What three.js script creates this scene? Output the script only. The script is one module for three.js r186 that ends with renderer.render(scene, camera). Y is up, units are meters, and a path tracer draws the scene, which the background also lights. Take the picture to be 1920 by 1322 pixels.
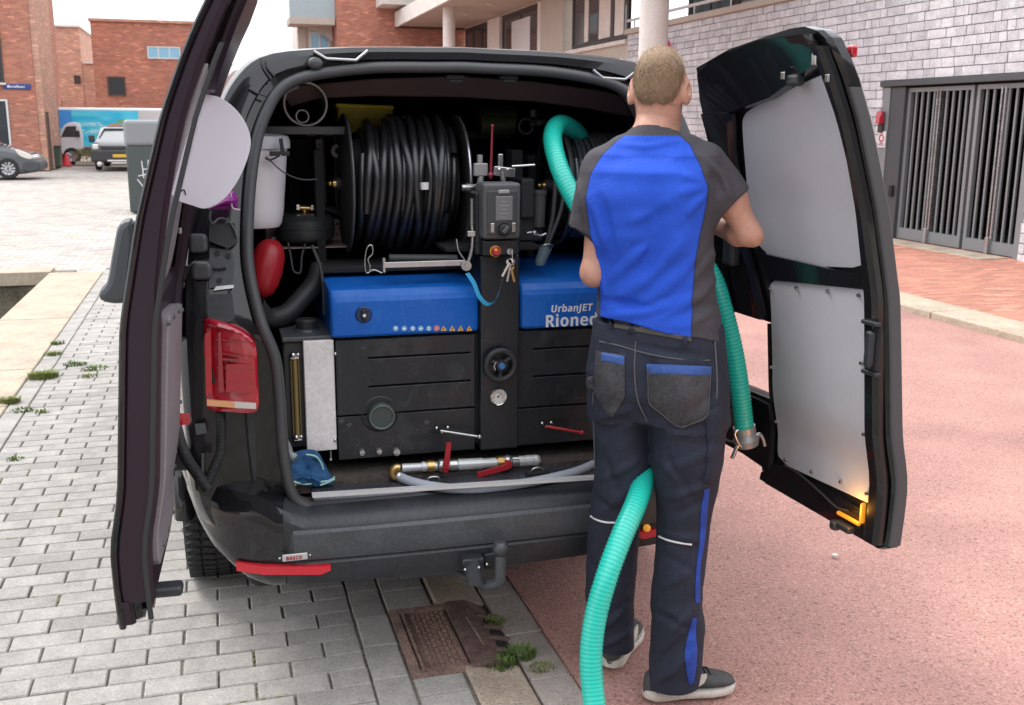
import * as THREE from 'three';
import { RoundedBoxGeometry } from 'three/addons/geometries/RoundedBoxGeometry.js';
import { mergeGeometries, mergeVertices, toCreasedNormals } from 'three/addons/utils/BufferGeometryUtils.js';
import { FontLoader } from 'three/addons/loaders/FontLoader.js';
import { TextGeometry } from 'three/addons/geometries/TextGeometry.js';

// ---------------------------------------------------------------- camera, sky, sun, exposure
const scene = new THREE.Scene();
const EYE = new THREE.Vector3(0, 1.685, 0), FPX = 1930, YAW = 16.07 * Math.PI / 180, PITCH = 12.5 * Math.PI / 180, ROLL = 0.4 * Math.PI / 180;
const camera = new THREE.PerspectiveCamera(2 * Math.atan(661 / FPX) * 180 / Math.PI, 1024 / 705, 0.05, 400);
camera.position.copy(EYE);
camera.rotation.set(-PITCH, -YAW, ROLL, 'YXZ');
camera.focus = 3.3; camera.userData.fStop = 9;
scene.add(camera);
const renderer = new THREE.WebGLRenderer({ antialias: true });
renderer.toneMapping = THREE.LinearToneMapping;
renderer.toneMappingExposure = 1.82;
renderer.shadowMap.enabled = true;
const skyW = 64, skyH = 32, skyData = new Float32Array(skyW * skyH * 4);
for (let j = 0; j < skyH; j++) for (let i = 0; i < skyW; i++) {
  const el = ((j + 0.5) / skyH - 0.5) * Math.PI, s = Math.max(0, Math.sin(el));     // row 0 is straight down
  const cl = 1 + 0.10 * Math.sin(i / skyW * Math.PI * 2 * 3 + 1.3) * Math.cos(el) + 0.06 * Math.sin(i / skyW * Math.PI * 2 * 7 + j * 0.7) * Math.cos(el);
  const L = (1.0 + 0.45 * s) * cl, k = (j * skyW + i) * 4;
  skyData[k] = L * 0.965; skyData[k + 1] = L * 0.985; skyData[k + 2] = L * 1.04; skyData[k + 3] = 1;
}
const skyTex = new THREE.DataTexture(skyData, skyW, skyH, THREE.RGBAFormat, THREE.FloatType);
skyTex.mapping = THREE.EquirectangularReflectionMapping; skyTex.magFilter = THREE.LinearFilter; skyTex.minFilter = THREE.LinearFilter; skyTex.wrapS = THREE.RepeatWrapping; skyTex.needsUpdate = true;
scene.background = skyTex; scene.environment = skyTex;
const sun = new THREE.DirectionalLight(new THREE.Color(1, 0.96, 0.9), 1.4);
sun.position.set(-6, 14, -12); sun.target.position.set(0.8, 0, -3); sun.castShadow = true; sun.shadow.radius = 30;
sun.shadow.mapSize.set(2048, 2048);
Object.assign(sun.shadow.camera, { left: -14, right: 14, top: 14, bottom: -14, near: 1, far: 60 });
scene.add(sun, sun.target);

// ---------------------------------------------------------------- helpers
let seed = 12345;
const rnd = () => { seed = (Math.imul(seed, 1664525) + 1013904223) >>> 0; return seed / 4294967296; };
const rr = (a, b) => a + (b - a) * rnd();
const V = (x, y, z) => new THREE.Vector3(x, y, z);
const lerp = (a, b, t) => a + (b - a) * t, clamp = (x, a, b) => Math.min(b, Math.max(a, x));
const sstep = (a, b, x) => { const t = clamp((x - a) / (b - a), 0, 1); return t * t * (3 - 2 * t); };
const interp = (tab, x) => { if (x <= tab[0][0]) return tab[0][1]; for (let i = 1; i < tab.length; i++) if (x <= tab[i][0]) { const a = tab[i - 1], b = tab[i]; return lerp(a[1], b[1], (x - a[0]) / (b[0] - a[0])); } return tab[tab.length - 1][1]; };
// measuring helper: the point where the line of sight of a photo point meets a plane x|y|z = value
const FW = V(Math.sin(YAW) * Math.cos(PITCH), -Math.sin(PITCH), -Math.cos(YAW) * Math.cos(PITCH));
const R0 = V(Math.cos(YAW), 0, Math.sin(YAW)), U0 = R0.clone().cross(FW);
const RT = R0.clone().multiplyScalar(Math.cos(ROLL)).addScaledVector(U0, Math.sin(ROLL)), UP = U0.clone().multiplyScalar(Math.cos(ROLL)).addScaledVector(R0, -Math.sin(ROLL));
const sight = (px, py) => FW.clone().addScaledVector(RT, (px - 960) / FPX).addScaledVector(UP, -(py - 661) / FPX);
const hit = (px, py, ax, v) => { const d = sight(px, py), t = (v - EYE[ax]) / d[ax]; return EYE.clone().addScaledVector(d, t); };

const taken = {};
function numbered(n) { if (!(n in taken)) { taken[n] = 0; return n; } taken[n]++; return n + '_' + String(taken[n]).padStart(3, '0'); }
function thing(name, label, category, pos = [0, 0, 0], group) {
  const o = new THREE.Group(); o.name = numbered(name); o.position.set(...pos); scene.add(o);
  o.userData = { label, category }; if (group) o.userData.group = group; return o;
}
function structure(name, label) { const o = new THREE.Group(); o.name = numbered(name); scene.add(o); o.userData = { kind: 'structure' }; if (label) o.userData.label = label; return o; }
const rootOf = (o) => { while (o.parent && o.parent !== scene) o = o.parent; return o; };
function uvBox(g, scale = 1, off = [0, 0]) {            // uv in metres by the dominant axis of each face
  if (g.index) g = g.toNonIndexed();
  if (!g.attributes.normal) g.computeVertexNormals();
  const p = g.attributes.position, n = g.attributes.normal, uv = new Float32Array(p.count * 2);
  for (let i = 0; i < p.count; i += 3) {
    let nx = 0, ny = 0, nz = 0; for (let k = 0; k < 3; k++) { nx += n.getX(i + k); ny += n.getY(i + k); nz += n.getZ(i + k); }
    nx = Math.abs(nx); ny = Math.abs(ny); nz = Math.abs(nz);
    for (let k = i; k < i + 3; k++) {
      const x = p.getX(k), y = p.getY(k), z = p.getZ(k); let a, b;
      if (ny >= nx && ny >= nz) { a = x; b = z; } else if (nx >= nz) { a = z; b = y; } else { a = x; b = y; }
      uv[k * 2] = a * scale + off[0]; uv[k * 2 + 1] = b * scale + off[1];
    }
  }
  g.setAttribute('uv', new THREE.BufferAttribute(uv, 2)); return g;
}
function join(list, keepColor) {
  list = (Array.isArray(list) ? list.flat(9) : [list]).filter(Boolean).map((g) => {
    g = g.index ? g.toNonIndexed() : g; if (!g.attributes.normal) g.computeVertexNormals();
    for (const k of Object.keys(g.attributes)) if (!['position', 'normal', 'uv'].includes(k) && !(keepColor && k === 'color')) g.deleteAttribute(k);
    if (!g.attributes.uv || g.userData.rawUv !== true) g = uvBox(g);
    g.morphAttributes = {}; return g;
  });
  return list.length === 1 ? list[0] : mergeGeometries(list, false);
}
function part(parent, name, geo, mat, label) {           // geometry in world metres; parent is a thing or one of its parts
  const g = Array.isArray(geo) ? join(geo) : (geo.attributes && geo.userData.keep ? geo : join([geo], !!geo.attributes.color));
  const m = new THREE.Mesh(g, mat); m.name = name; m.castShadow = m.receiveShadow = true;
  if (parent === scene) { m.name = numbered(name); scene.add(m); } else {
    const r = rootOf(parent); g.translate(-r.position.x, -r.position.y, -r.position.z); parent.add(m);
  }
  if (label) m.userData.label = label; return m;
}
const parts = (parent, name, list, mat) => list.map((g) => part(parent, name, [g], mat));
function single(name, label, category, geo, mat, group) { // a thing that is one mesh; its origin goes to its base
  const g = join(Array.isArray(geo) ? geo : [geo]); g.computeBoundingBox(); const b = g.boundingBox;
  const c = V((b.min.x + b.max.x) / 2, b.min.y, (b.min.z + b.max.z) / 2); g.translate(-c.x, -c.y, -c.z);
  const m = new THREE.Mesh(g, mat); m.name = numbered(name); m.position.copy(c); m.castShadow = m.receiveShadow = true; scene.add(m);
  m.userData = { label, category }; if (group) m.userData.group = group; return m;
}
function stuff(name, geo, mat, parent = scene, label) { const m = part(parent, name, geo, mat); m.userData.kind = 'stuff'; if (label) m.userData.label = label; return m; }
function copy(o, name, [x, y, z], turn, label) { const c = o.clone(); c.name = numbered(name); c.position.set(x, y, z); c.rotation.y = turn || 0; c.userData = { ...o.userData }; if (label) c.userData.label = label; scene.add(c); return c; }

const box = (w, h, d, x, y, z, ry = 0, rx = 0, rz = 0) => { const g = new THREE.BoxGeometry(w, h, d); if (rx) g.rotateX(rx); if (rz) g.rotateZ(rz); if (ry) g.rotateY(ry); g.translate(x, y, z); return g; };
const rbox = (w, h, d, x, y, z, r = 0.01, ry = 0, rx = 0, rz = 0, seg = 2) => { const g = new RoundedBoxGeometry(w, h, d, seg, Math.min(r, w / 2.01, h / 2.01, d / 2.01)); if (rx) g.rotateX(rx); if (rz) g.rotateZ(rz); if (ry) g.rotateY(ry); g.translate(x, y, z); return g; };
const span = (x0, x1, y0, y1, z0, z1) => box(x1 - x0, y1 - y0, z1 - z0, (x0 + x1) / 2, (y0 + y1) / 2, (z0 + z1) / 2);
const rspan = (x0, x1, y0, y1, z0, z1, r) => rbox(x1 - x0, y1 - y0, z1 - z0, (x0 + x1) / 2, (y0 + y1) / 2, (z0 + z1) / 2, r);
function cyl(a, b, r0, r1 = r0, seg = 20, open = false) {
  a = Array.isArray(a) ? V(...a) : a; b = Array.isArray(b) ? V(...b) : b;
  const d = b.clone().sub(a), g = new THREE.CylinderGeometry(r1, r0, d.length(), seg, 1, open);
  g.applyQuaternion(new THREE.Quaternion().setFromUnitVectors(V(0, 1, 0), d.clone().normalize()));
  const m = a.clone().add(b).multiplyScalar(0.5); g.translate(m.x, m.y, m.z); return g;
}
const sph = (x, y, z, r, sx = 1, sy = 1, sz = 1, seg = 18) => { const g = new THREE.SphereGeometry(r, seg, Math.ceil(seg * 0.7)); g.scale(sx, sy, sz); g.translate(x, y, z); return g; };
const polyline = (pts) => { const P = pts.map(([x, y]) => V(x, y, 0)), L = [0]; for (let i = 1; i < P.length; i++) L.push(L[i - 1] + P[i].distanceTo(P[i - 1])); return { getPoint: (t) => { const d = t * L[L.length - 1]; let i = 1; while (i < P.length - 1 && d > L[i]) i++; return P[i - 1].clone().lerp(P[i], (d - L[i - 1]) / (L[i] - L[i - 1])); } }; };
const curve = (pts, closed = false) => new THREE.CatmullRomCurve3(pts.map((p) => Array.isArray(p) ? V(...p) : p), closed, 'centripetal');
const tube = (pts, r, n = 40, k = 8, closed = false) => new THREE.TubeGeometry(curve(pts, closed), n, r, k, closed);
function turned(profile, a, axis, seg = 32) {           // lathe: profile of [radius, along], axis direction, origin a
  const g = new THREE.LatheGeometry(profile.map(([r, y]) => new THREE.Vector2(r, y)), seg);
  g.applyQuaternion(new THREE.Quaternion().setFromUnitVectors(V(0, 1, 0), V(...axis).normalize())); g.translate(...a);
  return toCreasedNormals(g, 0.6);
}
function loft(secs, { closed = true, cap = true, crease = 0.7 } = {}) {   // secs: equal-length lists of Vector3
  const n = secs[0].length, pos = [], idx = [];
  for (const s of secs) for (const p of s) pos.push(p.x, p.y, p.z);
  const m = closed ? n : n - 1;
  for (let i = 0; i + 1 < secs.length; i++) for (let j = 0; j < m; j++) {
    const a = i * n + j, b = i * n + (j + 1) % n, c = a + n, d = b + n; idx.push(a, b, c, b, d, c);
  }
  const g0 = new THREE.BufferGeometry(); g0.setAttribute('position', new THREE.Float32BufferAttribute(pos, 3)); g0.setIndex(idx);
  let g = g0.toNonIndexed();
  if (cap && closed) {
    const extra = [];
    for (const [k, flip] of cap === 'end' ? [[secs.length - 1, false]] : [[0, true], [secs.length - 1, false]]) {
      const s = secs[k], c = s.reduce((t, p) => t.add(p), V(0, 0, 0)).multiplyScalar(1 / n);
      let nrm = V(0, 0, 0); for (let j = 0; j < n; j++) nrm.add(s[j].clone().sub(c).cross(s[(j + 1) % n].clone().sub(c)));
      nrm.normalize(); const ux = Math.abs(nrm.y) < 0.9 ? V(0, 1, 0).cross(nrm).normalize() : V(1, 0, 0).cross(nrm).normalize(), uy = nrm.clone().cross(ux);
      const fl = s.map((p) => new THREE.Vector2(p.clone().sub(c).dot(ux), p.clone().sub(c).dot(uy)));
      for (const t of THREE.ShapeUtils.triangulateShape(fl, [])) for (const q of (flip ? [t[0], t[2], t[1]] : t)) extra.push(s[q].x, s[q].y, s[q].z);
    }
    const all = new Float32Array(g.attributes.position.array.length + extra.length); all.set(g.attributes.position.array); all.set(extra, g.attributes.position.array.length);
    g = new THREE.BufferGeometry(); g.setAttribute('position', new THREE.BufferAttribute(all, 3));
  }
  return toCreasedNormals(g, crease);
}
function plate(pts, z0, z1, bevel = 0) {                // outline in (x, y) extruded from z0 to z1
  const s = new THREE.Shape(pts.map((p) => new THREE.Vector2(p[0], p[1])));
  const g = new THREE.ExtrudeGeometry(s, { depth: Math.abs(z1 - z0) - 2 * bevel, bevelEnabled: bevel > 0, bevelThickness: bevel, bevelSize: bevel, bevelOffset: -bevel, bevelSegments: 2, curveSegments: 10 });
  g.translate(0, 0, Math.min(z0, z1) + bevel); return g;
}
const circlePts = (x, y, r, n = 20, a0 = 0) => Array.from({ length: n }, (_, i) => [x + r * Math.cos(a0 + i / n * 2 * Math.PI), y + r * Math.sin(a0 + i / n * 2 * Math.PI)]);
function smoothLoop(pts, n) { return curve(pts.map((p) => V(p[0], p[1], 0)), true).getSpacedPoints(n).slice(0, n).map((p) => [p.x, p.y]); }
const chaikin = (P, n = 2) => { for (let k = 0; k < n; k++) P = P.flatMap((p, i) => { const q = P[(i + 1) % P.length]; return [[p[0] * 0.75 + q[0] * 0.25, p[1] * 0.75 + q[1] * 0.25], [p[0] * 0.25 + q[0] * 0.75, p[1] * 0.25 + q[1] * 0.75]]; }); return P; };
function smoothLine(pts, n) { return curve(pts.map((p) => V(p[0], p[1], 0))).getSpacedPoints(n).map((p) => [p.x, p.y]); }

// noise
const h3 = (x, y, z) => { let h = Math.imul(x, 374761393) ^ Math.imul(y, 668265263) ^ Math.imul(z, 2147483647 ^ 0x5bd1e995); h = Math.imul(h ^ (h >>> 13), 1274126177); h ^= h >>> 16; return (h >>> 0) / 4294967296; };
const fade = (t) => t * t * (3 - 2 * t);
function vn3(x, y, z) {
  const X = Math.floor(x), Y = Math.floor(y), Z = Math.floor(z), u = fade(x - X), v = fade(y - Y), w = fade(z - Z);
  const c = (i, j, k) => h3(X + i, Y + j, Z + k);
  return lerp(lerp(lerp(c(0, 0, 0), c(1, 0, 0), u), lerp(c(0, 1, 0), c(1, 1, 0), u), v), lerp(lerp(c(0, 0, 1), c(1, 0, 1), u), lerp(c(0, 1, 1), c(1, 1, 1), u), v), w);
}
function pn(u, v, k, s = 0) {                           // periodic value noise, period 1 in u and v, k cells
  u *= k; v *= k; const X = Math.floor(u), Y = Math.floor(v), a = fade(u - X), b = fade(v - Y), m = (q) => ((q % k) + k) % k;
  return lerp(lerp(h3(m(X), m(Y), s), h3(m(X + 1), m(Y), s), a), lerp(h3(m(X), m(Y + 1), s), h3(m(X + 1), m(Y + 1), s), a), b);
}
const enc = (x) => { x = clamp(x, 0, 1); return Math.round(255 * (x <= 0.0031308 ? 12.92 * x : 1.055 * Math.pow(x, 1 / 2.4) - 0.055)); };
function tex(size, metres, fn, linear) {                // fn(u, v) -> linear rgb (or a grey value when linear)
  const d = new Uint8Array(size * size * 4);
  for (let j = 0; j < size; j++) for (let i = 0; i < size; i++) {
    const c = fn((i + 0.5) / size, (j + 0.5) / size), k = (j * size + i) * 4;
    if (linear) { d[k] = d[k + 1] = d[k + 2] = clamp(c * 255, 0, 255); } else { d[k] = enc(c[0]); d[k + 1] = enc(c[1]); d[k + 2] = enc(c[2]); }
    d[k + 3] = 255;
  }
  const t = new THREE.DataTexture(d, size, size, THREE.RGBAFormat); t.wrapS = t.wrapT = THREE.RepeatWrapping; t.magFilter = THREE.LinearFilter; t.minFilter = THREE.LinearMipmapLinearFilter; t.generateMipmaps = true;
  if (!linear) t.colorSpace = THREE.SRGBColorSpace; t.repeat.set(1 / metres, 1 / metres); t.needsUpdate = true; return t;
}
const rgb = (r, g, b) => new THREE.Color().setRGB(r, g, b);
const std = (c, rough = 0.6, metal = 0, extra = {}) => new THREE.MeshStandardMaterial({ color: Array.isArray(c) ? rgb(...c) : c, roughness: rough, metalness: metal, ...extra });
const phys = (c, rough, extra = {}) => new THREE.MeshPhysicalMaterial({ color: rgb(...c), roughness: rough, ...extra });
const mulc = (c, k) => [c[0] * k, c[1] * k, c[2] * k];
// shared relief and roughness maps
const fineBump = tex(512, 0.25, (u, v) => 0.5 * pn(u, v, 128, 1) + 0.3 * pn(u, v, 64, 2) + 0.2 * pn(u, v, 24, 3), true);
const wearRough = tex(512, 0.8, (u, v) => 0.55 + 0.35 * sstep(0.35, 0.75, 0.6 * pn(u, v, 9, 4) + 0.4 * pn(u, v, 40, 5)), true);
const gritMap = (base, amp, metres, size = 512, speck = 0.12, sd = 0) => tex(size, metres, (u, v) => {
  const lo = 0.5 * pn(u, v, 4, 11 + sd) + 0.3 * pn(u, v, 11, 12 + sd) + 0.2 * pn(u, v, 37, 13 + sd), hi = 0.6 * pn(u, v, size >> 2, 14 + sd) + 0.4 * pn(u, v, size >> 1, 15 + sd);
  let k = 1 + amp * (lo - 0.5) * 1.6 + amp * (hi - 0.5) * 1.3; const s = pn(u, v, size >> 2, 16 + sd); if (s > 1 - speck) k *= 0.55; else if (s < speck) k *= 1.35; return mulc(base, k);
});

const M = {};
M.paver = [[0.308, 0.290, 0.268], [0.294, 0.278, 0.258], [0.322, 0.302, 0.280], [0.278, 0.266, 0.248]].map((c, i) => std([1, 1, 1], 0.92, 0, { map: gritMap(c, 0.36, 0.6, 512, 0.07, i * 7), bumpMap: fineBump, bumpScale: 0.0015 }));
M.kerbBeige = std([1, 1, 1], 0.9, 0, { map: gritMap([0.36, 0.29, 0.225], 0.5, 0.7, 512, 0.12, 40), bumpMap: fineBump, bumpScale: 0.0012 });
M.kerbGrey = std([1, 1, 1], 0.9, 0, { map: gritMap([0.31, 0.265, 0.235], 0.4, 0.7, 512, 0.1, 50), bumpMap: fineBump, bumpScale: 0.0012 });
M.coping = std([1, 1, 1], 0.9, 0, { map: gritMap([0.38, 0.315, 0.24], 0.4, 1.1, 512, 0.08, 60), bumpMap: fineBump, bumpScale: 0.001 });
M.basin = std([1, 1, 1], 0.95, 0, { map: gritMap([0.13, 0.115, 0.08], 0.9, 0.9, 512, 0.12, 70) });
M.joint = std([1, 1, 1], 1, 0, { map: gritMap([0.19, 0.17, 0.14], 0.7, 0.5, 256, 0.15, 80) });
M.road = std([1, 1, 1], 0.88, 0, {
  map: tex(2048, 4.5, (u, v) => { const lo = 0.6 * pn(u, v, 5, 91) + 0.4 * pn(u, v, 17, 92), a = pn(u, v, 640, 93), b = pn(u, v, 1000, 94); let k = 0.72 + 0.52 * lo + 0.45 * (b - 0.5); let c = [0.385, 0.205, 0.172]; if (a > 0.80) c = [0.23, 0.125, 0.11]; else if (a < 0.16) c = [0.46, 0.28, 0.24]; return mulc(c, k); }),
  bumpMap: tex(1024, 1.2, (u, v) => 0.6 * pn(u, v, 300, 95) + 0.4 * pn(u, v, 150, 96), true), bumpScale: 0.003 });
const brickTex = (base, mort, bw, bh, nx, ny, amp, size = 1024, sd = 0) => {   // nx bricks wide, ny courses, the tile is nx * bw metres wide
  const metresX = nx * bw, metresY = ny * bh;
  const t = tex(size, 1, (u, v) => {
    const r = Math.floor(v * ny), uu = u * nx + (r % 2) * 0.5, c = Math.floor(uu) % nx, fx = (uu - Math.floor(uu)) * bw, fy = (v * ny - r) * bh, j = 0.011;
    const id = h3(c, r, 7 + sd), g = 0.75 + amp * (id - 0.5) + 0.35 * pn(u, v, 256, 8 + sd) + 0.2 * pn(u, v, 6, 9 + sd);
    if (fx < j || fy < j) return mulc(mort, 0.8 + 0.4 * pn(u, v, 200, 3 + sd));
    const pale = id > 0.95 ? 1.25 : 1; return [base[0] * g * pale, base[1] * g * pale * (0.9 + 0.2 * h3(c, r, 5)), base[2] * g * pale];
  });
  t.repeat.set(1 / metresX, 1 / metresY); return t;
};
M.brickRed = std([1, 1, 1], 0.9, 0, { map: brickTex([0.40, 0.155, 0.105], [0.30, 0.20, 0.15], 0.22, 0.065, 20, 60, 0.42, 1024, 1) });
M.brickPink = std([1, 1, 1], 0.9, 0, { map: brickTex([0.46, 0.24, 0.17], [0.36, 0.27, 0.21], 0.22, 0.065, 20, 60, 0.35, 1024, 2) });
M.brickPave = std([1, 1, 1], 0.9, 0, { map: brickTex([0.40, 0.16, 0.11], [0.3, 0.2, 0.15], 0.21, 0.07, 16, 48, 0.5, 1024, 3) });
M.farPave = std([1, 1, 1], 0.92, 0, { map: brickTex([0.36, 0.33, 0.3], [0.2, 0.18, 0.16], 0.21, 0.105, 16, 32, 0.3, 1024, 4) });
M.blockWall = [[0.52, 0.51, 0.53], [0.49, 0.485, 0.505], [0.55, 0.54, 0.555]].map((c, i) => std([1, 1, 1], 0.92, 0, { map: gritMap(c, 0.4, 0.8, 256, 0.08, 100 + 9 * i), bumpMap: fineBump, bumpScale: 0.003 }));
M.mortar = std([0.33, 0.32, 0.33], 0.95);
M.beige = std([1, 1, 1], 0.85, 0, { map: gritMap([0.42, 0.37, 0.32], 0.15, 1.5, 256, 0.04, 130) });
M.cream = std([1, 1, 1], 0.8, 0, { map: gritMap([0.62, 0.57, 0.53], 0.12, 1.5, 256, 0.03, 140) });
M.frameDark = std([0.035, 0.034, 0.036], 0.5);
M.frameBrown = std([0.07, 0.045, 0.035], 0.6);
M.frameWhite = std([0.6, 0.6, 0.6], 0.5);
M.glass = phys([0.05, 0.055, 0.06], 0.06, { metalness: 0, specularIntensity: 1, ior: 1.6 });
M.clearGlass = phys([1, 1, 1], 0.03, { transmission: 1, thickness: 0, ior: 1.5 });
M.gate = std([0.20, 0.21, 0.22], 0.45, 0.2);
M.gateDark = std([0.06, 0.065, 0.07], 0.5, 0.2);
M.dark = std([0.012, 0.012, 0.014], 0.85);
M.galv = std([0.45, 0.46, 0.47], 0.38, 0.85, { roughnessMap: wearRough });
M.chrome = std([0.62, 0.62, 0.62], 0.18, 1);
M.steel = std([0.42, 0.42, 0.41], 0.32, 0.9, { roughnessMap: wearRough });
M.brass = std([0.55, 0.36, 0.14], 0.3, 0.9);
M.white = std([1, 1, 1], 0.5, 0, { map: gritMap([0.66, 0.65, 0.66], 0.08, 0.6, 256, 0.02, 150) });
M.whitePlastic = phys([0.68, 0.68, 0.71], 0.4);
M.paint = phys([0.009, 0.009, 0.011], 0.25, { clearcoat: 0.75, clearcoatRoughness: 0.04, specularIntensity: 0.35 });
M.paintInner = phys([0.020, 0.010, 0.018], 0.5, { specularIntensity: 0.5, clearcoat: 0.25, clearcoatRoughness: 0.2 });
M.plastic = std([1, 1, 1], 0.45, 0, { map: gritMap([0.024, 0.027, 0.032], 0.45, 0.5, 256, 0.04, 160), bumpMap: fineBump, bumpScale: 0.0002 });
M.plasticGrey = std([1, 1, 1], 0.45, 0, { map: gritMap([0.056, 0.062, 0.068], 0.4, 0.4, 256, 0.04, 170), bumpMap: fineBump, bumpScale: 0.0002 });
M.rubber = std([0.022, 0.023, 0.025], 0.55);
M.rubberGrey = std([0.055, 0.058, 0.062], 0.5);
M.hoseBlack = phys([0.013, 0.014, 0.016], 0.34, { clearcoat: 0.5, clearcoatRoughness: 0.3, bumpMap: fineBump, bumpScale: 0.0004 });
M.liner = std([1, 1, 1], 0.9, 0, { map: gritMap([0.016, 0.015, 0.018], 0.6, 0.5, 256, 0.08, 180) });
M.linerWarm = std([0.10, 0.066, 0.068], 0.7);
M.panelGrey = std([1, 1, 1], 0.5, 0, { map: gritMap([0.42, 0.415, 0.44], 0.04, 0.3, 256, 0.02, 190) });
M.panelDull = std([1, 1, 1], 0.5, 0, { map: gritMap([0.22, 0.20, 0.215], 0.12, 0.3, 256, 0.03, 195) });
M.red = phys([0.42, 0.012, 0.02], 0.3, { clearcoat: 0.5 });
M.redMat = std([0.36, 0.012, 0.022], 0.42);
M.lensRed = phys([0.40, 0.006, 0.022], 0.1, { clearcoat: 1, clearcoatRoughness: 0.03 });
M.lensDark = phys([0.30, 0.004, 0.016], 0.15, { clearcoat: 1, clearcoatRoughness: 0.03 });
M.lensClear = phys([0.62, 0.58, 0.54], 0.12, { clearcoat: 1 });
M.lensAmber = phys([0.75, 0.36, 0.16], 0.15, { clearcoat: 1 });
M.tyre = std([0.02, 0.02, 0.021], 0.8, 0, { bumpMap: fineBump, bumpScale: 0.001 });
M.yellow = std([0.62, 0.47, 0.02], 0.5);
M.blueHood = phys([1, 1, 1], 0.4, { map: tex(1024, 1.2, (u, v) => { const d = sstep(0.5, 0.9, 0.5 * pn(u, v, 6, 211) + 0.3 * pn(u, v, 23, 212) + 0.2 * pn(u, v, 90, 213)), n = 0.92 + 0.14 * pn(u, v, 350, 214); let c = [0.006 + 0.015 * d, 0.108 + 0.03 * d, 0.47 + 0.02 * d]; if (pn(u, v, 330, 215) > 0.955) c = [0.12, 0.2, 0.42]; const s = Math.abs(pn(u, v, 4, 216) - pn(v, u, 7, 217)); if (s < 0.0025) c = [0.06, 0.16, 0.46]; return mulc(c, n); }), specularIntensity: 0.5, clearcoat: 0.12, clearcoatRoughness: 0.25, bumpMap: fineBump, bumpScale: 0.0004 });
M.blackPanel = std([1, 1, 1], 0.55, 0.1, { map: tex(1024, 1.1, (u, v) => { let k = 0.75 + 0.5 * pn(u, v, 7, 201) + 0.3 * (pn(u, v, 300, 202) - 0.5), c = [0.0135, 0.0175, 0.0225]; const d = sstep(0.55, 0.85, 0.6 * pn(u, v, 11, 203) + 0.4 * pn(u, v, 47, 204)), sp = pn(u, v, 400, 205); c = [c[0] + 0.012 * d, c[1] + 0.012 * d, c[2] + 0.012 * d]; if (sp > 0.93 && d > 0.15) return [0.16, 0.155, 0.145]; const sc = Math.abs(pn(u, v, 5, 206) - pn(v, u, 9, 207)); if (sc < 0.004) k *= 1.9; return mulc(c, k); }), roughnessMap: wearRough, bumpMap: fineBump, bumpScale: 0.0005 });
M.greenHose = phys([1, 1, 1], 0.36, { vertexColors: true, clearcoat: 0.25, clearcoatRoughness: 0.3 });
M.pipeZinc = std([0.52, 0.53, 0.53], 0.42, 0.35, { roughnessMap: wearRough });
M.greenRib = phys([0.03, 0.47, 0.35], 0.4);
M.greyHose = phys([0.36, 0.39, 0.45], 0.45);
M.grassA = std([0.10, 0.16, 0.035], 0.8); M.grassB = std([0.17, 0.2, 0.05], 0.8);
M.rust = std([1, 1, 1], 0.85, 0.1, { map: gritMap([0.235, 0.15, 0.12], 0.8, 0.3, 256, 0.12, 210), bumpMap: fineBump, bumpScale: 0.001 });
M.rustDark = std([1, 1, 1], 0.8, 0.1, { map: gritMap([0.135, 0.084, 0.07], 0.8, 0.3, 256, 0.1, 220) });
const tinted = (r, g, b, rough = 0.5) => std([r, g, b], rough);
const font = await new FontLoader().loadAsync('fonts/droid/droid_sans_bold.typeface.json');
function lettering(txt, size, depth, x, y, z, ry = 0, slant = 0) {
  const g = new TextGeometry(txt, { font, size, depth, curveSegments: 4 }); if (slant) g.applyMatrix4(new THREE.Matrix4().makeShear(0, 0, slant, 0, 0, 0)); g.rotateY(ry); g.translate(x, y, z); return g;
}

// ================================================================ GROUND
{
  // one sheet to the horizon, with the opening of the sunken basin left out
  const s = new THREE.Shape([[-160, -160], [160, -160], [160, 160], [-160, 160]].map((p) => new THREE.Vector2(...p)));
  s.holes.push(new THREE.Path([[-30, -2], [-30, 12.75], [-1.84, 12.75], [-1.84, -2]].map((p) => new THREE.Vector2(...p))));
  const g = new THREE.ShapeGeometry(s); g.rotateX(-Math.PI / 2); g.translate(0, -0.034, 0);
  const m = part(scene, 'ground', g, M.farPave); m.userData = { kind: 'structure' };
}
{
  const road = structure('road'); part(road, 'asphalt', span(1.012, 6.2, -0.06, -0.012, -120, 4), M.road);
  const strip = structure('kerb_strip');
  for (let i = 0; i < 30; i++) part(strip, 'kerb_block', rspan(6.2, 6.66, -0.05, 0.05, -40 + i * 1.4 + 0.006, -40 + (i + 1) * 1.4 - 0.006, 0.012), M.coping);
  const pv = structure('sidewalk'); part(pv, 'brick_paving', span(6.66, 9.9, -0.05, 0.046, -60, 4), M.brickPave);
  for (const i of [0, 1, 2, 3]) part(pv, 'threshold_slab', rspan(9.3, 9.74, 0, 0.06, -13.5 + i * 0.66 + 0.004, -13.5 + (i + 1) * 0.66 - 0.004, 0.01), M.kerbBeige);
}
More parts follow.
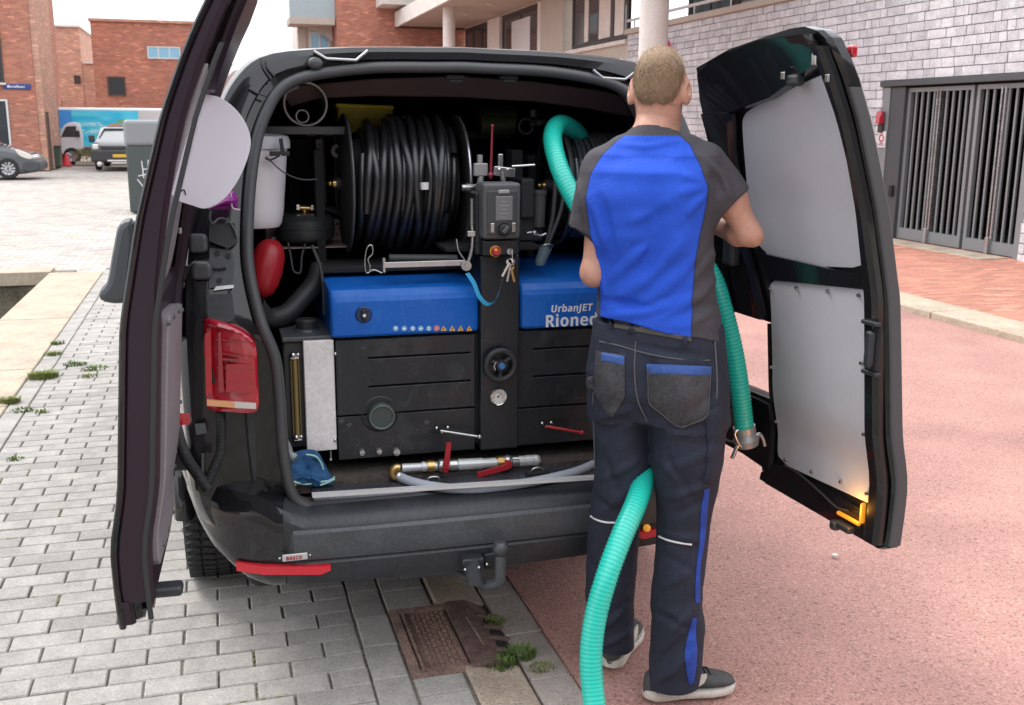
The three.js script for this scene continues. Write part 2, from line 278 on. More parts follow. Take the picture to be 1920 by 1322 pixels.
{ // sunken basin behind a stone coping
  const b = structure('basin'); part(b, 'basin_wall', [span(-30, -1.84, -1.4, -0.02, -12.95, -12.75), span(-1.84, -1.6, -1.4, -0.02, -12.95, 2)], M.basin);
  part(b, 'basin_floor', span(-30, -1.84, -1.5, -1.4, -12.95, 2), M.basin);
  const w = structure('water'); part(w, 'water_surface', span(-30, -1.842, -0.78, -0.72, -12.748, 1.9), phys([0.02, 0.022, 0.018], 0.08, { ior: 1.33 }));
  const c = structure('coping');
  const cg = [0, 1, 2].map(() => { const a = rr(0, 3); return uvBox(rbox(0.575, 0.16, 0.99, 0, 0, 0, 0.012), 1, [a, a]); });
  for (let i = 0; i < 14; i++) { const m = new THREE.Mesh(cg[i % 3], M.coping); m.name = 'coping_slab'; m.position.set(-1.5575, -0.075 + rr(-0.002, 0.002), 0.9 - i * 1.0); m.castShadow = m.receiveShadow = true; c.add(m); }
  for (let i = 0; i < 14; i++) part(c, 'coping_slab', rspan(-2.84 - i, -1.85 - i, -0.155, 0.003, -13.1, -12.72, 0.012), M.coping);
}
{ // grey concrete pavers: running bond, a border row by the coping, a soldier row by the kerb
  const pav = structure('pavement'); pav.userData.label = 'pavement of grey concrete pavers between the stone coping and the red road';
  part(pav, 'joint_bed', [span(-1.27, 0.684, -0.09, -0.011, -13.1, 3), span(0.684, 1.012, -0.09, -0.034, -13.1, 3)], M.joint);
  const chamfer = (w, d, o) => { const hw = w / 2, hd = d / 2, c = 0.004, q = (x, z, y) => V(x, y, z);
    const ring = (a, b, y) => [q(-a, -b, y), q(-a, b, y), q(a, b, y), q(a, -b, y)];
    const g = loft([ring(hw, hd, -0.05), ring(hw, hd, -0.004), ring(hw - c, hd - c, 0)], { crease: 0.3 }); return uvBox(g, 1, o); };
  const mk = (w, d, n) => Array.from({ length: n }, () => chamfer(w, d, [rr(0, 5), rr(0, 5)]));
  const items = [];
  const G = { full: mk(0.2135, 0.0965, 6), border: mk(0.112, 0.205, 4), border2: mk(0.112, 0.2055, 2), soldier: mk(0.158, 0.205, 4), soldierHalf: mk(0.158, 0.1, 3) };
  const cut = {}; const cutG = (w) => { const k = w.toFixed(3); return cut[k] || (cut[k] = mk(w, 0.0965, 2)); };
  let soldierZ = -13; while (soldierZ < -0.6) { let l = rnd() < 0.55 ? 0.2105 : 0.106; for (const q of [-3.348]) if (soldierZ < q && soldierZ + l > q - 0.04) l = q - soldierZ; (G.sol = G.sol || []).push([soldierZ + l / 2, l]); soldierZ += l; if (soldierZ > -3.35 && soldierZ < -2.9) soldierZ = -2.88; }
  const push = (geos, x, z) => { items.push({ g: geos[Math.floor(rnd() * geos.length)], x, z }); };
  const P = 0.2205, RP = 0.1015, xl = -1.143, xr = 0.386;
  for (let j = -93; j <= 22; j++) {
    const z = -3.746 + j * RP, off = -0.395 + (((j % 2) + 2) % 2) * P / 2;
    for (let k = -5; k < 6; k++) {
      let a = off + k * P + 0.004, b = off + (k + 1) * P - 0.004; if (b < xl + 0.03 || a > xr - 0.03) continue;
      if (xr - b < 0.045) b = xr; if (a - xl < 0.045) a = xl; a = Math.max(a, xl); b = Math.min(b, xr); const w = b - a; if (w < 0.045) continue;
      push(w > 0.206 && w < 0.22 ? G.full : cutG(Math.round(w * 500) / 500), (a + b) / 2, z);
    }
  }
  for (let i = 0; i < 55; i++) { const z = 0.2 - i * 0.2105 - 1.5; push(G.border, -1.2075, z); }
  for (const [z, l] of G.sol) push(Math.abs(l - 0.2105) < 0.002 ? G.soldier : Math.abs(l - 0.106) < 0.002 ? G.soldierHalf : mk(0.158, l - 0.006, 1), 0.594, z);
  for (let i = 0; i < 62; i++) push(i % 4 === 1 ? G.border2 : G.border, 0.4505, -12.9 + i * 0.2105);
  items.push({ g: G.border[0], x: -1.2075, z: -13 });
  const keep = items;
  const pr = new THREE.Vector3(); camera.updateMatrixWorld(true); camera.updateProjectionMatrix();
  for (const t of keep) { pr.set(t.x, 0, t.z).project(camera); t.in = Math.abs(pr.x) < 1.05 && Math.abs(pr.y) < 1.05 && pr.z < 1; t.d = Math.hypot(t.x, t.z) + (t.in ? 0 : 50) + (t.x > 0 && t.z < -3.7 ? 40 : 0) + (t.x > -0.1 && t.z < -4 ? 60 : 0); }
  keep.sort((a, b) => a.d - b.d);
  const rest = [[], [], [], []];
  keep.forEach((t, i) => {
    const r = rnd(), mi = r < 0.5 ? 0 : r < 0.72 ? 1 : r < 0.9 ? 2 : 3, y = rr(-0.0025, 0.0015), ry = rr(-0.006, 0.006), rx = rr(-0.006, 0.006), rz = rr(-0.004, 0.004), dx = rr(-0.0015, 0.0015);
    if (i < 296) { const m = new THREE.Mesh(t.g, M.paver[mi]); m.name = 'paver'; m.position.set(t.x + dx, y, t.z); m.rotation.set(rx, ry, rz); m.castShadow = m.receiveShadow = true; pav.add(m); }
    else { const g = t.g.clone(); g.rotateY(ry); g.translate(t.x + dx, y, t.z); rest[mi].push(g); }
  });
  rest.forEach((l, i) => { if (l.length) { const m = new THREE.Mesh(mergeGeometries(l), M.paver[i]); m.name = 'paver_field'; m.userData.kind = 'stuff'; m.castShadow = m.receiveShadow = true; pav.add(m); } });
  { // moss in some of the joints
    const g = []; for (let i = 0; i < 90; i++) { const j = Math.floor(rr(-70, 18)), z = -3.746 + j * RP, odd = ((j % 2) + 2) % 2, k = Math.floor(rr(-4, 4)), x = -0.395 + odd * P / 2 + k * P; if (x < -1.1 || x > 0.36 || (x > -0.1 && z < -3.5)) continue; const vert = rnd() < 0.7; for (let q = 0; q < 9; q++) { const s = rr(0.002, 0.0048), t = rr(-0.045, 0.045); g.push(sph(vert ? x + rr(-0.002, 0.002) : x + t * 2, -0.004 + rr(-0.003, 0.002), vert ? z + t : z + RP / 2, s, 1, 0.8, 1.3, 6)); } } const m = part(pav, 'moss', g, tinted(0.19, 0.17, 0.06, 0.95)); m.userData.kind = 'stuff'; }
  // kerb slabs: a pale row and a grey gutter row
  const kerb = structure('kerb');
  const pale = [[-13, -12], [-12, -11], [-11, -10], [-10, -9], [-9, -8], [-8, -7], [-7, -6.1], [-6.1, -5.2], [-5.2, -4.3], [-4.3, -3.36], [-2.9, -2.0], [-2.0, -1.1], [-1.1, -0.2]];
  for (const [a, b] of pale) { const g = loft([a + 0.004, b - 0.004].map((z) => [V(0.684, -0.08, z), V(0.868, -0.08, z), V(0.868, -0.026, z), V(0.862, -0.019, z), V(0.692, 0.006, z), V(0.684, 0, z)]), { crease: 0.3 }); part(kerb, 'kerb_slab', g, M.kerbBeige); }
  for (let i = 0; i < 40; i++) { const z0 = -13 + i * 0.3; part(kerb, 'gutter_slab', rbox(0.136, 0.08, 0.294, 0.942, -0.058 + rr(-0.002, 0.001), z0 + 0.15, 0.006, rr(-0.006, 0.006)), M.kerbGrey); }
}
{ // rusty gully with a plate and a slotted side inlet
  const d = thing('drain_cover', 'rusty brown iron gully cover set in the kerb below the tow bar', 'drain cover', [0.7, 0, -3.115]);
  part(d, 'frame', [span(0.515, 0.545, -0.06, 0.004, -3.345, -2.885), span(0.545, 0.72, -0.06, 0.004, -3.345, -3.318), span(0.545, 0.72, -0.06, 0.004, -2.912, -2.885), span(0.553, 0.562, -0.05, 0.007, -3.31, -2.92)], M.rust);
  const pl = part(d, 'plate', rspan(0.566, 0.708, -0.05, -0.002, -3.314, -2.916, 0.004), M.rust);
  const bumps = []; for (let i = 0; i < 7; i++) for (let j = 0; j < 21; j++) bumps.push(box((i + j) % 2 ? 0.013 : 0.006, 0.007, (i + j) % 2 ? 0.006 : 0.013, 0.588 + i * 0.0172, 0.001, -3.292 + j * 0.0178));
  const tp = part(d, 'tread', bumps, M.rust); tp.userData.kind = 'stuff';
  const rim = loft([-3.345, -3.335, -3.3, -3.1, -2.95, -2.895, -2.885].map((z, i) => { const k = [0.75, 0.97, 1, 1, 1, 0.97, 0.75][i], t = 0.868 - (i === 0 || i === 6 ? 0.03 : 0); return [V(0.712, -0.08, z), V(t, -0.08, z), V(t, -0.03 * (2 - k), z), V(0.835, -0.004 * k - 0.012, z), V(0.79, 0.012 * k, z), V(0.735, 0.016 * k, z), V(0.712, 0.006 * k, z)]; }), { crease: 0.5 });
  part(d, 'inlet_kerb', rim, M.rustDark);
  for (const z of [-3.24, -3.155, -3.075, -2.99]) { part(d, 'slot_bar', rbox(0.085, 0.014, 0.022, 0.846, -0.012, z, 0.005, 0.05, 0, -0.28), M.rustDark); part(d, 'slot', rbox(0.05, 0.012, 0.03, 0.852, -0.020, z + 0.037, 0.004, 0, 0, -0.28), M.dark); }
  part(d, 'cast_line', cyl([0.775, 0.013, -3.0], [0.765, 0.014, -3.2], 0.004, 0.004, 6), M.rust); for (const [x, z] of [[0.63, -3.12], [0.65, -3.18]]) part(d, 'cast_mark', rbox(0.006, 0.008, 0.05, x, 0.001, z, 0.002, 0.2), M.rust);
}
function tuft(x, z, n, h, sp, label, y = 0, tall = 0) {
  const pos = [], g = new THREE.BufferGeometry();
  for (let i = 0; i < n; i++) {
    const a = rr(0, 6.283), r = sp * Math.sqrt(rnd()), bx = x + r * Math.cos(a), bz = z + r * Math.sin(a) * 0.8, l = h * 0.55 * rr(0.5, 1.1), lean = rr(0.2, 1.1) * l, b = a + rr(-0.8, 0.8), w = rr(0.0012, 0.0026) * (1 + tall), c = Math.cos(b), s = Math.sin(b);
    const px = -s * w, pz = c * w, m = [bx + c * lean * 0.4, y + l * 0.65, bz + s * lean * 0.4], t = [bx + c * lean, y + l * rr(0.75, 1), bz + s * lean];
    const q = (p, k) => [p[0] + px * k, p[1], p[2] + pz * k], b0 = [bx, y - 0.01, bz];
    pos.push(...q(b0, 1), ...q(b0, -1), ...q(m, 0.9), ...q(b0, -1), ...q(m, -0.9), ...q(m, 0.9), ...q(m, 0.9), ...q(m, -0.9), ...t);
  }
  g.setAttribute('position', new THREE.Float32BufferAttribute(pos, 3)); g.computeVertexNormals();
  return single('grass_tuft', label, 'grass tuft', g, rnd() < 0.5 ? M.grassA : M.grassB, 'weeds growing in the paving joints');
}
tuft(0.885, -2.95, 240, 0.055, 0.05, 'largest grass tuft beside the near end of the rusty drain cover', -0.02, 0.2);
tuft(0.80, -2.885, 120, 0.035, 0.045, 'low grass tuft at the near corner of the rusty drain cover', 0, 0.2);
tuft(0.87, -3.2, 120, 0.035, 0.035, 'small grass tuft growing in the far slot of the drain cover', -0.02, 0.2);
tuft(0.93, -2.86, 80, 0.03, 0.04, 'pale grass tuft in the gutter joint just nearer than the drain', -0.02, 0.2);
for (const [px, py, n, h, sp, l] of [[82, 708, 260, 0.09, 0.09, 'bushiest green grass tuft on the border row beside the coping'], [18, 755, 160, 0.07, 0.06, 'bright grass tuft at the coping edge, at the left border of the photo'], [42, 770, 60, 0.03, 0.07, 'thin brownish tuft on the border row below the bright coping tuft'], [78, 773, 40, 0.03, 0.05, 'small weed among the pavers right of the border row'], [178, 692, 90, 0.035, 0.09, 'flat weed among the pavers nearest the left van door'], [140, 684, 90, 0.04, 0.08, 'yellowish weed among the pavers left of the flat weed'], [168, 706, 50, 0.03, 0.06, 'short weed just nearer than the flat weed by the door'], [28, 862, 40, 0.025, 0.04, 'tiny weed alone in the open pavers at the lower left'], [100, 665, 80, 0.05, 0.06, 'weed at the coping edge behind the bushiest tuft'], [108, 645, 60, 0.05, 0.05, 'farthest weed along the coping edge']]) { const p = hit(px, py, 'y', 0); tuft(p.x, p.z, Math.round(n * 1.6), h, sp, l, 0, 0.6); }

// ================================================================ HOUSES AND STREET BEHIND, LEFT
function windowOn(parent, x0, x1, y0, y1, z, { face = 'z', frame = M.frameDark, pane = M.glass, mull = 0, t = 0.06, sill } = {}) { // a window on a wall facing +z (or -x)
  const mk = (a, b, c, d, e, f) => face === 'z' ? span(a, b, c, d, z + e, z + f) : span(z - f, z - e, c, d, a, b);
  const w = [mk(x0, x0 + t, y0, y1, -0.05, 0.03), mk(x1 - t, x1, y0, y1, -0.05, 0.03), mk(x0 + t, x1 - t, y0, y0 + t, -0.05, 0.03), mk(x0 + t, x1 - t, y1 - t, y1, -0.05, 0.03)];
  for (let i = 1; i <= mull; i++) { const c = lerp(x0, x1, i / (mull + 1)); w.push(mk(c - t / 2, c + t / 2, y0 + t, y1 - t, -0.05, 0.025)); }
  const f = part(parent, 'window', w, frame); part(f, 'pane', mk(x0 + t, x1 - t, y0 + t, y1 - t, -0.04, 0.008), pane);
  if (sill) part(f, 'sill', mk(x0 - 0.06, x1 + 0.06, y0 - 0.07, y0, -0.02, 0.12), M.cream); return f;
}
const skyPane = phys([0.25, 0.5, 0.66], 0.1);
{
  const a = thing('brick_house', 'tall red brick house at the far left with a blue street name sign', 'house', [-11, 0, -43]);
  part(a, 'wall', span(-17, -5.72, 0, 10, -46, -39.6), M.brickRed); part(a, 'lit_side_face', span(-5.717, -5.5, 0, 10, -43, -39.64), M.brickPink);  // side face in paler brick: the brighter light on it is put into the colour
  part(a, 'roof', span(-17.1, -5.42, 10, 10.25, -46.1, -39.5), M.cream);
  windowOn(a, -8.2, -6.66, 2.95, 5.2, -39.58, { frame: M.frameDark, sill: true }); windowOn(a, -8.2, -6.62, 0.1, 2.4, -39.58, { frame: M.frameWhite, mull: 1 });
  const sg = part(a, 'street_sign', rbox(0.86, 0.17, 0.03, -6.27, 2.83, -39.56, 0.01), tinted(0.02, 0.05, 0.22)); const ds = []; for (let i = 0, x = -6.58; i < 8; i++) { const h = [0.085, 0.05, 0.07, 0.055, 0.08, 0.05, 0.05, 0.075][i], w = [0.09, 0.05, 0.02, 0.05, 0.05, 0.055, 0.055, 0.02][i]; ds.push(box(w, h, 0.01, x + w / 2, 2.79 + h / 2, -39.54)); x += w + 0.022; }
  part(sg, 'lettering', ds, M.frameWhite);
  part(a, 'downpipe', cyl([-5.42, 0, -39.7], [-5.42, 2.0, -39.7], 0.05), M.frameBrown);
}
{
  const b = thing('brick_house', 'orange brick house with a stepped top behind the blue van', 'house', [-7.5, 0, -60]);
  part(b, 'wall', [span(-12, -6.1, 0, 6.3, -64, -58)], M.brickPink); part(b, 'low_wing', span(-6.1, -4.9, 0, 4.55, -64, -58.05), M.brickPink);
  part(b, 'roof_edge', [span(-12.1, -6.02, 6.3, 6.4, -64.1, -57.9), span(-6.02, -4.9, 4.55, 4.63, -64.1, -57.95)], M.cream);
  windowOn(b, -6.5, -6.2, 3.55, 3.95, -57.98, { t: 0.05 }); windowOn(b, -8, -7.2, 1.5, 2.8, -57.98);
}
{
  const c = thing('brick_house', 'red brick house with a wide pale blue strip window high up', 'house', [-1.9, 0, -53]);
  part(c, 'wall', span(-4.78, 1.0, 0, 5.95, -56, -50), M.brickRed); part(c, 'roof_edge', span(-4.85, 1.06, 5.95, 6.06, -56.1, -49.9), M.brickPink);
  windowOn(c, -2.5, -1.1, 4.42, 4.95, -49.98, { frame: M.frameWhite, pane: skyPane, mull: 2, t: 0.05 }); windowOn(c, -4.25, -3.5, 2.8, 3.62, -49.98, { frame: M.frameBrown, mull: 0, t: 0.07 });
}
function wheelParts(parent, x, y, z, r, w, axis, spokes = 5) {   // axis 'x' or 'z': the direction of the axle
  const ax = axis === 'x' ? [1, 0, 0] : [0, 0, 1], o = axis === 'x' ? [x - w / 2, y, z] : [x, y, z - w / 2];
  const wh = part(parent, 'wheel', turned([[r * 0.62, 0.01], [r * 0.9, 0], [r * 0.98, w * 0.12], [r, w * 0.3], [r, w * 0.7], [r * 0.98, w * 0.88], [r * 0.9, w], [r * 0.62, w - 0.01]], o, ax, 28), M.tyre);
  const rims = [turned([[0, w * 0.55], [r * 0.18, w * 0.55], [r * 0.2, w * 0.42], [r * 0.5, w * 0.4], [r * 0.62, w * 0.1], [r * 0.66, 0.005], [r * 0.62, w * 0.9], [0, w * 0.7]], o, ax, 24)];
  for (let i = 0; i < spokes; i++) { const a = i / spokes * 6.283, c = Math.cos(a), s = Math.sin(a); for (const e of [0.08 * w, 0.92 * w]) rims.push(axis === 'x' ? cyl([o[0] + e, y + c * r * 0.1, z + s * r * 0.1], [o[0] + e, y + c * r * 0.63, z + s * r * 0.63], r * 0.07, r * 0.09, 8) : cyl([x + c * r * 0.1, y + s * r * 0.1, o[2] + e], [x + c * r * 0.63, y + s * r * 0.63, o[2] + e], r * 0.07, r * 0.09, 8)); }
  part(wh, 'rim', rims, M.galv); return wh;
}
{ // dark grey hatchback, side on, nose to the right
  const c = thing('parked_car', 'dark grey car parked in front of the tall brick house', 'car', [-6.9, 0, -34.6]);
  const X = -4.95, prof = [[0, 0.32], [-0.06, 0.55], [-0.1, 0.62], [-0.3, 0.76], [-0.75, 0.92], [-1.15, 0.99], [-1.75, 1.36], [-2.3, 1.48], [-3.2, 1.45], [-3.75, 1.2], [-4.05, 1.0], [-4.1, 0.35], [-3.9, 0.22], [-0.15, 0.2]].map(([x, y]) => [X + x, y]);
  part(c, 'body', plate(smoothLoop(prof, 64), -35.45, -33.75, 0.14), phys([0.06, 0.07, 0.08], 0.3, { clearcoat: 1 }));
  part(c, 'window', [plate([[X - 1.35, 1.02], [X - 1.85, 1.33], [X - 2.3, 1.4], [X - 2.4, 1.03]], -33.76, -33.74), plate([[X - 2.5, 1.03], [X - 2.45, 1.4], [X - 3.1, 1.37], [X - 3.5, 1.08]], -33.76, -33.74)], M.glass);
  part(c, 'headlight', plate(smoothLoop([[X - 0.14, 0.62], [X - 0.34, 0.78], [X - 0.62, 0.86], [X - 0.5, 0.68], [X - 0.25, 0.58]], 20), -33.86, -33.72, 0.02), M.lensClear);
  part(c, 'bumper', plate(smoothLoop([[X + 0.02, 0.3], [X - 0.03, 0.52], [X - 0.3, 0.56], [X - 0.45, 0.5], [X - 0.45, 0.24], [X - 0.1, 0.2]], 24), -35.4, -33.73, 0.06), M.gateDark);
  part(c, 'fog_light', sph(X - 0.05, 0.32, -33.85, 0.07), M.lensClear);
  wheelParts(c, X - 0.85, 0.31, -33.83, 0.31, 0.2, 'z', 10); wheelParts(c, X - 3.35, 0.31, -33.83, 0.31, 0.2, 'z', 10);
}
{ // delivery van, side on, blue print
  const c = thing('delivery_van', 'blue box delivery van with white cab and printed fruit', 'van', [-4, 0, -46]);
  const fn = (u, v) => { let k = [0.02, 0.42, 0.68]; const n = pn(u, v, 9, 31); k = [0.01 + 0.12 * n, 0.52 + 0.2 * n, 0.82 + 0.1 * n];
    if (u > 0.16 && u < 0.42 && ((v > 0.55 && v < 0.66) || (v > 0.36 && v < 0.46)) && pn(u, v, 60, 5) > 0.4) k = [0.5, 0.85, 0.9];
    if (u < 0.12 && v > 0.5) k = [0.06, 0.33, 0.8];
    if ((u - 0.53) ** 2 + (v - 0.55) ** 2 < 0.006) k = [0.75, 0.3, 0.06]; if ((u - 0.61) ** 2 + (v - 0.68) ** 2 < 0.004) k = [0.25, 0.4, 0.2]; if ((u - 0.67) ** 2 + (v - 0.5) ** 2 < 0.006) k = [0.7, 0.55, 0.5]; if (u > 0.76) k = [0.6, 0.6, 0.6]; return k; };
  const t = tex(256, 1, fn); const pm = std([1, 1, 1], 0.4, 0, { map: t });
  part(c, 'cargo_box', rspan(-5.85, -1.7, 0.62, 2.22, -46.9, -45.02, 0.12), M.whitePlastic);
  const side = new THREE.PlaneGeometry(3.9, 1.4).toNonIndexed(); side.translate(-3.78, 1.42, -45.012); side.userData.rawUv = true; part(c, 'print_panel', [side], pm);
  part(c, 'cab', plate(smoothLoop([[-6.0, 0.45], [-6.02, 0.85], [-5.85, 1.05], [-5.5, 1.6], [-5.0, 1.62], [-5.0, 0.42]], 30), -46.8, -44.95, 0.1), M.whitePlastic);
  part(c, 'window', plate([[-5.7, 1.08], [-5.48, 1.48], [-5.12, 1.5], [-5.12, 1.08]], -44.96, -44.93), M.glass); part(c, 'mirror', rbox(0.12, 0.25, 0.1, -5.05, 1.2, -44.85, 0.03), M.frameDark);
  part(c, 'underframe', span(-5.0, -1.8, 0.42, 0.62, -46.7, -45.1), M.frameDark);
  wheelParts(c, -5.35, 0.33, -45.0, 0.33, 0.2, 'z'); wheelParts(c, -2.3, 0.33, -45.0, 0.33, 0.2, 'z');
}
{ // dark car, front on
  const c = thing('parked_car', 'dark car seen from the front with yellow number plate', 'car', [-3.05, 0, -40.5]);
  const sec = (z, w, y0, y1, r) => [[-w, y0 + r], [-w, y1 - r * 2], [-w + r * 1.2, y1 - r * 0.3], [-w + r * 3, y1], [w - r * 3, y1], [w - r * 1.2, y1 - r * 0.3], [w, y1 - r * 2], [w, y0 + r], [w - r, y0], [-w + r, y0]].map(([x, y]) => V(-3.05 + x, y, z));
  part(c, 'body', loft([sec(-43.6, 0.85, 0.5, 1.3, 0.06), sec(-43.2, 0.88, 0.45, 1.46, 0.08), sec(-41.6, 0.88, 0.4, 1.54, 0.09), sec(-41.0, 0.88, 0.4, 1.48, 0.08), sec(-40.1, 0.94, 0.4, 1.08, 0.06), sec(-39.2, 0.93, 0.4, 0.98, 0.06), sec(-39.02, 0.88, 0.45, 0.86, 0.05)]), phys([0.03, 0.03, 0.034], 0.25, { clearcoat: 1 }));
  const wsx = (y) => lerp(-40.1, -41.0, (y - 1.08) / 0.40);
  part(c, 'windscreen', loft([[-0.8, 1.12], [-0.66, 1.44], [0.66, 1.44], [0.8, 1.12]].map(([x, y]) => [V(-3.05 + x, y, wsx(y) + 0.05), V(-3.05 + x, y, wsx(y) - 0.02)]), { closed: false }), phys([0.22, 0.27, 0.28], 0.08));
  part(c, 'bumper', rspan(-4.05, -2.05, 0.3, 0.74, -39.3, -38.95, 0.08), M.frameDark); part(c, 'grille', rspan(-3.7, -2.4, 0.74, 0.86, -39.15, -38.98, 0.03), M.frameDark);
  part(c, 'number_plate', rspan(-3.32, -2.8, 0.46, 0.57, -38.96, -38.93, 0.01), tinted(0.62, 0.38, 0.03)); part(c, 'lower_grille', span(-3.5, -2.4, 0.33, 0.38, -38.96, -38.93), M.whitePlastic);
  for (const s of [-1, 1]) { part(c, 'headlight', rbox(0.22, 0.2, 0.2, -3.05 + s * 0.82, 0.82, -39.1, 0.06), M.lensClear); part(c, 'fog_light', sph(-3.05 + s * 0.72, 0.24, -39.0, 0.09), M.lensClear); part(c, 'mirror', rbox(0.2, 0.26, 0.12, -3.05 + s * 1.05, 1.08, -40.3, 0.05), M.frameDark); wheelParts(c, -3.05 + s * 0.82, 0.32, -39.7, 0.32, 0.2, 'x'); wheelParts(c, -3.05 + s * 0.82, 0.32, -42.8, 0.32, 0.2, 'x'); }
}
{
  const b = thing('utility_cabinet', 'tall dark green street cabinet with white scrawled graffiti', 'cabinet', [-1.0, 0, -21.4]);
  const bm = std([0.055, 0.068, 0.068], 0.55), x0 = -1.57, x1 = -0.45;
  part(b, 'body', rspan(x0 + 0.02, x1 - 0.02, 0, 1.24, -22, -20.95, 0.03), bm); part(b, 'hood', rspan(x0, x1, 1.24, 1.72, -22.02, -20.92, 0.08), std([0.22, 0.23, 0.24], 0.5));
  const st = (p, q) => cyl([p[0], p[1], -20.945], [q[0], q[1], -20.945], 0.013, 0.013, 6), u = (a, b2) => [-1.38 + a, 0.62 + b2];
  part(b, 'graffiti', [st(u(0, 0), u(0.14, -0.2)), st(u(0.02, 0.06), u(0.3, 0.12)), st(u(0.1, 0.34), u(0.12, 0.02)), st(u(0.22, 0.36), u(0.2, 0.1)), st(u(0.12, 0.18), u(0.3, 0.22)), st(u(0.34, -0.05), u(0.2, -0.3)), st(u(0.3, 0.3), u(0.36, 0.1))], M.frameWhite);
}
{
  const b = thing('wheelie_bin', 'dark green wheeled bin beside the corner of the tall brick house', 'bin', [-5.55, 0, -41.4]);
  part(b, 'body', loft([0.06, 0.75].map((y, i) => { const w = i ? 0.24 : 0.19; return [V(-5.55 - w, y, -41.6), V(-5.55 + w, y, -41.6), V(-5.55 + w, y, -41.2 + i * 0.06), V(-5.55 - w, y, -41.2 + i * 0.06)]; })), tinted(0.05, 0.09, 0.07)); part(b, 'lid', rbox(0.54, 0.07, 0.52, -5.55, 0.79, -41.4, 0.03), tinted(0.04, 0.06, 0.05));
  part(b, 'wheel', cyl([-5.75, 0.08, -41.58], [-5.35, 0.08, -41.58], 0.08), M.tyre);
}
{
  const b = thing('traffic_cone', 'small red cone on the paving below the blue delivery van', 'cone', [-5.35, 0, -43.2]);
  part(b, 'base', rbox(0.38, 0.05, 0.38, -5.35, 0.025, -43.2, 0.01), tinted(0.45, 0.03, 0.04)); part(b, 'cone', turned([[0.17, 0], [0.15, 0.05], [0.05, 0.42], [0.03, 0.45]], [-5.35, 0.05, -43.2], [0, 1, 0], 16), tinted(0.6, 0.04, 0.06));
}
{ // low planter hedge between the parked vans
  const pos = []; for (let i = 0; i < 1600; i++) { const x = rr(-5.1, -3.9), y = 0.12 + 0.5 * Math.pow(rnd(), 0.7), z = rr(-44.6, -44.1), s = rr(0.02, 0.05), a = rr(0, 6.3), b = rr(-1, 1); pos.push(x, y, z, x + s * Math.cos(a), y + s * b, z + s * Math.sin(a), x - s * Math.sin(a) * 0.6, y + s, z + s * Math.cos(a) * 0.6); }
  const g = new THREE.BufferGeometry(); g.setAttribute('position', new THREE.Float32BufferAttribute(pos, 3)); g.computeVertexNormals();
  const p = thing('planter', 'low planter with yellowish shrubs between the far vans', 'planter', [-4.5, 0, -44.35]); part(p, 'trough', rspan(-5.15, -3.85, 0, 0.14, -44.65, -44.05, 0.02), M.beige); part(p, 'foliage', g, tinted(0.22, 0.2, 0.08, 0.8)).userData.kind = 'stuff';
}

{ // unseen dark terrace added behind the viewer to darken what the black paint mirrors
  const t = thing('added_terrace', 'added dark grey terrace behind the viewer that darkens reflections in the black paint', 'house', [2, 0, 19]);
  part(t, 'wall', span(-26, 30, 0, 7.5, 16, 22), std([0.075, 0.078, 0.085], 0.85)); part(t, 'roof', loft([-26.4, 30.4].map((x) => [V(x, 7.5, 15.6), V(x, 9.6, 19), V(x, 7.5, 22.4)]), { crease: 0.3 }), M.frameDark);
  for (let i = 0; i < 9; i++) for (const y of [1, 4.2]) part(t, 'window', [span(-24 + i * 6, -21.6 + i * 6, y, y + 1.8, 15.94, 15.99)], M.glass);
}
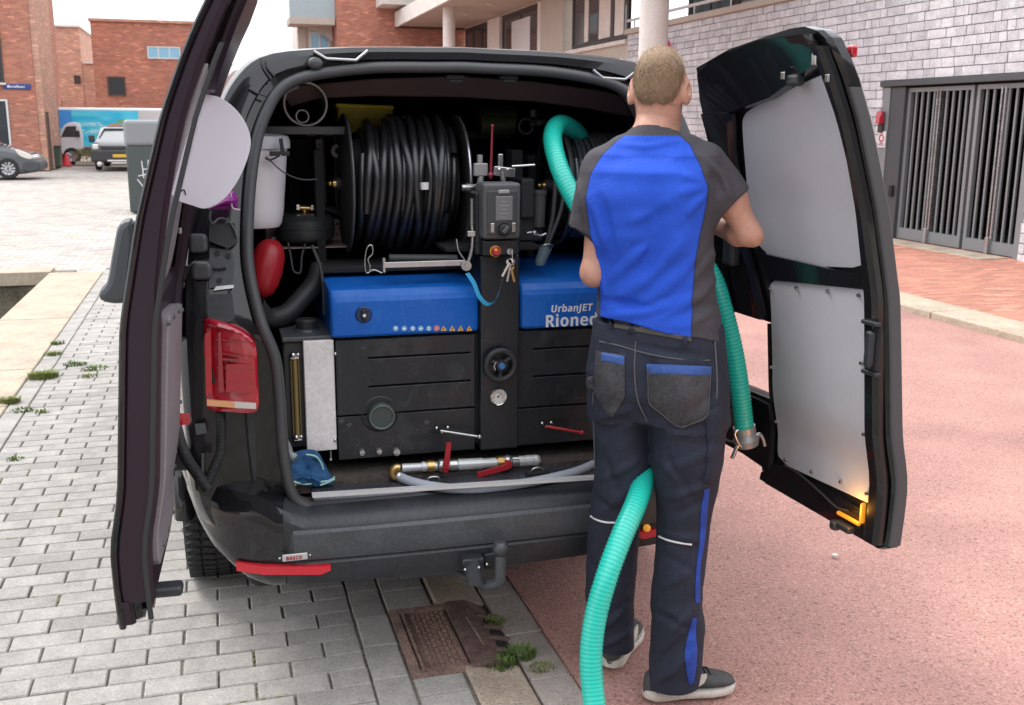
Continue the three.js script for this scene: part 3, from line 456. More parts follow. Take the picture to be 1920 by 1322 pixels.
// ================================================================ BUILDING ON THE RIGHT
{
  const X = 9.77;
  const w = thing('office_building', 'pale grey block-faced building with a dark barred garage gate opening', 'building', [11.5, 0, -25]);
  // wall core behind the blocks (opening for the gate left free)
  part(w, 'wall', [span(X + 0.02, X + 0.32, 2.3, 3.8, -24, -6), span(X + 0.02, X + 0.32, 0, 2.3, -24, -13.78), span(X + 0.02, X + 0.32, 0, 2.3, -10.72, -6)], M.mortar);
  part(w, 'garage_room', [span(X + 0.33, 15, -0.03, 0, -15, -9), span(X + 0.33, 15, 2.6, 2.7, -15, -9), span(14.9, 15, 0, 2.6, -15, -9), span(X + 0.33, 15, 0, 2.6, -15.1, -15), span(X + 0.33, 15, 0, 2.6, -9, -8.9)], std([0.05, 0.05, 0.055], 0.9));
  part(w, 'garage_pillar', [rspan(12.4, 12.7, 0, 2.6, -12.6, -12.3, 0.02), rspan(12.0, 12.25, 0, 1.0, -11.8, -11.3, 0.05)], M.beige);
  const geoC = {}; const gb = (l, h) => { const k = l.toFixed(2) + h.toFixed(3); return geoC[k] || (geoC[k] = [0, 1].map(() => { const o = [rr(0, 4), rr(0, 4)]; return uvBox(box(0.06, h - 0.012, l - 0.012, 0, 0, 0), 1, o); })); };
  const rows = 29, H = 3.8 / rows, list = [];
  for (let r = 0; r < rows; r++) { let z = -24 + rr(-0.3, 0); const y0 = r * H;
    while (z < -6) { const l = [0.15, 0.25, 0.35, 0.4, 0.2][Math.floor(rnd() * 5)]; let a = Math.max(z, -24), b = Math.min(z + l, -6); z += l; if (b - a < 0.06) continue;
      if (y0 + H > 0.001 && y0 < 2.3 - 0.02) { if (a < -10.72 && b > -13.78) { if (a < -13.78 && -13.78 - a > 0.06) b = -13.78; else if (b > -10.72 && b + 10.72 > 0.06) a = -10.72; else continue; } }
      list.push([a, b, y0]); } }
  const pr = V(0, 0, 0); const sc = list.map(([a, b, y]) => { pr.set(X, y, (a + b) / 2).project(camera); const vis = Math.abs(pr.x) < 1.02 && Math.abs(pr.y) < 1.02; const px = (pr.x + 1) * 960; return { a, b, y, s: (vis ? 0 : 100) + (px < 1480 && y < 2.2 ? 50 : 0) + Math.abs((a + b) / 2) }; }).sort((p, q) => p.s - q.s);
  const rest = [[], [], []];
  sc.forEach((t, i) => { const l = Math.round((t.b - t.a) * 20) / 20 || 0.05, gs = gb(Math.min(l, t.b - t.a + 0.008), H), g = gs[Math.floor(rnd() * 2)], k = rnd(), mi = k < 0.55 ? 0 : k < 0.8 ? 1 : 2, dx = rr(-0.006, 0.006);
    if (i < 290) { const m = new THREE.Mesh(g, M.blockWall[mi]); m.name = 'block'; m.position.set(X + dx - 11.5, t.y + H / 2, (t.a + t.b) / 2 + 25); m.castShadow = m.receiveShadow = true; w.add(m); }
    else { const q = g.clone(); q.translate(X + dx, t.y + H / 2, (t.a + t.b) / 2); rest[mi].push(q); } });
  rest.forEach((l, i) => { if (l.length) part(w, 'block_field', mergeGeometries(l), M.blockWall[i]).userData.kind = 'stuff'; });
  part(w, 'lintel', rspan(X - 0.05, X + 0.4, 2.27, 2.35, -13.85, -10.6, 0.006), M.gateDark);
  part(w, 'coping', rspan(X - 0.12, X + 0.4, 3.8, 3.92, -24, -6, 0.015), M.beige);
  const rail = part(w, 'railing', [cyl([X - 0.02, 4.12, -24], [X - 0.02, 4.12, -6], 0.035, 0.035, 10)], M.frameWhite); for (let z = -23.6; z < -6; z += 1.6) part(rail, 'post', cyl([X - 0.02, 3.9, z], [X - 0.02, 4.12, z], 0.02, 0.02, 8), M.frameWhite);
  // set-back upper storey with dark windows
  part(w, 'upper_wall', [span(11.3, 11.6, 3.8, 8, -24, -6), span(X + 0.3, 11.3, 3.7, 3.8, -24, -6)], M.frameBrown);
  for (let i = 0; i < 7; i++) windowOn(w, -23.8 + i * 2.4, -21.7 + i * 2.4, 4.0, 6.4, 11.29, { face: 'x', frame: i % 3 === 1 ? M.frameBrown : M.frameDark, mull: 1 });
  // bays beyond the round column
  part(w, 'bay_wall', [span(X + 0.0, X + 0.4, 0, 3.6, -28.5, -24), span(X, X + 0.4, 5.3, 9, -46, -24)], M.beige); part(w, 'ledge', rspan(X - 0.1, X + 0.3, 3.6, 3.7, -28.5, -24.0, 0.01), M.cream);
  windowOn(w, -28.2, -24.1, 3.7, 5.3, X + 0.05, { face: 'x', frame: M.frameDark, mull: 3, t: 0.12 });
  for (const [a, b] of [[-27.2, -26.9], [-26.1, -25.3], [-25.0, -24.4]]) part(w, 'curtain', span(X + 0.02, X + 0.04, 3.85, 5.2, a, b), M.cream);
  part(w, 'pier', [rspan(X - 0.15, X + 0.4, 0, 9, -30.6, -28.5, 0.02)], M.beige); part(w, 'pier', rspan(X - 0.06, X + 0.3, 0, 5.3, -31.2, -30.7, 0.02), M.cream);
  windowOn(w, -35.6, -31.2, 2.4, 5.3, X + 0.08, { face: 'x', frame: M.frameDark, mull: 1, t: 0.16 }); part(w, 'bay_wall', span(X + 0.0, X + 0.4, 0, 2.4, -41.2, -31.2), M.beige); part(w, 'curtain', span(X + 0.045, X + 0.06, 2.6, 5.0, -34.4, -32.3), M.frameWhite);
  part(w, 'pier', rspan(X - 0.06, X + 0.3, 0, 5.3, -37.2, -35.6, 0.02), M.cream);
  windowOn(w, -41, -37.2, 2.4, 5.3, X + 0.08, { face: 'x', frame: M.frameDark, mull: 2, t: 0.16 });
  // canopy slab over the pavement
  const can = part(w, 'canopy', [span(7.15, X + 0.3, 5.34, 5.75, -41, -15)], M.beige); part(can, 'fascia', [span(7.05, 7.15, 5.3, 5.85, -41.1, -15)], M.cream); part(can, 'edge_trim', [span(7.05, X + 0.2, 5.28, 5.34, -41.1, -40.9)], M.frameBrown);
  for (let z = -39; z < -16; z += 3.2) part(can, 'downlight', cyl([8.6, 5.32, z], [8.6, 5.345, z], 0.12, 0.12, 14), M.cream);
  part(w, 'upper_balcony', [span(7.4, X + 0.3, 8.2, 8.5, -41, -15)], M.cream);
  // brick end wing crossing the view
  part(w, 'brick_wing', span(4.85, X + 1.5, 0, 12, -48, -41.2), M.brickRed);
  const bal = part(w, 'balcony', [span(6.35, 8.6, 6.0, 6.2, -41.2, -39.7)], M.cream); part(bal, 'side_screen', span(6.35, 6.43, 6.2, 7.6, -41.2, -39.7), M.frameWhite);
  for (let i = 0; i < 8; i++) part(bal, 'baluster', cyl([6.6 + i * 0.2, 6.2, -39.75], [6.6 + i * 0.2, 7.1, -39.75], 0.025, 0.025, 6), M.frameWhite); part(bal, 'flower_box', [rspan(7.2, 7.5, 6.2, 6.5, -40, -39.85, 0.03), rspan(7.7, 8.1, 6.2, 6.6, -40, -39.85, 0.03)], tinted(0.05, 0.06, 0.15));
  part(w, 'glass_screen', span(8.2, 8.25, 6.2, 7.2, -41, -39.7), M.frameDark);
}
{
  const c = thing('round_column', 'thick white round column rising behind the head of the man', 'column', [7.9, 0, -18.2]);
  part(c, 'shaft', cyl([7.9, 0.12, -18.2], [7.9, 5.34, -18.2], 0.265, 0.265, 40), M.cream); part(c, 'base', turned([[0.34, 0], [0.34, 0.06], [0.27, 0.1]], [7.9, 0.04, -18.2], [0, 1, 0], 40), M.cream);
  const d = thing('round_column', 'slim pale round column under the far end of the canopy', 'column', [7.6, 0, -34]);
  part(d, 'shaft', cyl([7.6, 0.1, -34], [7.6, 5.34, -34], 0.2, 0.2, 24), M.cream); part(d, 'base', turned([[0.27, 0], [0.27, 0.05], [0.2, 0.1]], [7.6, 0.04, -34], [0, 1, 0], 24), M.cream);
}
{ // apartment block with balconies, far centre
  const b = thing('apartment_block', 'pale apartment block with glazed balconies left of the brick wall', 'building', [3.6, 0, -48]);
  part(b, 'wall', span(3.75, 4.84, 0, 12, -49, -43), M.cream);
  windowOn(b, 3.95, 4.75, 3.0, 5.2, -42.98, { frame: M.frameWhite, pane: skyPane, mull: 1, t: 0.07 });
  const bal = part(b, 'balcony', [span(3.1, 4.8, 5.35, 5.6, -43, -41.4)], M.beige); part(bal, 'glass_panel', [span(3.1, 4.8, 5.6, 6.6, -41.46, -41.42), span(3.1, 3.14, 5.6, 6.6, -43, -41.46)], phys([0.3, 0.36, 0.38], 0.1)); part(bal, 'handrail', [span(3.08, 4.82, 6.6, 6.66, -41.48, -41.4)], M.frameWhite); part(bal, 'bracket', [plate([[4.1, 5.35], [4.8, 5.35], [4.8, 4.8]], -42.6, -42.4)], M.beige);
  part(b, 'pillar', rspan(3.5, 3.85, 0, 5.35, -43.3, -42.9, 0.03), M.beige);
  part(b, 'flowers', [sph(4.62, 4.2, -42.4, 0.22, 1, 0.9, 1, 8), sph(4.4, 4.1, -42.4, 0.16, 1, 0.8, 1, 7), sph(4.75, 4.05, -42.35, 0.14, 1, 1, 1, 7)], tinted(0.6, 0.02, 0.06));
}
{ // barred garage gate
  const X = 9.86, g = thing('garage_gate', 'dark grey steel garage gate with vertical bars, two leaves', 'gate', [X, 0, -12.2]);
  const L = [[-13.3, -11.92], [-11.86, -10.85]];
  for (const [a, b] of L) {
    const fr = part(g, 'leaf_frame', [span(X - 0.03, X + 0.03, 0.06, 2.24, a, a + 0.06), span(X - 0.03, X + 0.03, 0.06, 2.24, b - 0.06, b), span(X - 0.03, X + 0.03, 2.18, 2.24, a + 0.06, b - 0.06), span(X - 0.03, X + 0.03, 0.06, 0.22, a + 0.06, b - 0.06)], M.gate);
    const n = Math.round((b - a) / 0.135); for (let i = 1; i < n; i++) { const z = lerp(a + 0.03, b - 0.03, i / n); part(fr, 'bar', rbox(0.034, 1.98, 0.034, X, 1.2, z, 0.006), M.gate); }
    const m = (a + b) / 2; part(fr, 'mullion', [span(X - 0.045, X + 0.03, 0.2, 2.2, m - 0.045, m - 0.02), span(X - 0.045, X + 0.03, 0.2, 2.2, m + 0.02, m + 0.045)], M.galv); part(fr, 'foot_bolt', rbox(0.08, 0.22, 0.06, X - 0.04, 0.16, m, 0.01), M.galv);
  }
  part(g, 'side_post', [rspan(X - 0.09, X + 0.1, 0, 2.26, -13.62, -13.3, 0.01)], M.gateDark); part(g, 'side_post', rspan(X - 0.09, X + 0.06, 0, 2.26, -10.85, -10.73, 0.01), M.gate);
  part(g, 'lock_box', rbox(0.05, 0.16, 0.08, X - 0.11, 0.75, -13.4, 0.01), M.dark);
}
{
  const s = thing('warning_beacon', 'red warning beacon on the grey post left of the garage gate', 'beacon', [9.74, 1.72, -13.75]);
  part(s, 'mount', [rspan(9.7, 9.78, 1.6, 1.73, -13.8, -13.7, 0.01)], M.frameDark); part(s, 'lens', [turned([[0.001, 0.2], [0.05, 0.18], [0.062, 0.12], [0.062, 0]], [9.7, 1.73, -13.75], [0, 1, 0], 20)], M.lensRed);
  const p = thing('wall_sign', 'small white sign with a pink ring below the red beacon', 'sign', [9.75, 1.38, -13.72]);
  part(p, 'plate', rspan(9.735, 9.75, 1.38, 1.62, -13.81, -13.63, 0.004), M.frameWhite); const rg = new THREE.TorusGeometry(0.05, 0.011, 8, 24); rg.rotateY(Math.PI / 2); rg.translate(9.733, 1.52, -13.72); part(p, 'ring', [rg], tinted(0.5, 0.05, 0.1)); part(p, 'print_line', [span(9.731, 9.736, 1.41, 1.425, -13.79, -13.65), span(9.731, 9.736, 1.435, 1.45, -13.77, -13.67)], tinted(0.3, 0.1, 0.14));
  part(thing('pilaster', 'tall grey metal panel beside the left edge of the garage gate', 'panel', [9.8, 0, -13.75]), 'face', rspan(9.755, 9.83, 0, 2.26, -13.9, -13.63, 0.006), M.gate);
}
single('pebble', 'small white pebble lying alone on the red road right of the man', 'pebble', (() => { const p = hit(1565, 1042, 'y', 0), g = sph(p.x, 0.002, p.z, 0.011, 1.3, 0.7, 0.9, 9); return g; })(), tinted(0.6, 0.6, 0.56, 0.9));
{ // pink windmill flag above the head of the man, on the parapet
  const p = hit(1252, 86, 'x', 9.6), t = thing('pink_pennant', 'pink folded pennant on the parapet just above the head of the man', 'pennant', [p.x, 3.5, p.z]);
  part(t, 'stick', cyl([p.x, 3.3, p.z], [p.x, p.y - 0.1, p.z], 0.015, 0.015, 6), M.frameBrown);
  part(t, 'cloth', plate([[p.x - 0.22, p.y - 0.2], [p.x - 0.13, p.y + 0.1], [p.x + 0.02, p.y + 0.12], [p.x + 0.16, p.y - 0.2], [p.x + 0.02, p.y - 0.08]], p.z - 0.03, p.z + 0.03, 0.01), tinted(0.66, 0.06, 0.2)); part(t, 'inner_fold', plate([[p.x - 0.06, p.y - 0.12], [p.x - 0.02, p.y + 0.06], [p.x + 0.1, p.y - 0.18]], p.z + 0.03, p.z + 0.05), tinted(0.4, 0.01, 0.08));
}

// ================================================================ THE VAN
const XC = 0.75;
const zf = (y) => -2.95 - 0.28 * Math.max(0, y - 1.1);          // rear face leans forward above the belt
const van = thing('delivery_van', 'black panel van with both rear doors open and hose reels inside', 'van', [XC, 0, -5.3]);
const outerP = [[0, 0.50], [0.5, 0.50], [0.80, 0.505], [0.855, 0.60], [0.868, 0.80], [0.87, 0.98], [0.868, 1.12], [0.86, 1.22], [0.84, 1.36], [0.79, 1.56], [0.735, 1.72], [0.685, 1.81], [0.61, 1.875], [0.42, 1.905], [0, 1.918]];
const innerP = [[0, 0.562], [0.46, 0.562], [0.53, 0.566], [0.568, 0.60], [0.590, 0.72], [0.596, 0.92], [0.605, 1.03], [0.638, 1.13], [0.662, 1.27], [0.662, 1.36], [0.633, 1.58], [0.595, 1.70], [0.53, 1.79], [0.34, 1.838], [0, 1.852]];
function fullLoop(P, per = 4) {                          // half outline -> closed loop of [dx, y]
  const c = curve(P.map(([x, y]) => V(x, y, 0))), half = []; for (let i = 0; i <= P.length - 1; i++) for (let k = 0; k < (i < P.length - 1 ? per : 1); k++) { const p = c.getPoint((i + k / per) / (P.length - 1)); half.push([Math.max(0, p.x), p.y]); }
  const out = half.map(([x, y]) => [-x, y]); for (let i = half.length - 2; i > 0; i--) out.push(half[i]); return out;
}
const OL = fullLoop(outerP), IL = fullLoop(innerP);
const mix = (t) => OL.map(([x, y], i) => [lerp(x, IL[i][0], t), lerp(y, IL[i][1], t)]);
const at3 = (L, dz, s = 1, cy = 1.2) => L.map(([x, y]) => V(XC + x * s, cy + (y - cy) * s, zf(y) + dz));
{
  // rear ring: rounded outer corner, flat pillar face, step, flange running into the opening
  part(van, 'rear_frame', loft([at3(OL, -0.07), at3(mix(0.02), -0.035), at3(mix(0.09), -0.008), at3(mix(0.3), 0), at3(mix(0.62), -0.004), at3(mix(0.66), -0.03), at3(mix(0.93), -0.036), at3(IL, -0.03)], { cap: false, crease: 0.5 }), M.paint);
  // outer shell forward to the nose
  const sec = (z, k, w, ylow = 0.5, kz = 0) => OL.map(([x, y]) => { const Y = y > 1.05 ? 1.05 + (y - 1.05) * k : Math.max(y, ylow), t = sstep(1.05, 1.9, y); return V(XC + x * w * (k < 0.6 ? lerp(1, 1.06, t) : 1), Y, z + kz * t + (z > -3.6 ? (zf(y) + 2.95) * (z + 3.6) / 0.55 : 0)); });
  const shell = loft([at3(OL, -0.07), sec(-3.2, 1.005, 1.03), sec(-3.55, 1.012, 1.05), sec(-5.6, 1.02, 1.055), sec(-6.0, 1.0, 1.05), sec(-6.35, 0.86, 1.04), sec(-6.75, 0.5, 0.99), sec(-7.05, 0.14, 0.98), sec(-7.5, 0.03, 0.95), sec(-7.74, -0.25, 0.85)], { crease: 0.45, cap: 'end' });
  const body = part(van, 'body', shell, M.paint);
  part(van, 'underbody', [rspan(XC - 0.72, XC + 0.72, 0.28, 0.52, -7.4, -3.02, 0.05), cyl([XC - 0.75, 0.33, -3.9], [XC + 0.75, 0.33, -3.9], 0.05), span(XC - 0.9, XC + 0.9, 0.36, 0.5, -7.5, -4.3), rspan(XC + 0.2, XC + 0.55, 0.24, 0.4, -3.9, -3.25, 0.06)], M.dark);
  part(body, 'side_window', [span(XC - 0.915, XC - 0.88, 1.18, 1.42, -6.1, -5.3), span(XC + 0.88, XC + 0.915, 1.18, 1.42, -6.1, -5.3)].map((g) => g), M.glass);
  parts(van, 'wheel_arch', [-1, 1].map((s) => { const g = new THREE.TorusGeometry(0.40, 0.035, 8, 24, Math.PI); g.rotateY(Math.PI / 2); g.translate(XC + s * 0.905, 0.36, -3.9); return g; }), M.paint);
  // inside: roof band, liner, floor, bulkhead
  part(van, 'opening_flange', loft([at3(IL, -0.03), at3(IL, -0.10, 1.005), at3(IL, -0.17, 1.03)], { cap: false, crease: 0.5 }), M.linerWarm);
  const big = IL.map(([x, y]) => [x * 1.16, y > 1.2 ? 1.2 + (y - 1.2) * 1.04 : y]);
  part(van, 'interior_liner', loft([at3(IL, -0.17, 1.03), at3(big, -0.22), big.map(([x, y]) => V(XC + x, y, -3.9)), big.map(([x, y]) => V(XC + x, y, -5.25))], { cap: 'end', crease: 0.5 }), M.liner);
  part(van, 'cargo_floor', span(XC - 0.72, XC + 0.72, 0.57, 0.60, -5.2, -3.06), std([1, 1, 1], 0.8, 0, { map: gritMap([0.055, 0.045, 0.038], 1.0, 0.5, 256, 0.12, 230) }));
  part(van, 'sill_plate', loft([-0.51, 0.57].map((x) => [V(XC + x, 0.566, -2.972), V(XC + x, 0.584, -2.985), V(XC + x, 0.588, -3.06), V(XC + x, 0.575, -3.06)]), { crease: 0.3 }), std([0.085, 0.085, 0.10], 0.35, 0.5, { roughnessMap: wearRough }));
  for (const px of [815, 1010]) { const p = hit(px, px === 815 ? 934 : 915, 'z', -2.985); part(van, 'latch_slot', [rbox(0.075, 0.02, 0.03, p.x, 0.588, -3.0, 0.004)], M.dark); part(van, 'striker', tube([[p.x - 0.02, 0.594, -3.0], [p.x - 0.015, 0.606, -3.0], [p.x + 0.015, 0.606, -3.0], [p.x + 0.02, 0.594, -3.0]], 0.004, 16, 6), M.steel); }
  for (const px of [853, 953]) { const p = hit(px, 153, 'z', -3.2); part(van, 'roof_striker', [rbox(0.058, 0.016, 0.03, p.x, p.y + 0.012, -3.2, 0.006), cyl([p.x - 0.02, p.y, -3.185], [p.x + 0.02, p.y, -3.185], 0.005)], M.dark); }
  part(van, 'door_seal', loft(curve([...IL.map(([x, y]) => V(XC + x * 1.004, 1.2 + (y - 1.2) * 1.004, zf(y) - 0.018))], true).getSpacedPoints(220).slice(0, 220).map((p, i, a) => { const q = a[(i + 1) % a.length], o = a[(i + a.length - 1) % a.length], T = q.clone().sub(o).normalize(), N = V(0, 0, 1), B = T.clone().cross(N).normalize(); return Array.from({ length: 8 }, (_, k) => { const t = k / 8 * 6.283; return p.clone().addScaledVector(B, Math.cos(t) * 0.017).addScaledVector(N, Math.sin(t) * 0.021); }); }).concat([]).map((s) => s).reduce((A, s, i, all) => (A.push(s), i === all.length - 1 && A.push(all[0]), A), []), { cap: false, crease: 1.2 }), M.rubberGrey);
  part(van, 'roof_header', plate([[530, 178], [560, 160], [700, 147], [860, 142], [1000, 152], [1120, 168], [1200, 186], [1200, 222], [1100, 203], [1000, 190], [860, 182], [700, 180], [600, 184], [545, 200]].map(([x, y]) => { const p = hit(x, y, 'z', -3.5); return [p.x, p.y]; }), -3.53, -3.5, 0.006), M.linerWarm);
  // roof edge: hinge covers, with bright bars built in place of the glare reflected there
  for (const pts of [[[588, 96], [612, 110], [668, 113], [690, 95]], [[1112, 131], [1130, 146], [1172, 149], [1190, 136]]]) { const q = pts.map(([x, y]) => { const p = hit(x, y, 'z', -3.155); return p; }); part(van, 'glare_outline', [0, 1, 2].map((k) => cyl(q[k], q[k + 1], 0.0045, 0.0045, 8)), M.galv); part(van, 'roof_mount', loft([0, 1].map((k) => [...q].map((p) => V(p.x, p.y - 0.004 + k * 0.002, p.z - 0.01 - k * 0.08))), { closed: false }), M.plastic); }
  { const p = hit(592, 118, 'z', -3.14); part(van, 'roof_lamp', sph(p.x, p.y, -3.155, 0.022, 1, 0.8, 0.6), M.rubberGrey); }
  // washer tubes and wiring on the upper pillar
  for (const l of [[[490, 108], [494, 124], [510, 148]], [[499, 112], [503, 126], [516, 142]], [[466, 165], [482, 174], [500, 180]]]) part(van, 'wire', tube(l.map(([x, y]) => { const p = hit(x, y, 'z', -3.11); p.z = zf(p.y) + 0.006; return p; }), 0.003, 20, 6), M.rubber);
}
{ // hinge pillar hardware above the left lamp
  const P = (x, y, d = 0) => { let z = -3; for (let i = 0; i < 8; i++) z = zf(hit(x, y, 'z', z).y) + d; return hit(x, y, 'z', z); };
  const quad = (pts, d0, d1) => loft([pts.map((p) => P(p[0], p[1], d0)), pts.map((p) => P(p[0], p[1], d1))], { crease: 0.3 });
  part(van, 'hinge_plate', quad([[393, 465], [432, 468], [440, 480], [438, 540], [392, 540]], -0.02, 0.012), M.plasticGrey);
  part(van, 'hinge_cover', quad([[388, 553], [435, 550], [440, 595], [430, 604], [390, 598]], -0.02, 0.014), M.plastic);
  part(van, 'wire_grommet', [quad([[392, 420], [440, 418], [446, 455], [428, 466], [392, 452]], -0.02, 0.03)], M.rubber);
  parts(van, 'hinge_bolt', [[408, 475], [428, 480], [412, 526]].map(([x, y]) => { const p = P(x, y, 0.015); return cyl([p.x, p.y, p.z - 0.01], [p.x, p.y, p.z + 0.004], 0.008, 0.007, 6); }), M.plastic);
  part(van, 'wire', tube([[396, 395], [394, 408], [398, 420], [412, 410], [424, 412], [438, 428], [444, 445]].map(([x, y]) => P(x, y, 0.036)), 0.003, 40, 6), M.plasticGrey);
  part(van, 'wire', tube([[392, 503], [410, 505], [424, 503]].map(([x, y]) => P(x, y, 0.02)), 0.004, 16, 6), M.dark);
  part(van, 'trim_strip', quad([[405, 537], [438, 534], [438, 540], [400, 545]], 0.005, 0.016), M.steel);
  // left hinges: two dark arms to the door
  for (const [y, h] of [[1.27, 0.05], [0.72, 0.06]]) part(van, 'door_hinge', [rbox(0.17, h, 0.05, -0.10, y, -3.03, 0.012), cyl([-0.17, y - h * 0.6, -3.0], [-0.17, y + h * 0.6, -3.0], 0.018)], M.plastic);
  for (const [y, h] of [[1.25, 0.06], [1.42, 0.05], [0.72, 0.06]]) part(van, 'door_hinge', [rbox(0.20, h, 0.05, 1.62, y, -3.03, 0.012), cyl([1.70, y - h * 0.6, -3.0], [1.70, y + h * 0.6, -3.0], 0.018)], M.plastic);
  // corrugated wiring conduits below the left lamp
  const conduit = (pts, r) => { const c = curve(pts), n = Math.round(c.getLength() / 0.0065), secs = []; const fr = c.computeFrenetFrames(n * 2); for (let i = 0; i <= n * 2; i++) { const p = c.getPointAt(i / (n * 2)), k = r * (i % 2 ? 1 : 0.8); secs.push(Array.from({ length: 10 }, (_, j) => { const a = j / 10 * 6.283; return p.clone().addScaledVector(fr.normals[i], Math.cos(a) * k).addScaledVector(fr.binormals[i], Math.sin(a) * k); })); } return loft(secs, { crease: 0.9 }); };
  part(van, 'conduit', conduit([[413, 770], [415, 810], [412, 850], [398, 885], [385, 915]].map(([x, y]) => hit(x, y, 'z', -2.955)), 0.016), M.rubber);
  part(van, 'conduit', conduit([[330, 800], [338, 830], [350, 860], [372, 892], [388, 916]].map(([x, y], i) => hit(x, y, 'z', -2.9 - i * 0.012)), 0.017), M.rubber);
  part(van, 'lamp_backing', [quad([[388, 772], [478, 772], [480, 905], [400, 912], [372, 850]], -0.06, -0.02)], M.plastic);
  part(van, 'side_marker', [quad([[323, 776], [356, 774], [357, 795], [324, 800]], 0, 0.02)], M.lensRed);
  parts(van, 'connector', [quad([[365, 795], [385, 793], [388, 812], [368, 816]], 0, 0.02), quad([[378, 850], [383, 850], [383, 900], [377, 900]], 0, 0.012)], M.plasticGrey);
}
// rear lamps
function tailLamp(mir) {
  const ZL = -2.945, X = (x) => mir ? 2 * XC - x : x;
  const out = [[384, 602], [408, 604], [440, 614], [466, 630], [480, 648], [484, 700], [485, 770], [478, 777], [430, 776], [378, 770], [373, 740], [376, 680], [380, 630]].map(([x, y]) => { const p = hit(x, y, 'z', ZL + 0.03); return [p.x, p.y]; });
  const L = smoothLoop(out, 60), c = L.reduce((a, p) => [a[0] + p[0] / 60, a[1] + p[1] / 60], [0, 0]);
  const ring = (s, dz) => L.map(([x, y]) => { const px = c[0] + (x - c[0]) * s, py = c[1] + (y - c[1]) * s; const t = clamp((0.0 - px) / 0.07, 0, 1); return V(X(px), py, ZL + dz - 0.06 * t * t); });
  const lens = part(van, 'tail_lamp', loft([ring(1, -0.05), ring(1, 0.012), ring(0.97, 0.022), ring(0.90, 0.026)], { crease: 0.6 }), M.lensRed);
  const qd = (pts, d) => plate(pts.map(([x, y]) => { const p = hit(x, y, 'z', ZL + 0.03); return [X(p.x), p.y]; }), ZL + 0.018, ZL + d);
  part(lens, 'clear_strip', qd([[388, 750], [440, 754], [440, 765], [388, 761]], 0.029), M.lensAmber); part(lens, 'reverse_lens', qd([[440, 754], [480, 756], [480, 767], [440, 765]], 0.0295), M.lensClear);
  part(lens, 'inner_reflector', [qd([[409, 625], [414, 622], [420, 735], [410, 738]], 0.0275), qd([[416, 672], [446, 674], [446, 677], [416, 676]], 0.0275)], M.lensDark);
  part(lens, 'light_bar', [qd([[384, 628], [395, 618], [398, 738], [386, 742]], 0.0272)], M.red); part(lens, 'inner_reflector', [qd([[424, 684], [470, 682], [474, 738], [424, 736]], 0.0271)], phys([0.36, 0.005, 0.02], 0.12, { clearcoat: 1 })); part(lens, 'lens_rib', [0, 1, 2, 3].map((i) => qd([[404, 636 + i * 26], [476, 642 + i * 26], [476, 643.2 + i * 26], [404, 637.2 + i * 26]], 0.0278)), M.lensDark);
  return lens;
}
tailLamp(false); tailLamp(true);
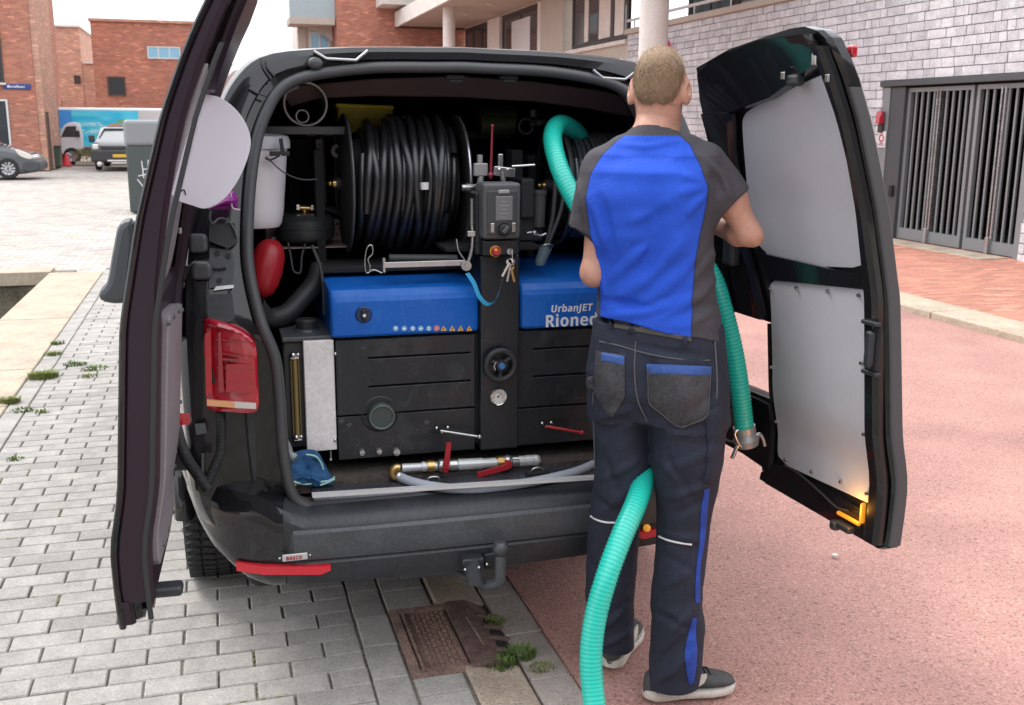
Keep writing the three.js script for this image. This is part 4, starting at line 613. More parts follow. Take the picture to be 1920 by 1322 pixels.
{ // bumper: cover with rising gloss corners, grey step pad, reflectors, badge
  const plan = [[0.895, -3.60], [0.885, -3.38], [0.865, -3.18], [0.832, -3.04], [0.782, -2.952], [0.73, -2.912], [0.67, -2.892], [0.61, -2.885], [0.595, -2.883], [0.42, -2.872], [0.2, -2.866], [0, -2.864]];
  const topY = [[0, 0.566], [0.55, 0.566], [0.61, 0.60], [0.67, 0.645], [0.73, 0.66], [0.93, 0.668]], botY = [[0, 0.335], [0.65, 0.345], [0.73, 0.375], [0.80, 0.43], [0.86, 0.52], [0.91, 0.56]];
  const line = plan.concat(plan.slice(0, -1).reverse().map(([x, z]) => [-x, z])).map(([x, z]) => V(XC - x, 0, z));
  const cv = new THREE.CatmullRomCurve3(line, false, 'centripetal'), N = 150, secs = [], corner = [[], []];
  for (let i = 0; i <= N; i++) {
    const p = cv.getPointAt(i / N), t = cv.getTangentAt(i / N), o = V(-t.z, 0, t.x).normalize().negate(); if (o.z < 0 && Math.abs(p.x - XC) < 0.83) o.negate(); if (Math.abs(p.x - XC) > 0.83 && o.x * (p.x - XC) < 0) o.negate();
    const dx = Math.abs(p.x - XC), yt = interp(topY, dx), yb = interp(botY, dx), c = sstep(0.55, 0.67, dx);
    const prof = [[-0.10, yt + 0.004], [-0.035, yt + 0.002], [0.0, yt - 0.008], [lerp(0.02, 0.012, c), lerp(yt - 0.03, lerp(yt, yb, 0.18), c)], [lerp(0.022, 0.016, c), lerp(0.50, lerp(yt, yb, 0.35), c)], [lerp(0.012, 0.004, c), lerp(0.44, lerp(yt, yb, 0.55), c)], [lerp(0.024, 0.006, c), lerp(0.425, lerp(yt, yb, 0.7), c)], [lerp(0.022, 0.0, c), lerp(0.39, lerp(yt, yb, 0.86), c)], [lerp(0.008, -0.015, c), yb + 0.015], [-0.03, yb], [-0.12, yb]];
    const s = prof.map(([d, y]) => V(p.x + o.x * d, y, p.z + o.z * d)); secs.push(s);
    if (dx > 0.605) corner[p.x < XC ? 0 : 1].push(prof.slice(0, 10).map(([d, y]) => V(p.x + o.x * (d + 0.004), y + 0.0, p.z + o.z * (d + 0.004))));
  }
  const bp = part(van, 'bumper', loft(secs, { closed: false, crease: 0.7 }), M.plastic);
  for (const c of corner) part(bp, 'bumper_corner', loft(c, { closed: false, crease: 0.8 }), M.paint);
  const pad = []; for (let i = 0; i <= 60; i++) { const x = lerp(-0.602, 0.602, i / 60), z = -2.864 - 0.05 * Math.pow(Math.abs(x) / 0.602, 2) * 0.38, e = Math.min(1, (0.602 - Math.abs(x)) / 0.02 + 0.2); pad.push([[0.0, 0.53], [0.020 * e, 0.531], [0.030 * e, 0.522], [0.034 * e, 0.49], [0.034 * e, 0.455], [0.028 * e, 0.440], [0.0, 0.436]].map(([d, y]) => V(XC + x, y, z + d))); }
  part(bp, 'step_pad', loft(pad, { crease: 0.6 }), M.plasticGrey);
  for (const s of [-1, 1]) part(bp, 'reflector', loft([[0.745, 0.410, 0.437], [0.67, 0.405, 0.431], [0.51, 0.398, 0.424], [0.48, 0.409, 0.424]].map(([x, a, b], i) => { const z = [-2.898, -2.862, -2.834, -2.832][i]; return [V(XC + s * x, a, z - 0.02), V(XC + s * x, a, z), V(XC + s * x, b, z), V(XC + s * x, b, z - 0.02)]; }), { crease: 0.4 }), std([0.62, 0.02, 0.035], 0.35));
  const b0 = hit(553, 1044, 'z', -2.845); const badge = part(bp, 'badge', rbox(0.072, 0.021, 0.006, b0.x, b0.y, -2.843, 0.003), std([0.55, 0.55, 0.55], 0.35, 0.3));
  part(badge, 'lettering', lettering('BASCO', 0.0105, 0.002, b0.x - 0.026, b0.y - 0.006, -2.84), M.redMat); parts(badge, 'screw', [sph(b0.x - 0.043, b0.y, -2.846, 0.004), sph(b0.x + 0.043, b0.y, -2.846, 0.004)], M.chrome);
  // tow bar
  const tb = part(van, 'tow_bar', [tube([[0.66, 0.31, -3.0], [0.70, 0.318, -2.86], [0.74, 0.322, -2.80], [0.762, 0.34, -2.77], [0.765, 0.39, -2.765], [0.765, 0.43, -2.765]], 0.017, 40, 12), rbox(0.4, 0.05, 0.06, 0.7, 0.30, -3.02, 0.01)], M.plasticGrey);
  part(tb, 'tow_ball', [turned([[0.001, -0.026], [0.015, -0.022], [0.024, -0.009], [0.0255, 0], [0.024, 0.009], [0.017, 0.02], [0.001, 0.0255]], [0.765, 0.452, -2.765], [0, 1, 0], 28)], std([0.07, 0.074, 0.08], 0.4, 0.4));
  const sk = hit(888, 1075, 'z', -2.82); part(tb, 'socket', [cyl([sk.x - 0.0, sk.y + 0.045, -2.83], [sk.x + 0.004, sk.y - 0.03, -2.80], 0.032, 0.028, 20), rbox(0.07, 0.02, 0.06, sk.x - 0.005, sk.y + 0.045, -2.83, 0.006), rbox(0.05, 0.05, 0.03, sk.x + 0.06, sk.y + 0.03, -2.84, 0.008)], M.plastic); parts(tb, 'bolt', [[872, 1068], [898, 1064], [913, 1058]].map(([x, y]) => { const p = hit(x, y, 'z', -2.79); return sph(p.x, p.y, p.z, 0.005); }), M.chrome);
  // amber side lamp at the right end, behind the legs of the man
  const a0 = hit(1213, 990, 'z', -2.84); part(bp, 'amber_lamp', [sph(a0.x, a0.y, a0.z, 0.012)], new THREE.MeshStandardMaterial({ color: rgb(0.7, 0.3, 0.03), emissive: rgb(1, 0.45, 0.05), emissiveIntensity: 0.25, roughness: 0.3 }));
}
for (const [x, z] of [[-0.06, -3.9], [1.56, -3.9], [-0.06, -6.9], [1.56, -6.9]]) {
  const wh = wheelParts(van, x, 0.335, z, 0.335, 0.215, 'x', 6); const b = []; if (z > -5) { for (let i = 0; i < 60; i++) { const a = i / 60 * 6.283; for (const [o, w2, tw] of [[-0.075, 0.045, 0.25], [-0.025, 0.04, -0.2], [0.025, 0.04, 0.2], [0.075, 0.045, -0.25]]) { const g = new THREE.BoxGeometry(w2, 0.01, 0.022); g.rotateY(tw); g.translate(o, 0.337, 0); g.rotateX(a); g.translate(x, 0.335, z); b.push(g); } } part(wh, 'tread', b, M.tyre).userData.kind = 'stuff'; }
}
{ // left wing mirror
  const mz = -5.75, q = (l) => l.map(([x, y]) => { const p = hit(x, y, 'z', mz); return [p.x, p.y]; });
  part(van, 'side_mirror', [plate(smoothLoop(q([[226, 418], [246, 412], [254, 440], [248, 520], [244, 560], [228, 568], [190, 562], [186, 548], [200, 530], [212, 470]]), 40), mz - 0.12, mz + 0.04, 0.03), rbox(0.36, 0.07, 0.08, -0.32, 1.0, mz - 0.04, 0.02)], std([0.06, 0.066, 0.072], 0.5));
}
// ---------------------------------------------------------------- rear doors
const OT = [[0.50, -0.01], [0.55, -0.005], [0.65, 0], [0.74, 0], [0.79, -0.012], [0.87, -0.03], [0.95, -0.037], [1.25, -0.065], [1.475, -0.12], [1.70, -0.195], [1.82, -0.25], [1.92, -0.305], [2.0, -0.36]];
const oy = (y) => (interp(OT, y - 0.025) + 2 * interp(OT, y) + interp(OT, y + 0.025)) / 4;
function doorFrame(h, e, sg) {                           // hinge and free end on the ground plan, +1 right / -1 left
  const H = V(h[0], 0, h[1]), D = V(e[0] - h[0], 0, e[1] - h[1]).normalize(), N = V(D.z, 0, -D.x); if (N.x * sg < 0) N.negate();
  const ok = sg > 0 ? 1 : 0.86; const P = (s, y, n) => V(0, y, 0).add(H).addScaledVector(D, s).addScaledVector(N, ok * oy(y) + n);
  const ray = (px, py, n) => { const d = sight(px, py); const f = (t) => { const q = EYE.clone().addScaledVector(d, t), r = q.clone().sub(H); return [r.dot(N) - (ok * oy(q.y) + n), r.dot(D), q.y]; }; let a = 1.5, fa = f(a)[0]; for (let t = 1.5; t < 5; t += 0.02) { const fb = f(t)[0]; if (fa * fb < 0) { let lo = t - 0.02, hi = t; for (let k = 0; k < 30; k++) { const m = (lo + hi) / 2; if (f(m)[0] * fa > 0) lo = m; else hi = m; } const r = f(lo); return [r[1], r[2]]; } fa = fb; } return [0, 1]; };
  const slab = (rows, n0, n1r, b = 0.008) => loft(rows.map(([y, s0, s1, nn]) => { const n1 = nn === undefined ? n1r : nn; const k = Math.min(b, (s1 - s0) / 3, Math.abs(n1 - n0) / 2.2), dn = n1 > n0 ? k : -k; return [P(s0 + k, y, n0), P(s0, y, n0 + dn), P(s0, y, n1 - dn), P(s0 + k, y, n1), P(s1 - k, y, n1), P(s1, y, n1 - dn), P(s1, y, n0 + dn), P(s1 - k, y, n0)]; }), { crease: 0.5 });
  const dense = (rows, step = 0.04) => { const out = []; for (let i = 0; i + 1 < rows.length; i++) { const a = rows[i], b = rows[i + 1], n = Math.max(1, Math.round((b[0] - a[0]) / step)); for (let k = 0; k < n; k++) out.push(a.map((v, q) => lerp(v, b[q], k / n))); } out.push(rows[rows.length - 1]); return out; };
  const poly = (pts, n0, n1, b = 0.003) => { const ys = pts.map((p) => p[1]), y0 = Math.min(...ys), y1 = Math.max(...ys), rows = [], set = new Set(); for (let i = 0; i <= 40; i++) set.add(lerp(y0 + 1e-4, y1 - 1e-4, i / 40)); for (const y of [...set].sort((a, c) => a - c)) { const xs = []; for (let i = 0; i < pts.length; i++) { const p = pts[i], q = pts[(i + 1) % pts.length]; if ((p[1] - y) * (q[1] - y) < 0) xs.push(lerp(p[0], q[0], (y - p[1]) / (q[1] - p[1]))); } if (xs.length > 1) rows.push([y, Math.min(...xs), Math.max(...xs)]); } return slab(rows, n0, n1, b); };
  const dot = (s, y, n, r) => { const p = P(s, y, n); return cyl(p.clone().addScaledVector(N, 0.004), p.clone().addScaledVector(N, -0.005), r, r * 0.7, 10); };
  const bx = (s, y, n, ws, h, wn, r = 0.004) => { const p = P(s, y, n), g = rbox(ws, h, wn, 0, 0, 0, r); g.rotateY(Math.atan2(-D.z, D.x)); g.translate(p.x, p.y, p.z); return g; };
  return { P, ray, slab, dense, poly, dot, bx, N, D };
}
const DR = doorFrame([1.74, -3.0], [1.785, -2.25], 1), DL = doorFrame([-0.235, -3.03], [-0.268, -2.345], -1);
function rearDoor(F, L, top, upper, lower, left) {
  const d = part(van, left ? 'left_rear_door' : 'right_rear_door', F.slab(F.dense((left ? (R) => R.map(([y, a, b]) => [y, a, b - 0.022]) : (R) => R)([[0.538, 0.13, L - 0.02], [0.55, 0.11, L], [0.585, 0.1, L + 0.005], [0.60, left ? 0 : -0.11, L + 0.005], [0.74, left ? 0 : -0.11, L + 0.005], [0.825, left ? 0 : -0.11, L], [0.832, 0.185, L], [1.085, 0.185, L - 0.01], [1.092, left ? 0 : -0.07, L - 0.01], [1.3, left ? 0 : -0.09, L - 0.012], [1.5, left ? 0 : -0.01, L - 0.015], [1.80, 0.0, L - 0.015], [top - 0.07, 0.02, L - 0.02], [top - 0.03, 0.24, L - 0.03], [top - 0.012, 0.42, L - 0.05], [top, 0.56, L - 0.09]])), 0, -0.05, 0.012), M.paint);
  const fr = (rows, n1 = -0.085, b = 0.012) => part(d, 'inner_frame', F.slab(F.dense(rows), -0.048, n1, b), left ? M.paintInner : M.paint);
  if (left) part(d, 'free_edge_post', F.slab(F.dense([[0.60, L - 0.04, L - 0.004, -0.084], [0.64, L - 0.05, L + 0.002, -0.084], [0.8, L - 0.055, L + 0.002, -0.086], [1.24, L - 0.06, L - 0.008, -0.084], [1.34, L - 0.05, L - 0.01, -0.070], [1.6, L - 0.05, L - 0.014, -0.054], [top - 0.09, L - 0.06, L - 0.024, -0.045]]) , -0.006, -0.084, 0.012), M.paintInner), part(d, 'skin_lip', F.slab(F.dense([[0.535, L - 0.03, L - 0.006], [0.56, L - 0.03, L + 0.002], [0.8, L - 0.03, L + 0.007], [1.24, L - 0.03, L - 0.003], [1.6, L - 0.03, L - 0.009], [top - 0.09, L - 0.05, L - 0.02]]), 0.002, -0.012, 0.004), M.paint), part(d, 'bottom_corner', F.slab(F.dense([[0.545, L - 0.03, L - 0.006], [0.605, L - 0.05, L - 0.001]], 0.02), -0.004, -0.035, 0.008), M.paintInner); else fr([[0.56, L - 0.062, L - 0.004], [1.24, L - 0.068, L - 0.014], [1.6, L - 0.055, L - 0.02], [top - 0.05, L - 0.075, L - 0.028]], -0.088);   // free edge post
  fr(left ? [[1.095, 0.004, 0.18], [1.3, 0.004, 0.10], [1.62, 0.004, 0.14], [1.72, 0.006, 0.18]] : [[1.095, -0.065, 0.18], [1.3, -0.085, 0.10], [1.5, -0.006, 0.12], [1.62, 0.004, 0.14], [1.72, 0.006, 0.18]]);                     // hinge post
  fr([[0.605, left ? 0.004 : -0.105, 0.185], [0.82, left ? 0.004 : -0.105, 0.185]], -0.07);                                                   // lower hinge arm
  fr([[0.832, 0.187, 0.2], [1.085, 0.187, 0.2]], -0.07);
  fr([[0.55, 0.12, L - 0.07], [0.575, 0.125, L - 0.07], [0.63, 0.2, L - 0.07]], -0.066);                       // bottom rail
  fr([[1.225, 0.19, 0.2], [1.265, 0.18, L - 0.062], [1.30, 0.16, L - 0.062], [1.305, 0.12, 0.2]], -0.072);      // belt rail
  fr([[1.72, 0.01, 0.17], [1.76, 0.02, 0.42], [top - 0.09, 0.06, L - 0.07], [top - 0.05, 0.2, L - 0.06], [top - 0.02, 0.45, L - 0.07]], -0.08);   // top rail
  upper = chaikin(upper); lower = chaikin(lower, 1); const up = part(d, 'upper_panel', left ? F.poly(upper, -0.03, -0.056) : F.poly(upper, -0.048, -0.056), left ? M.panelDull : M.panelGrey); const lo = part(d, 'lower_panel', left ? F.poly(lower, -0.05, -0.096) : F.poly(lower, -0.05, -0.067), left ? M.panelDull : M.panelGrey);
  for (const [s, y] of [[0.21, 1.20], [0.35, 1.222], [0.50, 1.235], [0.635, 1.245], [0.645, 1.06], [0.655, 0.86], [0.655, 0.685], [0.54, 0.68], [0.40, 0.665], [0.265, 0.66], [0.208, 0.77], [0.208, 0.95]]) if (s < L - 0.04) part(lo, 'screw', F.dot(s, y, left ? -0.096 : -0.07, 0.007), left ? M.plasticGrey : M.steel);
  for (const [s, y] of [[0.36, 1.765], [0.12, 1.5], [0.11, 1.40]]) part(up, 'clip', F.bx(s, y, -0.06, 0.03, 0.018, 0.012), M.steel);
  return d;
}
{
  const U = [[1390, 222], [1402, 206], [1450, 182], [1545, 137], [1556, 137], [1575, 172], [1610, 330], [1625, 480], [1618, 500], [1600, 503], [1480, 496], [1440, 480], [1412, 448], [1402, 420], [1392, 262]].map(([x, y]) => DR.ray(x, y, -0.056));
  const Lw = [[1442, 530], [1448, 525], [1615, 533], [1625, 545], [1630, 745], [1637, 935], [1630, 948], [1480, 876], [1462, 864], [1455, 845], [1446, 600]].map(([x, y]) => DR.ray(x, y, -0.067));
  const d = rearDoor(DR, 0.735, 1.925, U, Lw, false);
  part(d, 'handle_recess', [DR.bx(0.712, 1.118, -0.084, 0.05, 0.125, 0.012, 0.008)], M.dark);
  part(d, 'pull_handle', [DR.bx(0.715, 1.115, -0.098, 0.028, 0.10, 0.022, 0.01), DR.bx(0.712, 1.185, -0.092, 0.06, 0.012, 0.02), DR.bx(0.712, 1.05, -0.092, 0.06, 0.012, 0.02)], M.plastic);
  parts(d, 'lock', [DR.bx(0.56, 1.80, -0.085, 0.05, 0.03, 0.03, 0.01), DR.bx(0.585, 0.56, -0.075, 0.07, 0.022, 0.03, 0.008), DR.bx(0.55, 0.553, -0.08, 0.03, 0.03, 0.03, 0.01)], M.plastic);
  parts(d, 'latch_plate', [DR.bx(0.535, 1.812, -0.10, 0.018, 0.02, 0.006), DR.bx(0.675, 1.845, -0.09, 0.02, 0.03, 0.006), DR.bx(0.70, 1.80, -0.09, 0.016, 0.02, 0.006)], M.steel);
  part(d, 'edge_seal', DR.slab(DR.dense([[0.56, 0.735, 0.75], [0.8, 0.738, 0.752], [1.3, 0.718, 0.73], [1.78, 0.712, 0.724]]), -0.012, -0.05, 0.006), M.rubberGrey);
  parts(d, 'hinge_bracket', [DR.bx(0.055, 1.30, -0.10, 0.06, 0.10, 0.04, 0.015), DR.bx(0.05, 1.40, -0.10, 0.05, 0.05, 0.04, 0.012)], M.plastic); part(d, 'cable', tube([[1470, 872], [1500, 890], [1540, 925], [1570, 952], [1590, 958]].map(([x, y]) => DR.P(...DR.ray(x, y, -0.085), -0.085)), 0.0035, 30, 6), M.rubber);
  // lit amber warning lamp in the bottom corner
  const lp = DR.P(0.628, 0.602, -0.078), lmat = new THREE.MeshStandardMaterial({ color: rgb(0.42, 0.16, 0.02), emissive: rgb(1, 0.36, 0.02), emissiveIntensity: 0.35, roughness: 0.3 });
  part(d, 'amber_lamp', [DR.bx(0.66, 0.63, -0.082, 0.012, 0.06, 0.014, 0.005), DR.bx(0.60, 0.592, -0.078, 0.10, 0.012, 0.012, 0.005)], lmat);
  const pl = new THREE.PointLight(rgb(1, 0.42, 0.05), 0.032, 1.2, 2); const q = DR.P(0.636, 0.632, -0.105); pl.position.copy(q); pl.castShadow = true; pl.shadow.radius = 1; scene.add(pl);
  part(d, 'tail_reflector', DR.bx(0.70, 1.865, 0.01, 0.03, 0.03, 0.02, 0.008), M.lensRed);
}
{
  const U = [[0.16, 1.70], [0.18, 1.73], [0.36, 1.77], [0.60, 1.815], [0.625, 1.80], [0.63, 1.55], [0.61, 1.33], [0.58, 1.31], [0.25, 1.285], [0.13, 1.36], [0.15, 1.6]];
  const Lw = [[0.195, 1.215], [0.20, 1.222], [0.60, 1.262], [0.617, 1.25], [0.622, 0.97], [0.63, 0.67], [0.62, 0.66], [0.24, 0.642], [0.2, 0.665], [0.197, 1.0]];
  const d = rearDoor(DL, 0.685, 2.03, U, Lw, true);
  part(d, 'edge_seal', DL.slab(DL.dense([[0.56, 0.683, 0.692], [0.8, 0.684, 0.692], [1.3, 0.674, 0.681], [1.85, 0.664, 0.671]]), -0.066, -0.078, 0.004), M.rubber);
  part(d, 'lock_bolt', [DL.bx(0.62, 0.60, -0.10, 0.05, 0.026, 0.085, 0.01)], M.plastic);
  parts(d, 'latch', [DL.bx(0.02, 1.28, -0.13, 0.07, 0.05, 0.06, 0.015), DL.bx(0.06, 1.36, -0.11, 0.04, 0.05, 0.05, 0.012)], M.plasticGrey); part(d, 'panel_slot', DL.bx(0.42, 1.08, -0.07, 0.03, 0.11, 0.006, 0.002), M.dark);
  
}

// ================================================================ LOAD OF THE VAN
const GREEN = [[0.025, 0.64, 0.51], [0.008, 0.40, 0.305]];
const HZ = (x, y, z) => hit(x, y, 'z', z);
function corrugated(pts, r, pitch, depth, seg = 16, tint) {
  const c = curve(pts), n = Math.round(c.getLength() / pitch) * 2, fr = c.computeFrenetFrames(n), secs = [];
  for (let i = 0; i <= n; i++) { const p = c.getPointAt(i / n), k = r * (i % 2 ? 1 : 1 - depth); secs.push(Array.from({ length: seg }, (_, j) => { const a = j / seg * 6.2832; return p.clone().addScaledVector(fr.normals[i], Math.cos(a) * k).addScaledVector(fr.binormals[i], Math.sin(a) * k); })); }
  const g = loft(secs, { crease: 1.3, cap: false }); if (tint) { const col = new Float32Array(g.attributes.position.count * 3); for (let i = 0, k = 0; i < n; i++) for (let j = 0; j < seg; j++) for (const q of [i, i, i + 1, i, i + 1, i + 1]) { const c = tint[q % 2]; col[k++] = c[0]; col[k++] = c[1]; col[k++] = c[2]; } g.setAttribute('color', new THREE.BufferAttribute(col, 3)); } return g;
}
function slotted(x0, x1, y0, y1, z0, z1, slots, round = []) { // a panel with real slots and round holes cut in it
  const s = new THREE.Shape([[x0, y0], [x1, y0], [x1, y1], [x0, y1]].map((p) => new THREE.Vector2(...p)));
  for (const [a, b, y, h] of slots) s.holes.push(new THREE.Path([[a, y - h / 2], [a, y + h / 2], [b, y + h / 2], [b, y - h / 2]].map((p) => new THREE.Vector2(...p))));
  for (const [x, y, r] of round) { const p = new THREE.Path(); p.absarc(x, y, r, 0, 6.2832, true); s.holes.push(p); }
  const g = new THREE.ExtrudeGeometry(s, { depth: Math.abs(z1 - z0) - 0.003, bevelEnabled: true, bevelThickness: 0.0015, bevelSize: 0.0015, bevelOffset: -0.0015, bevelSegments: 1, curveSegments: 20 }); g.translate(0, 0, Math.min(z0, z1) + 0.0015); return g;
}
const ZM = -3.12;
{
  const m = thing('jetting_machine', 'blue and black high pressure jetting unit filling the van floor', 'jetting machine', [0.85, 0.6, -3.4]);
  const hood = (x0, x1) => { const prof = [[-3.66, 1.04], [-3.118, 1.042], [-3.112, 1.05], [-3.112, 1.152], [-3.118, 1.168], [-3.134, 1.186], [-3.155, 1.194], [-3.66, 1.215]]; const sec = (x, k) => prof.map(([z, y]) => V(x, lerp(1.11, y, k), lerp(-3.38, z, k))); return loft([sec(x0, 0.955), sec(x0 + 0.006, 0.985), sec(x0 + 0.018, 1), sec(x1 - 0.018, 1), sec(x1 - 0.006, 0.985), sec(x1, 0.955)], { crease: 0.35 }); };
  const hl = part(m, 'left_hood', hood(0.322, 0.788), M.blueHood), hr = part(m, 'right_hood', hood(0.925, 1.385), M.blueHood);
  part(m, 'chassis', [rspan(0.335, 1.375, 0.66, 1.038, -3.68, -3.135, 0.01), span(0.42, 0.5, 0.6, 0.66, -3.5, -3.3), span(1.2, 1.28, 0.6, 0.66, -3.5, -3.3)], M.dark);
  const kx = HZ(712, 776, ZM).x, ky = HZ(712, 776, ZM).y;
  const g1 = HZ(690, 672, ZM), g2 = HZ(882, 716, ZM), g3 = HZ(1000, 690, ZM), ys = HZ(700, 777, ZM).y;
  part(m, 'upper_panel', slotted(0.334, 0.775, ys + 0.003, 1.032, ZM - 0.02, ZM, [[g1.x, g2.x, g1.y, 0.006], [g1.x, g2.x, g2.y + 0.004, 0.006]], [[kx, ky, 0.058]]), M.blackPanel);
  part(m, 'lower_panel', slotted(0.334, 0.775, 0.648, ys - 0.003, ZM - 0.02, ZM - 0.001, [], [[kx, ky, 0.058]]), M.blackPanel);
  part(m, 'upper_panel', slotted(0.905, 1.375, ys - 0.012, 1.032, ZM - 0.02, ZM, [[g3.x, 1.34, g1.y, 0.006], [g3.x, 1.34, g2.y + 0.004, 0.006]]), M.blackPanel);
  part(m, 'lower_panel', slotted(0.905, 1.375, 0.648, ys - 0.018, ZM - 0.02, ZM - 0.001, []), M.blackPanel);
  part(m, 'centre_column', [rspan(0.7885, 0.916, 0.648, 1.285, -3.6, -3.098, 0.006)], M.blackPanel);
  // filler cap set in the round recess
  const cap = part(m, 'filler_cap', [turned([[0.056, -0.03], [0.058, 0], [0.054, 0.002], [0.052, -0.03]], [kx, ky, ZM], [0, 0, 1], 36)], M.rubber);
  part(cap, 'cap_face', turned([[0.044, -0.02], [0.044, 0.016], [0.040, 0.022], [0.036, 0.021], [0.034, 0.016], [0.0001, 0.018]], [kx + 0.004, ky - 0.006, ZM], [0, 0, 1], 36), std([0.045, 0.06, 0.058], 0.45)); part(cap, 'cap_ring', turned([[0.0345, 0.018], [0.037, 0.0235], [0.0395, 0.0225], [0.0345, 0.018]], [kx + 0.004, ky - 0.006, ZM], [0, 0, 1], 36), std([0.13, 0.16, 0.15], 0.4));
  // hood lock
  const k = HZ(682, 590, -3.11); const lk = part(m, 'hood_lock', turned([[0.0001, 0.004], [0.0225, 0.004], [0.0255, 0.001], [0.026, -0.004]], [k.x, k.y, -3.11], [0, 0, 1], 30), std([0.01, 0.03, 0.09], 0.4)); part(lk, 'lock_core', [rbox(0.014, 0.036, 0.012, k.x, k.y, -3.102, 0.006), cyl([k.x, k.y, -3.1], [k.x, k.y, -3.094], 0.011, 0.009, 18)], M.rubber); part(lk, 'keyhole_disc', cyl([k.x, k.y, -3.094], [k.x, k.y, -3.092], 0.005, 0.005, 12), M.white);
  // pictogram stickers
  const cyan = tinted(0.18, 0.42, 0.68), yel = tinted(0.72, 0.42, 0.04), ZH = -3.1115, wh = tinted(0.75, 0.75, 0.75);
  [742, 758, 774, 789, 804].forEach((x, i) => { const p = HZ(x, 616, -3.11), r = 0.0085; const s = part(hl, 'safety_sticker', cyl([p.x, p.y, ZH - 0.001], [p.x, p.y, ZH + 0.0008], r, r, 20), cyan); part(s, 'pictogram', [[sph(p.x, p.y + 0.001, ZH, 0.005, 1, 1, 0.3, 10)], [rbox(0.010, 0.006, 0.002, p.x, p.y - 0.001, ZH + 0.0006, 0.001)], [rbox(0.004, 0.010, 0.002, p.x - 0.002, p.y, ZH + 0.0006, 0.001), rbox(0.003, 0.010, 0.002, p.x + 0.003, p.y, ZH + 0.0006, 0.001)], [rbox(0.012, 0.004, 0.002, p.x, p.y - 0.001, ZH + 0.0006, 0.001, 0, 0, 0.4)], [rbox(0.006, 0.004, 0.002, p.x, p.y - 0.003, ZH + 0.0006, 0.001), sph(p.x, p.y + 0.003, ZH, 0.0035, 1, 1, 0.4, 8)]][i], wh); });
  { const p = HZ(819, 616, -3.11); const s = part(hl, 'safety_sticker', cyl([p.x, p.y, ZH - 0.001], [p.x, p.y, ZH + 0.0008], 0.0095, 0.0095, 22), tinted(0.7, 0.5, 0.5)); const t = new THREE.TorusGeometry(0.0075, 0.0014, 6, 22); t.translate(p.x, p.y, ZH + 0.001); part(s, 'ban_ring', [t, rbox(0.014, 0.0022, 0.002, p.x, p.y, ZH + 0.001, 0.0005, 0, 0, -0.78)], tinted(0.55, 0.05, 0.08)); }
  [832, 848, 864, 880].forEach((x, i) => { const p = HZ(x, 616, -3.11), a = 0.0095; const s = part(hl, 'warning_sticker', plate([[p.x - a, p.y - 0.0075], [p.x + a, p.y - 0.0075], [p.x, p.y + 0.009]], ZH - 0.001, ZH + 0.0008), yel); part(s, 'pictogram', [rbox(0.0028, 0.007, 0.002, p.x + (i - 1.5) * 0.0006, p.y - 0.0005, ZH + 0.001, 0.0006, 0, 0, (i - 1.5) * 0.3), sph(p.x, p.y - 0.005, ZH + 0.0008, 0.0012, 1, 1, 0.6, 6)], M.dark); });
  const t1 = HZ(1032, 586, -3.11), t2 = HZ(1021, 614, -3.11);
  part(hr, 'lettering', [lettering('UrbanJET', 0.0235, 0.001, t1.x, t1.y, -3.112, 0, 0.12)], wh); part(hr, 'lettering', [lettering('Rioned', 0.040, 0.001, t2.x, t2.y, -3.112)], wh);
  // handwheel and pressure gauge on the column
  const hw = HZ(938, 684, -3.08); const tor = new THREE.TorusGeometry(0.047, 0.010, 12, 40); tor.translate(hw.x, hw.y, -3.075); const wl = part(m, 'handwheel', [tor, cyl([hw.x, hw.y, -3.1], [hw.x, hw.y, -3.062], 0.02, 0.016, 22)], M.rubber);
  for (const a of [0.6, 2.7, 4.7]) part(wl, 'spoke', tube([[hw.x + Math.cos(a) * 0.014, hw.y + Math.sin(a) * 0.014, -3.07], [hw.x + Math.cos(a) * 0.03, hw.y + Math.sin(a) * 0.03, -3.078], [hw.x + Math.cos(a) * 0.046, hw.y + Math.sin(a) * 0.046, -3.075]], 0.008, 10, 8), M.rubber); part(wl, 'hub_cap', cyl([hw.x, hw.y, -3.062], [hw.x, hw.y, -3.056], 0.0105, 0.009, 20), tinted(0.03, 0.16, 0.42)); part(wl, 'collar', tube([[hw.x - 0.02, hw.y - 0.012, -3.064], [hw.x - 0.024, hw.y, -3.064], [hw.x - 0.018, hw.y + 0.014, -3.064]], 0.003, 12, 6), M.galv);
  const gp = HZ(934, 744, -3.09); const ga = part(m, 'pressure_gauge', turned([[0.0285, -0.012], [0.0285, 0.010], [0.027, 0.013], [0.0245, 0.012], [0.0242, 0.008]], [gp.x, gp.y, -3.098], [0, 0, 1], 36), M.chrome);
  part(ga, 'dial', cyl([gp.x, gp.y, -3.1], [gp.x, gp.y, -3.0905], 0.0245, 0.0245, 36), tinted(0.66, 0.64, 0.6)); part(ga, 'needle', [rbox(0.0016, 0.018, 0.001, gp.x + 0.004, gp.y + 0.004, -3.0892, 0.0004, 0, 0, -0.7), cyl([gp.x, gp.y, -3.09], [gp.x, gp.y, -3.0885], 0.003)], M.dark);
  const tk = []; for (let i = 0; i < 13; i++) { const a = -0.75 + i / 12 * (Math.PI + 1.5); tk.push(box(0.004, 0.0012, 0.0008, 0, 0, 0).translate(0.0195, 0, 0).rotateZ(a).translate(gp.x, gp.y, -3.0899)); } part(ga, 'scale_mark', tk, M.dark).userData.kind = 'stuff'; { const r = new THREE.TorusGeometry(0.014, 0.0008, 6, 30, 4.2); r.rotateZ(-0.6); r.translate(gp.x, gp.y, -3.09); part(ga, 'red_band', [r], M.redMat); }
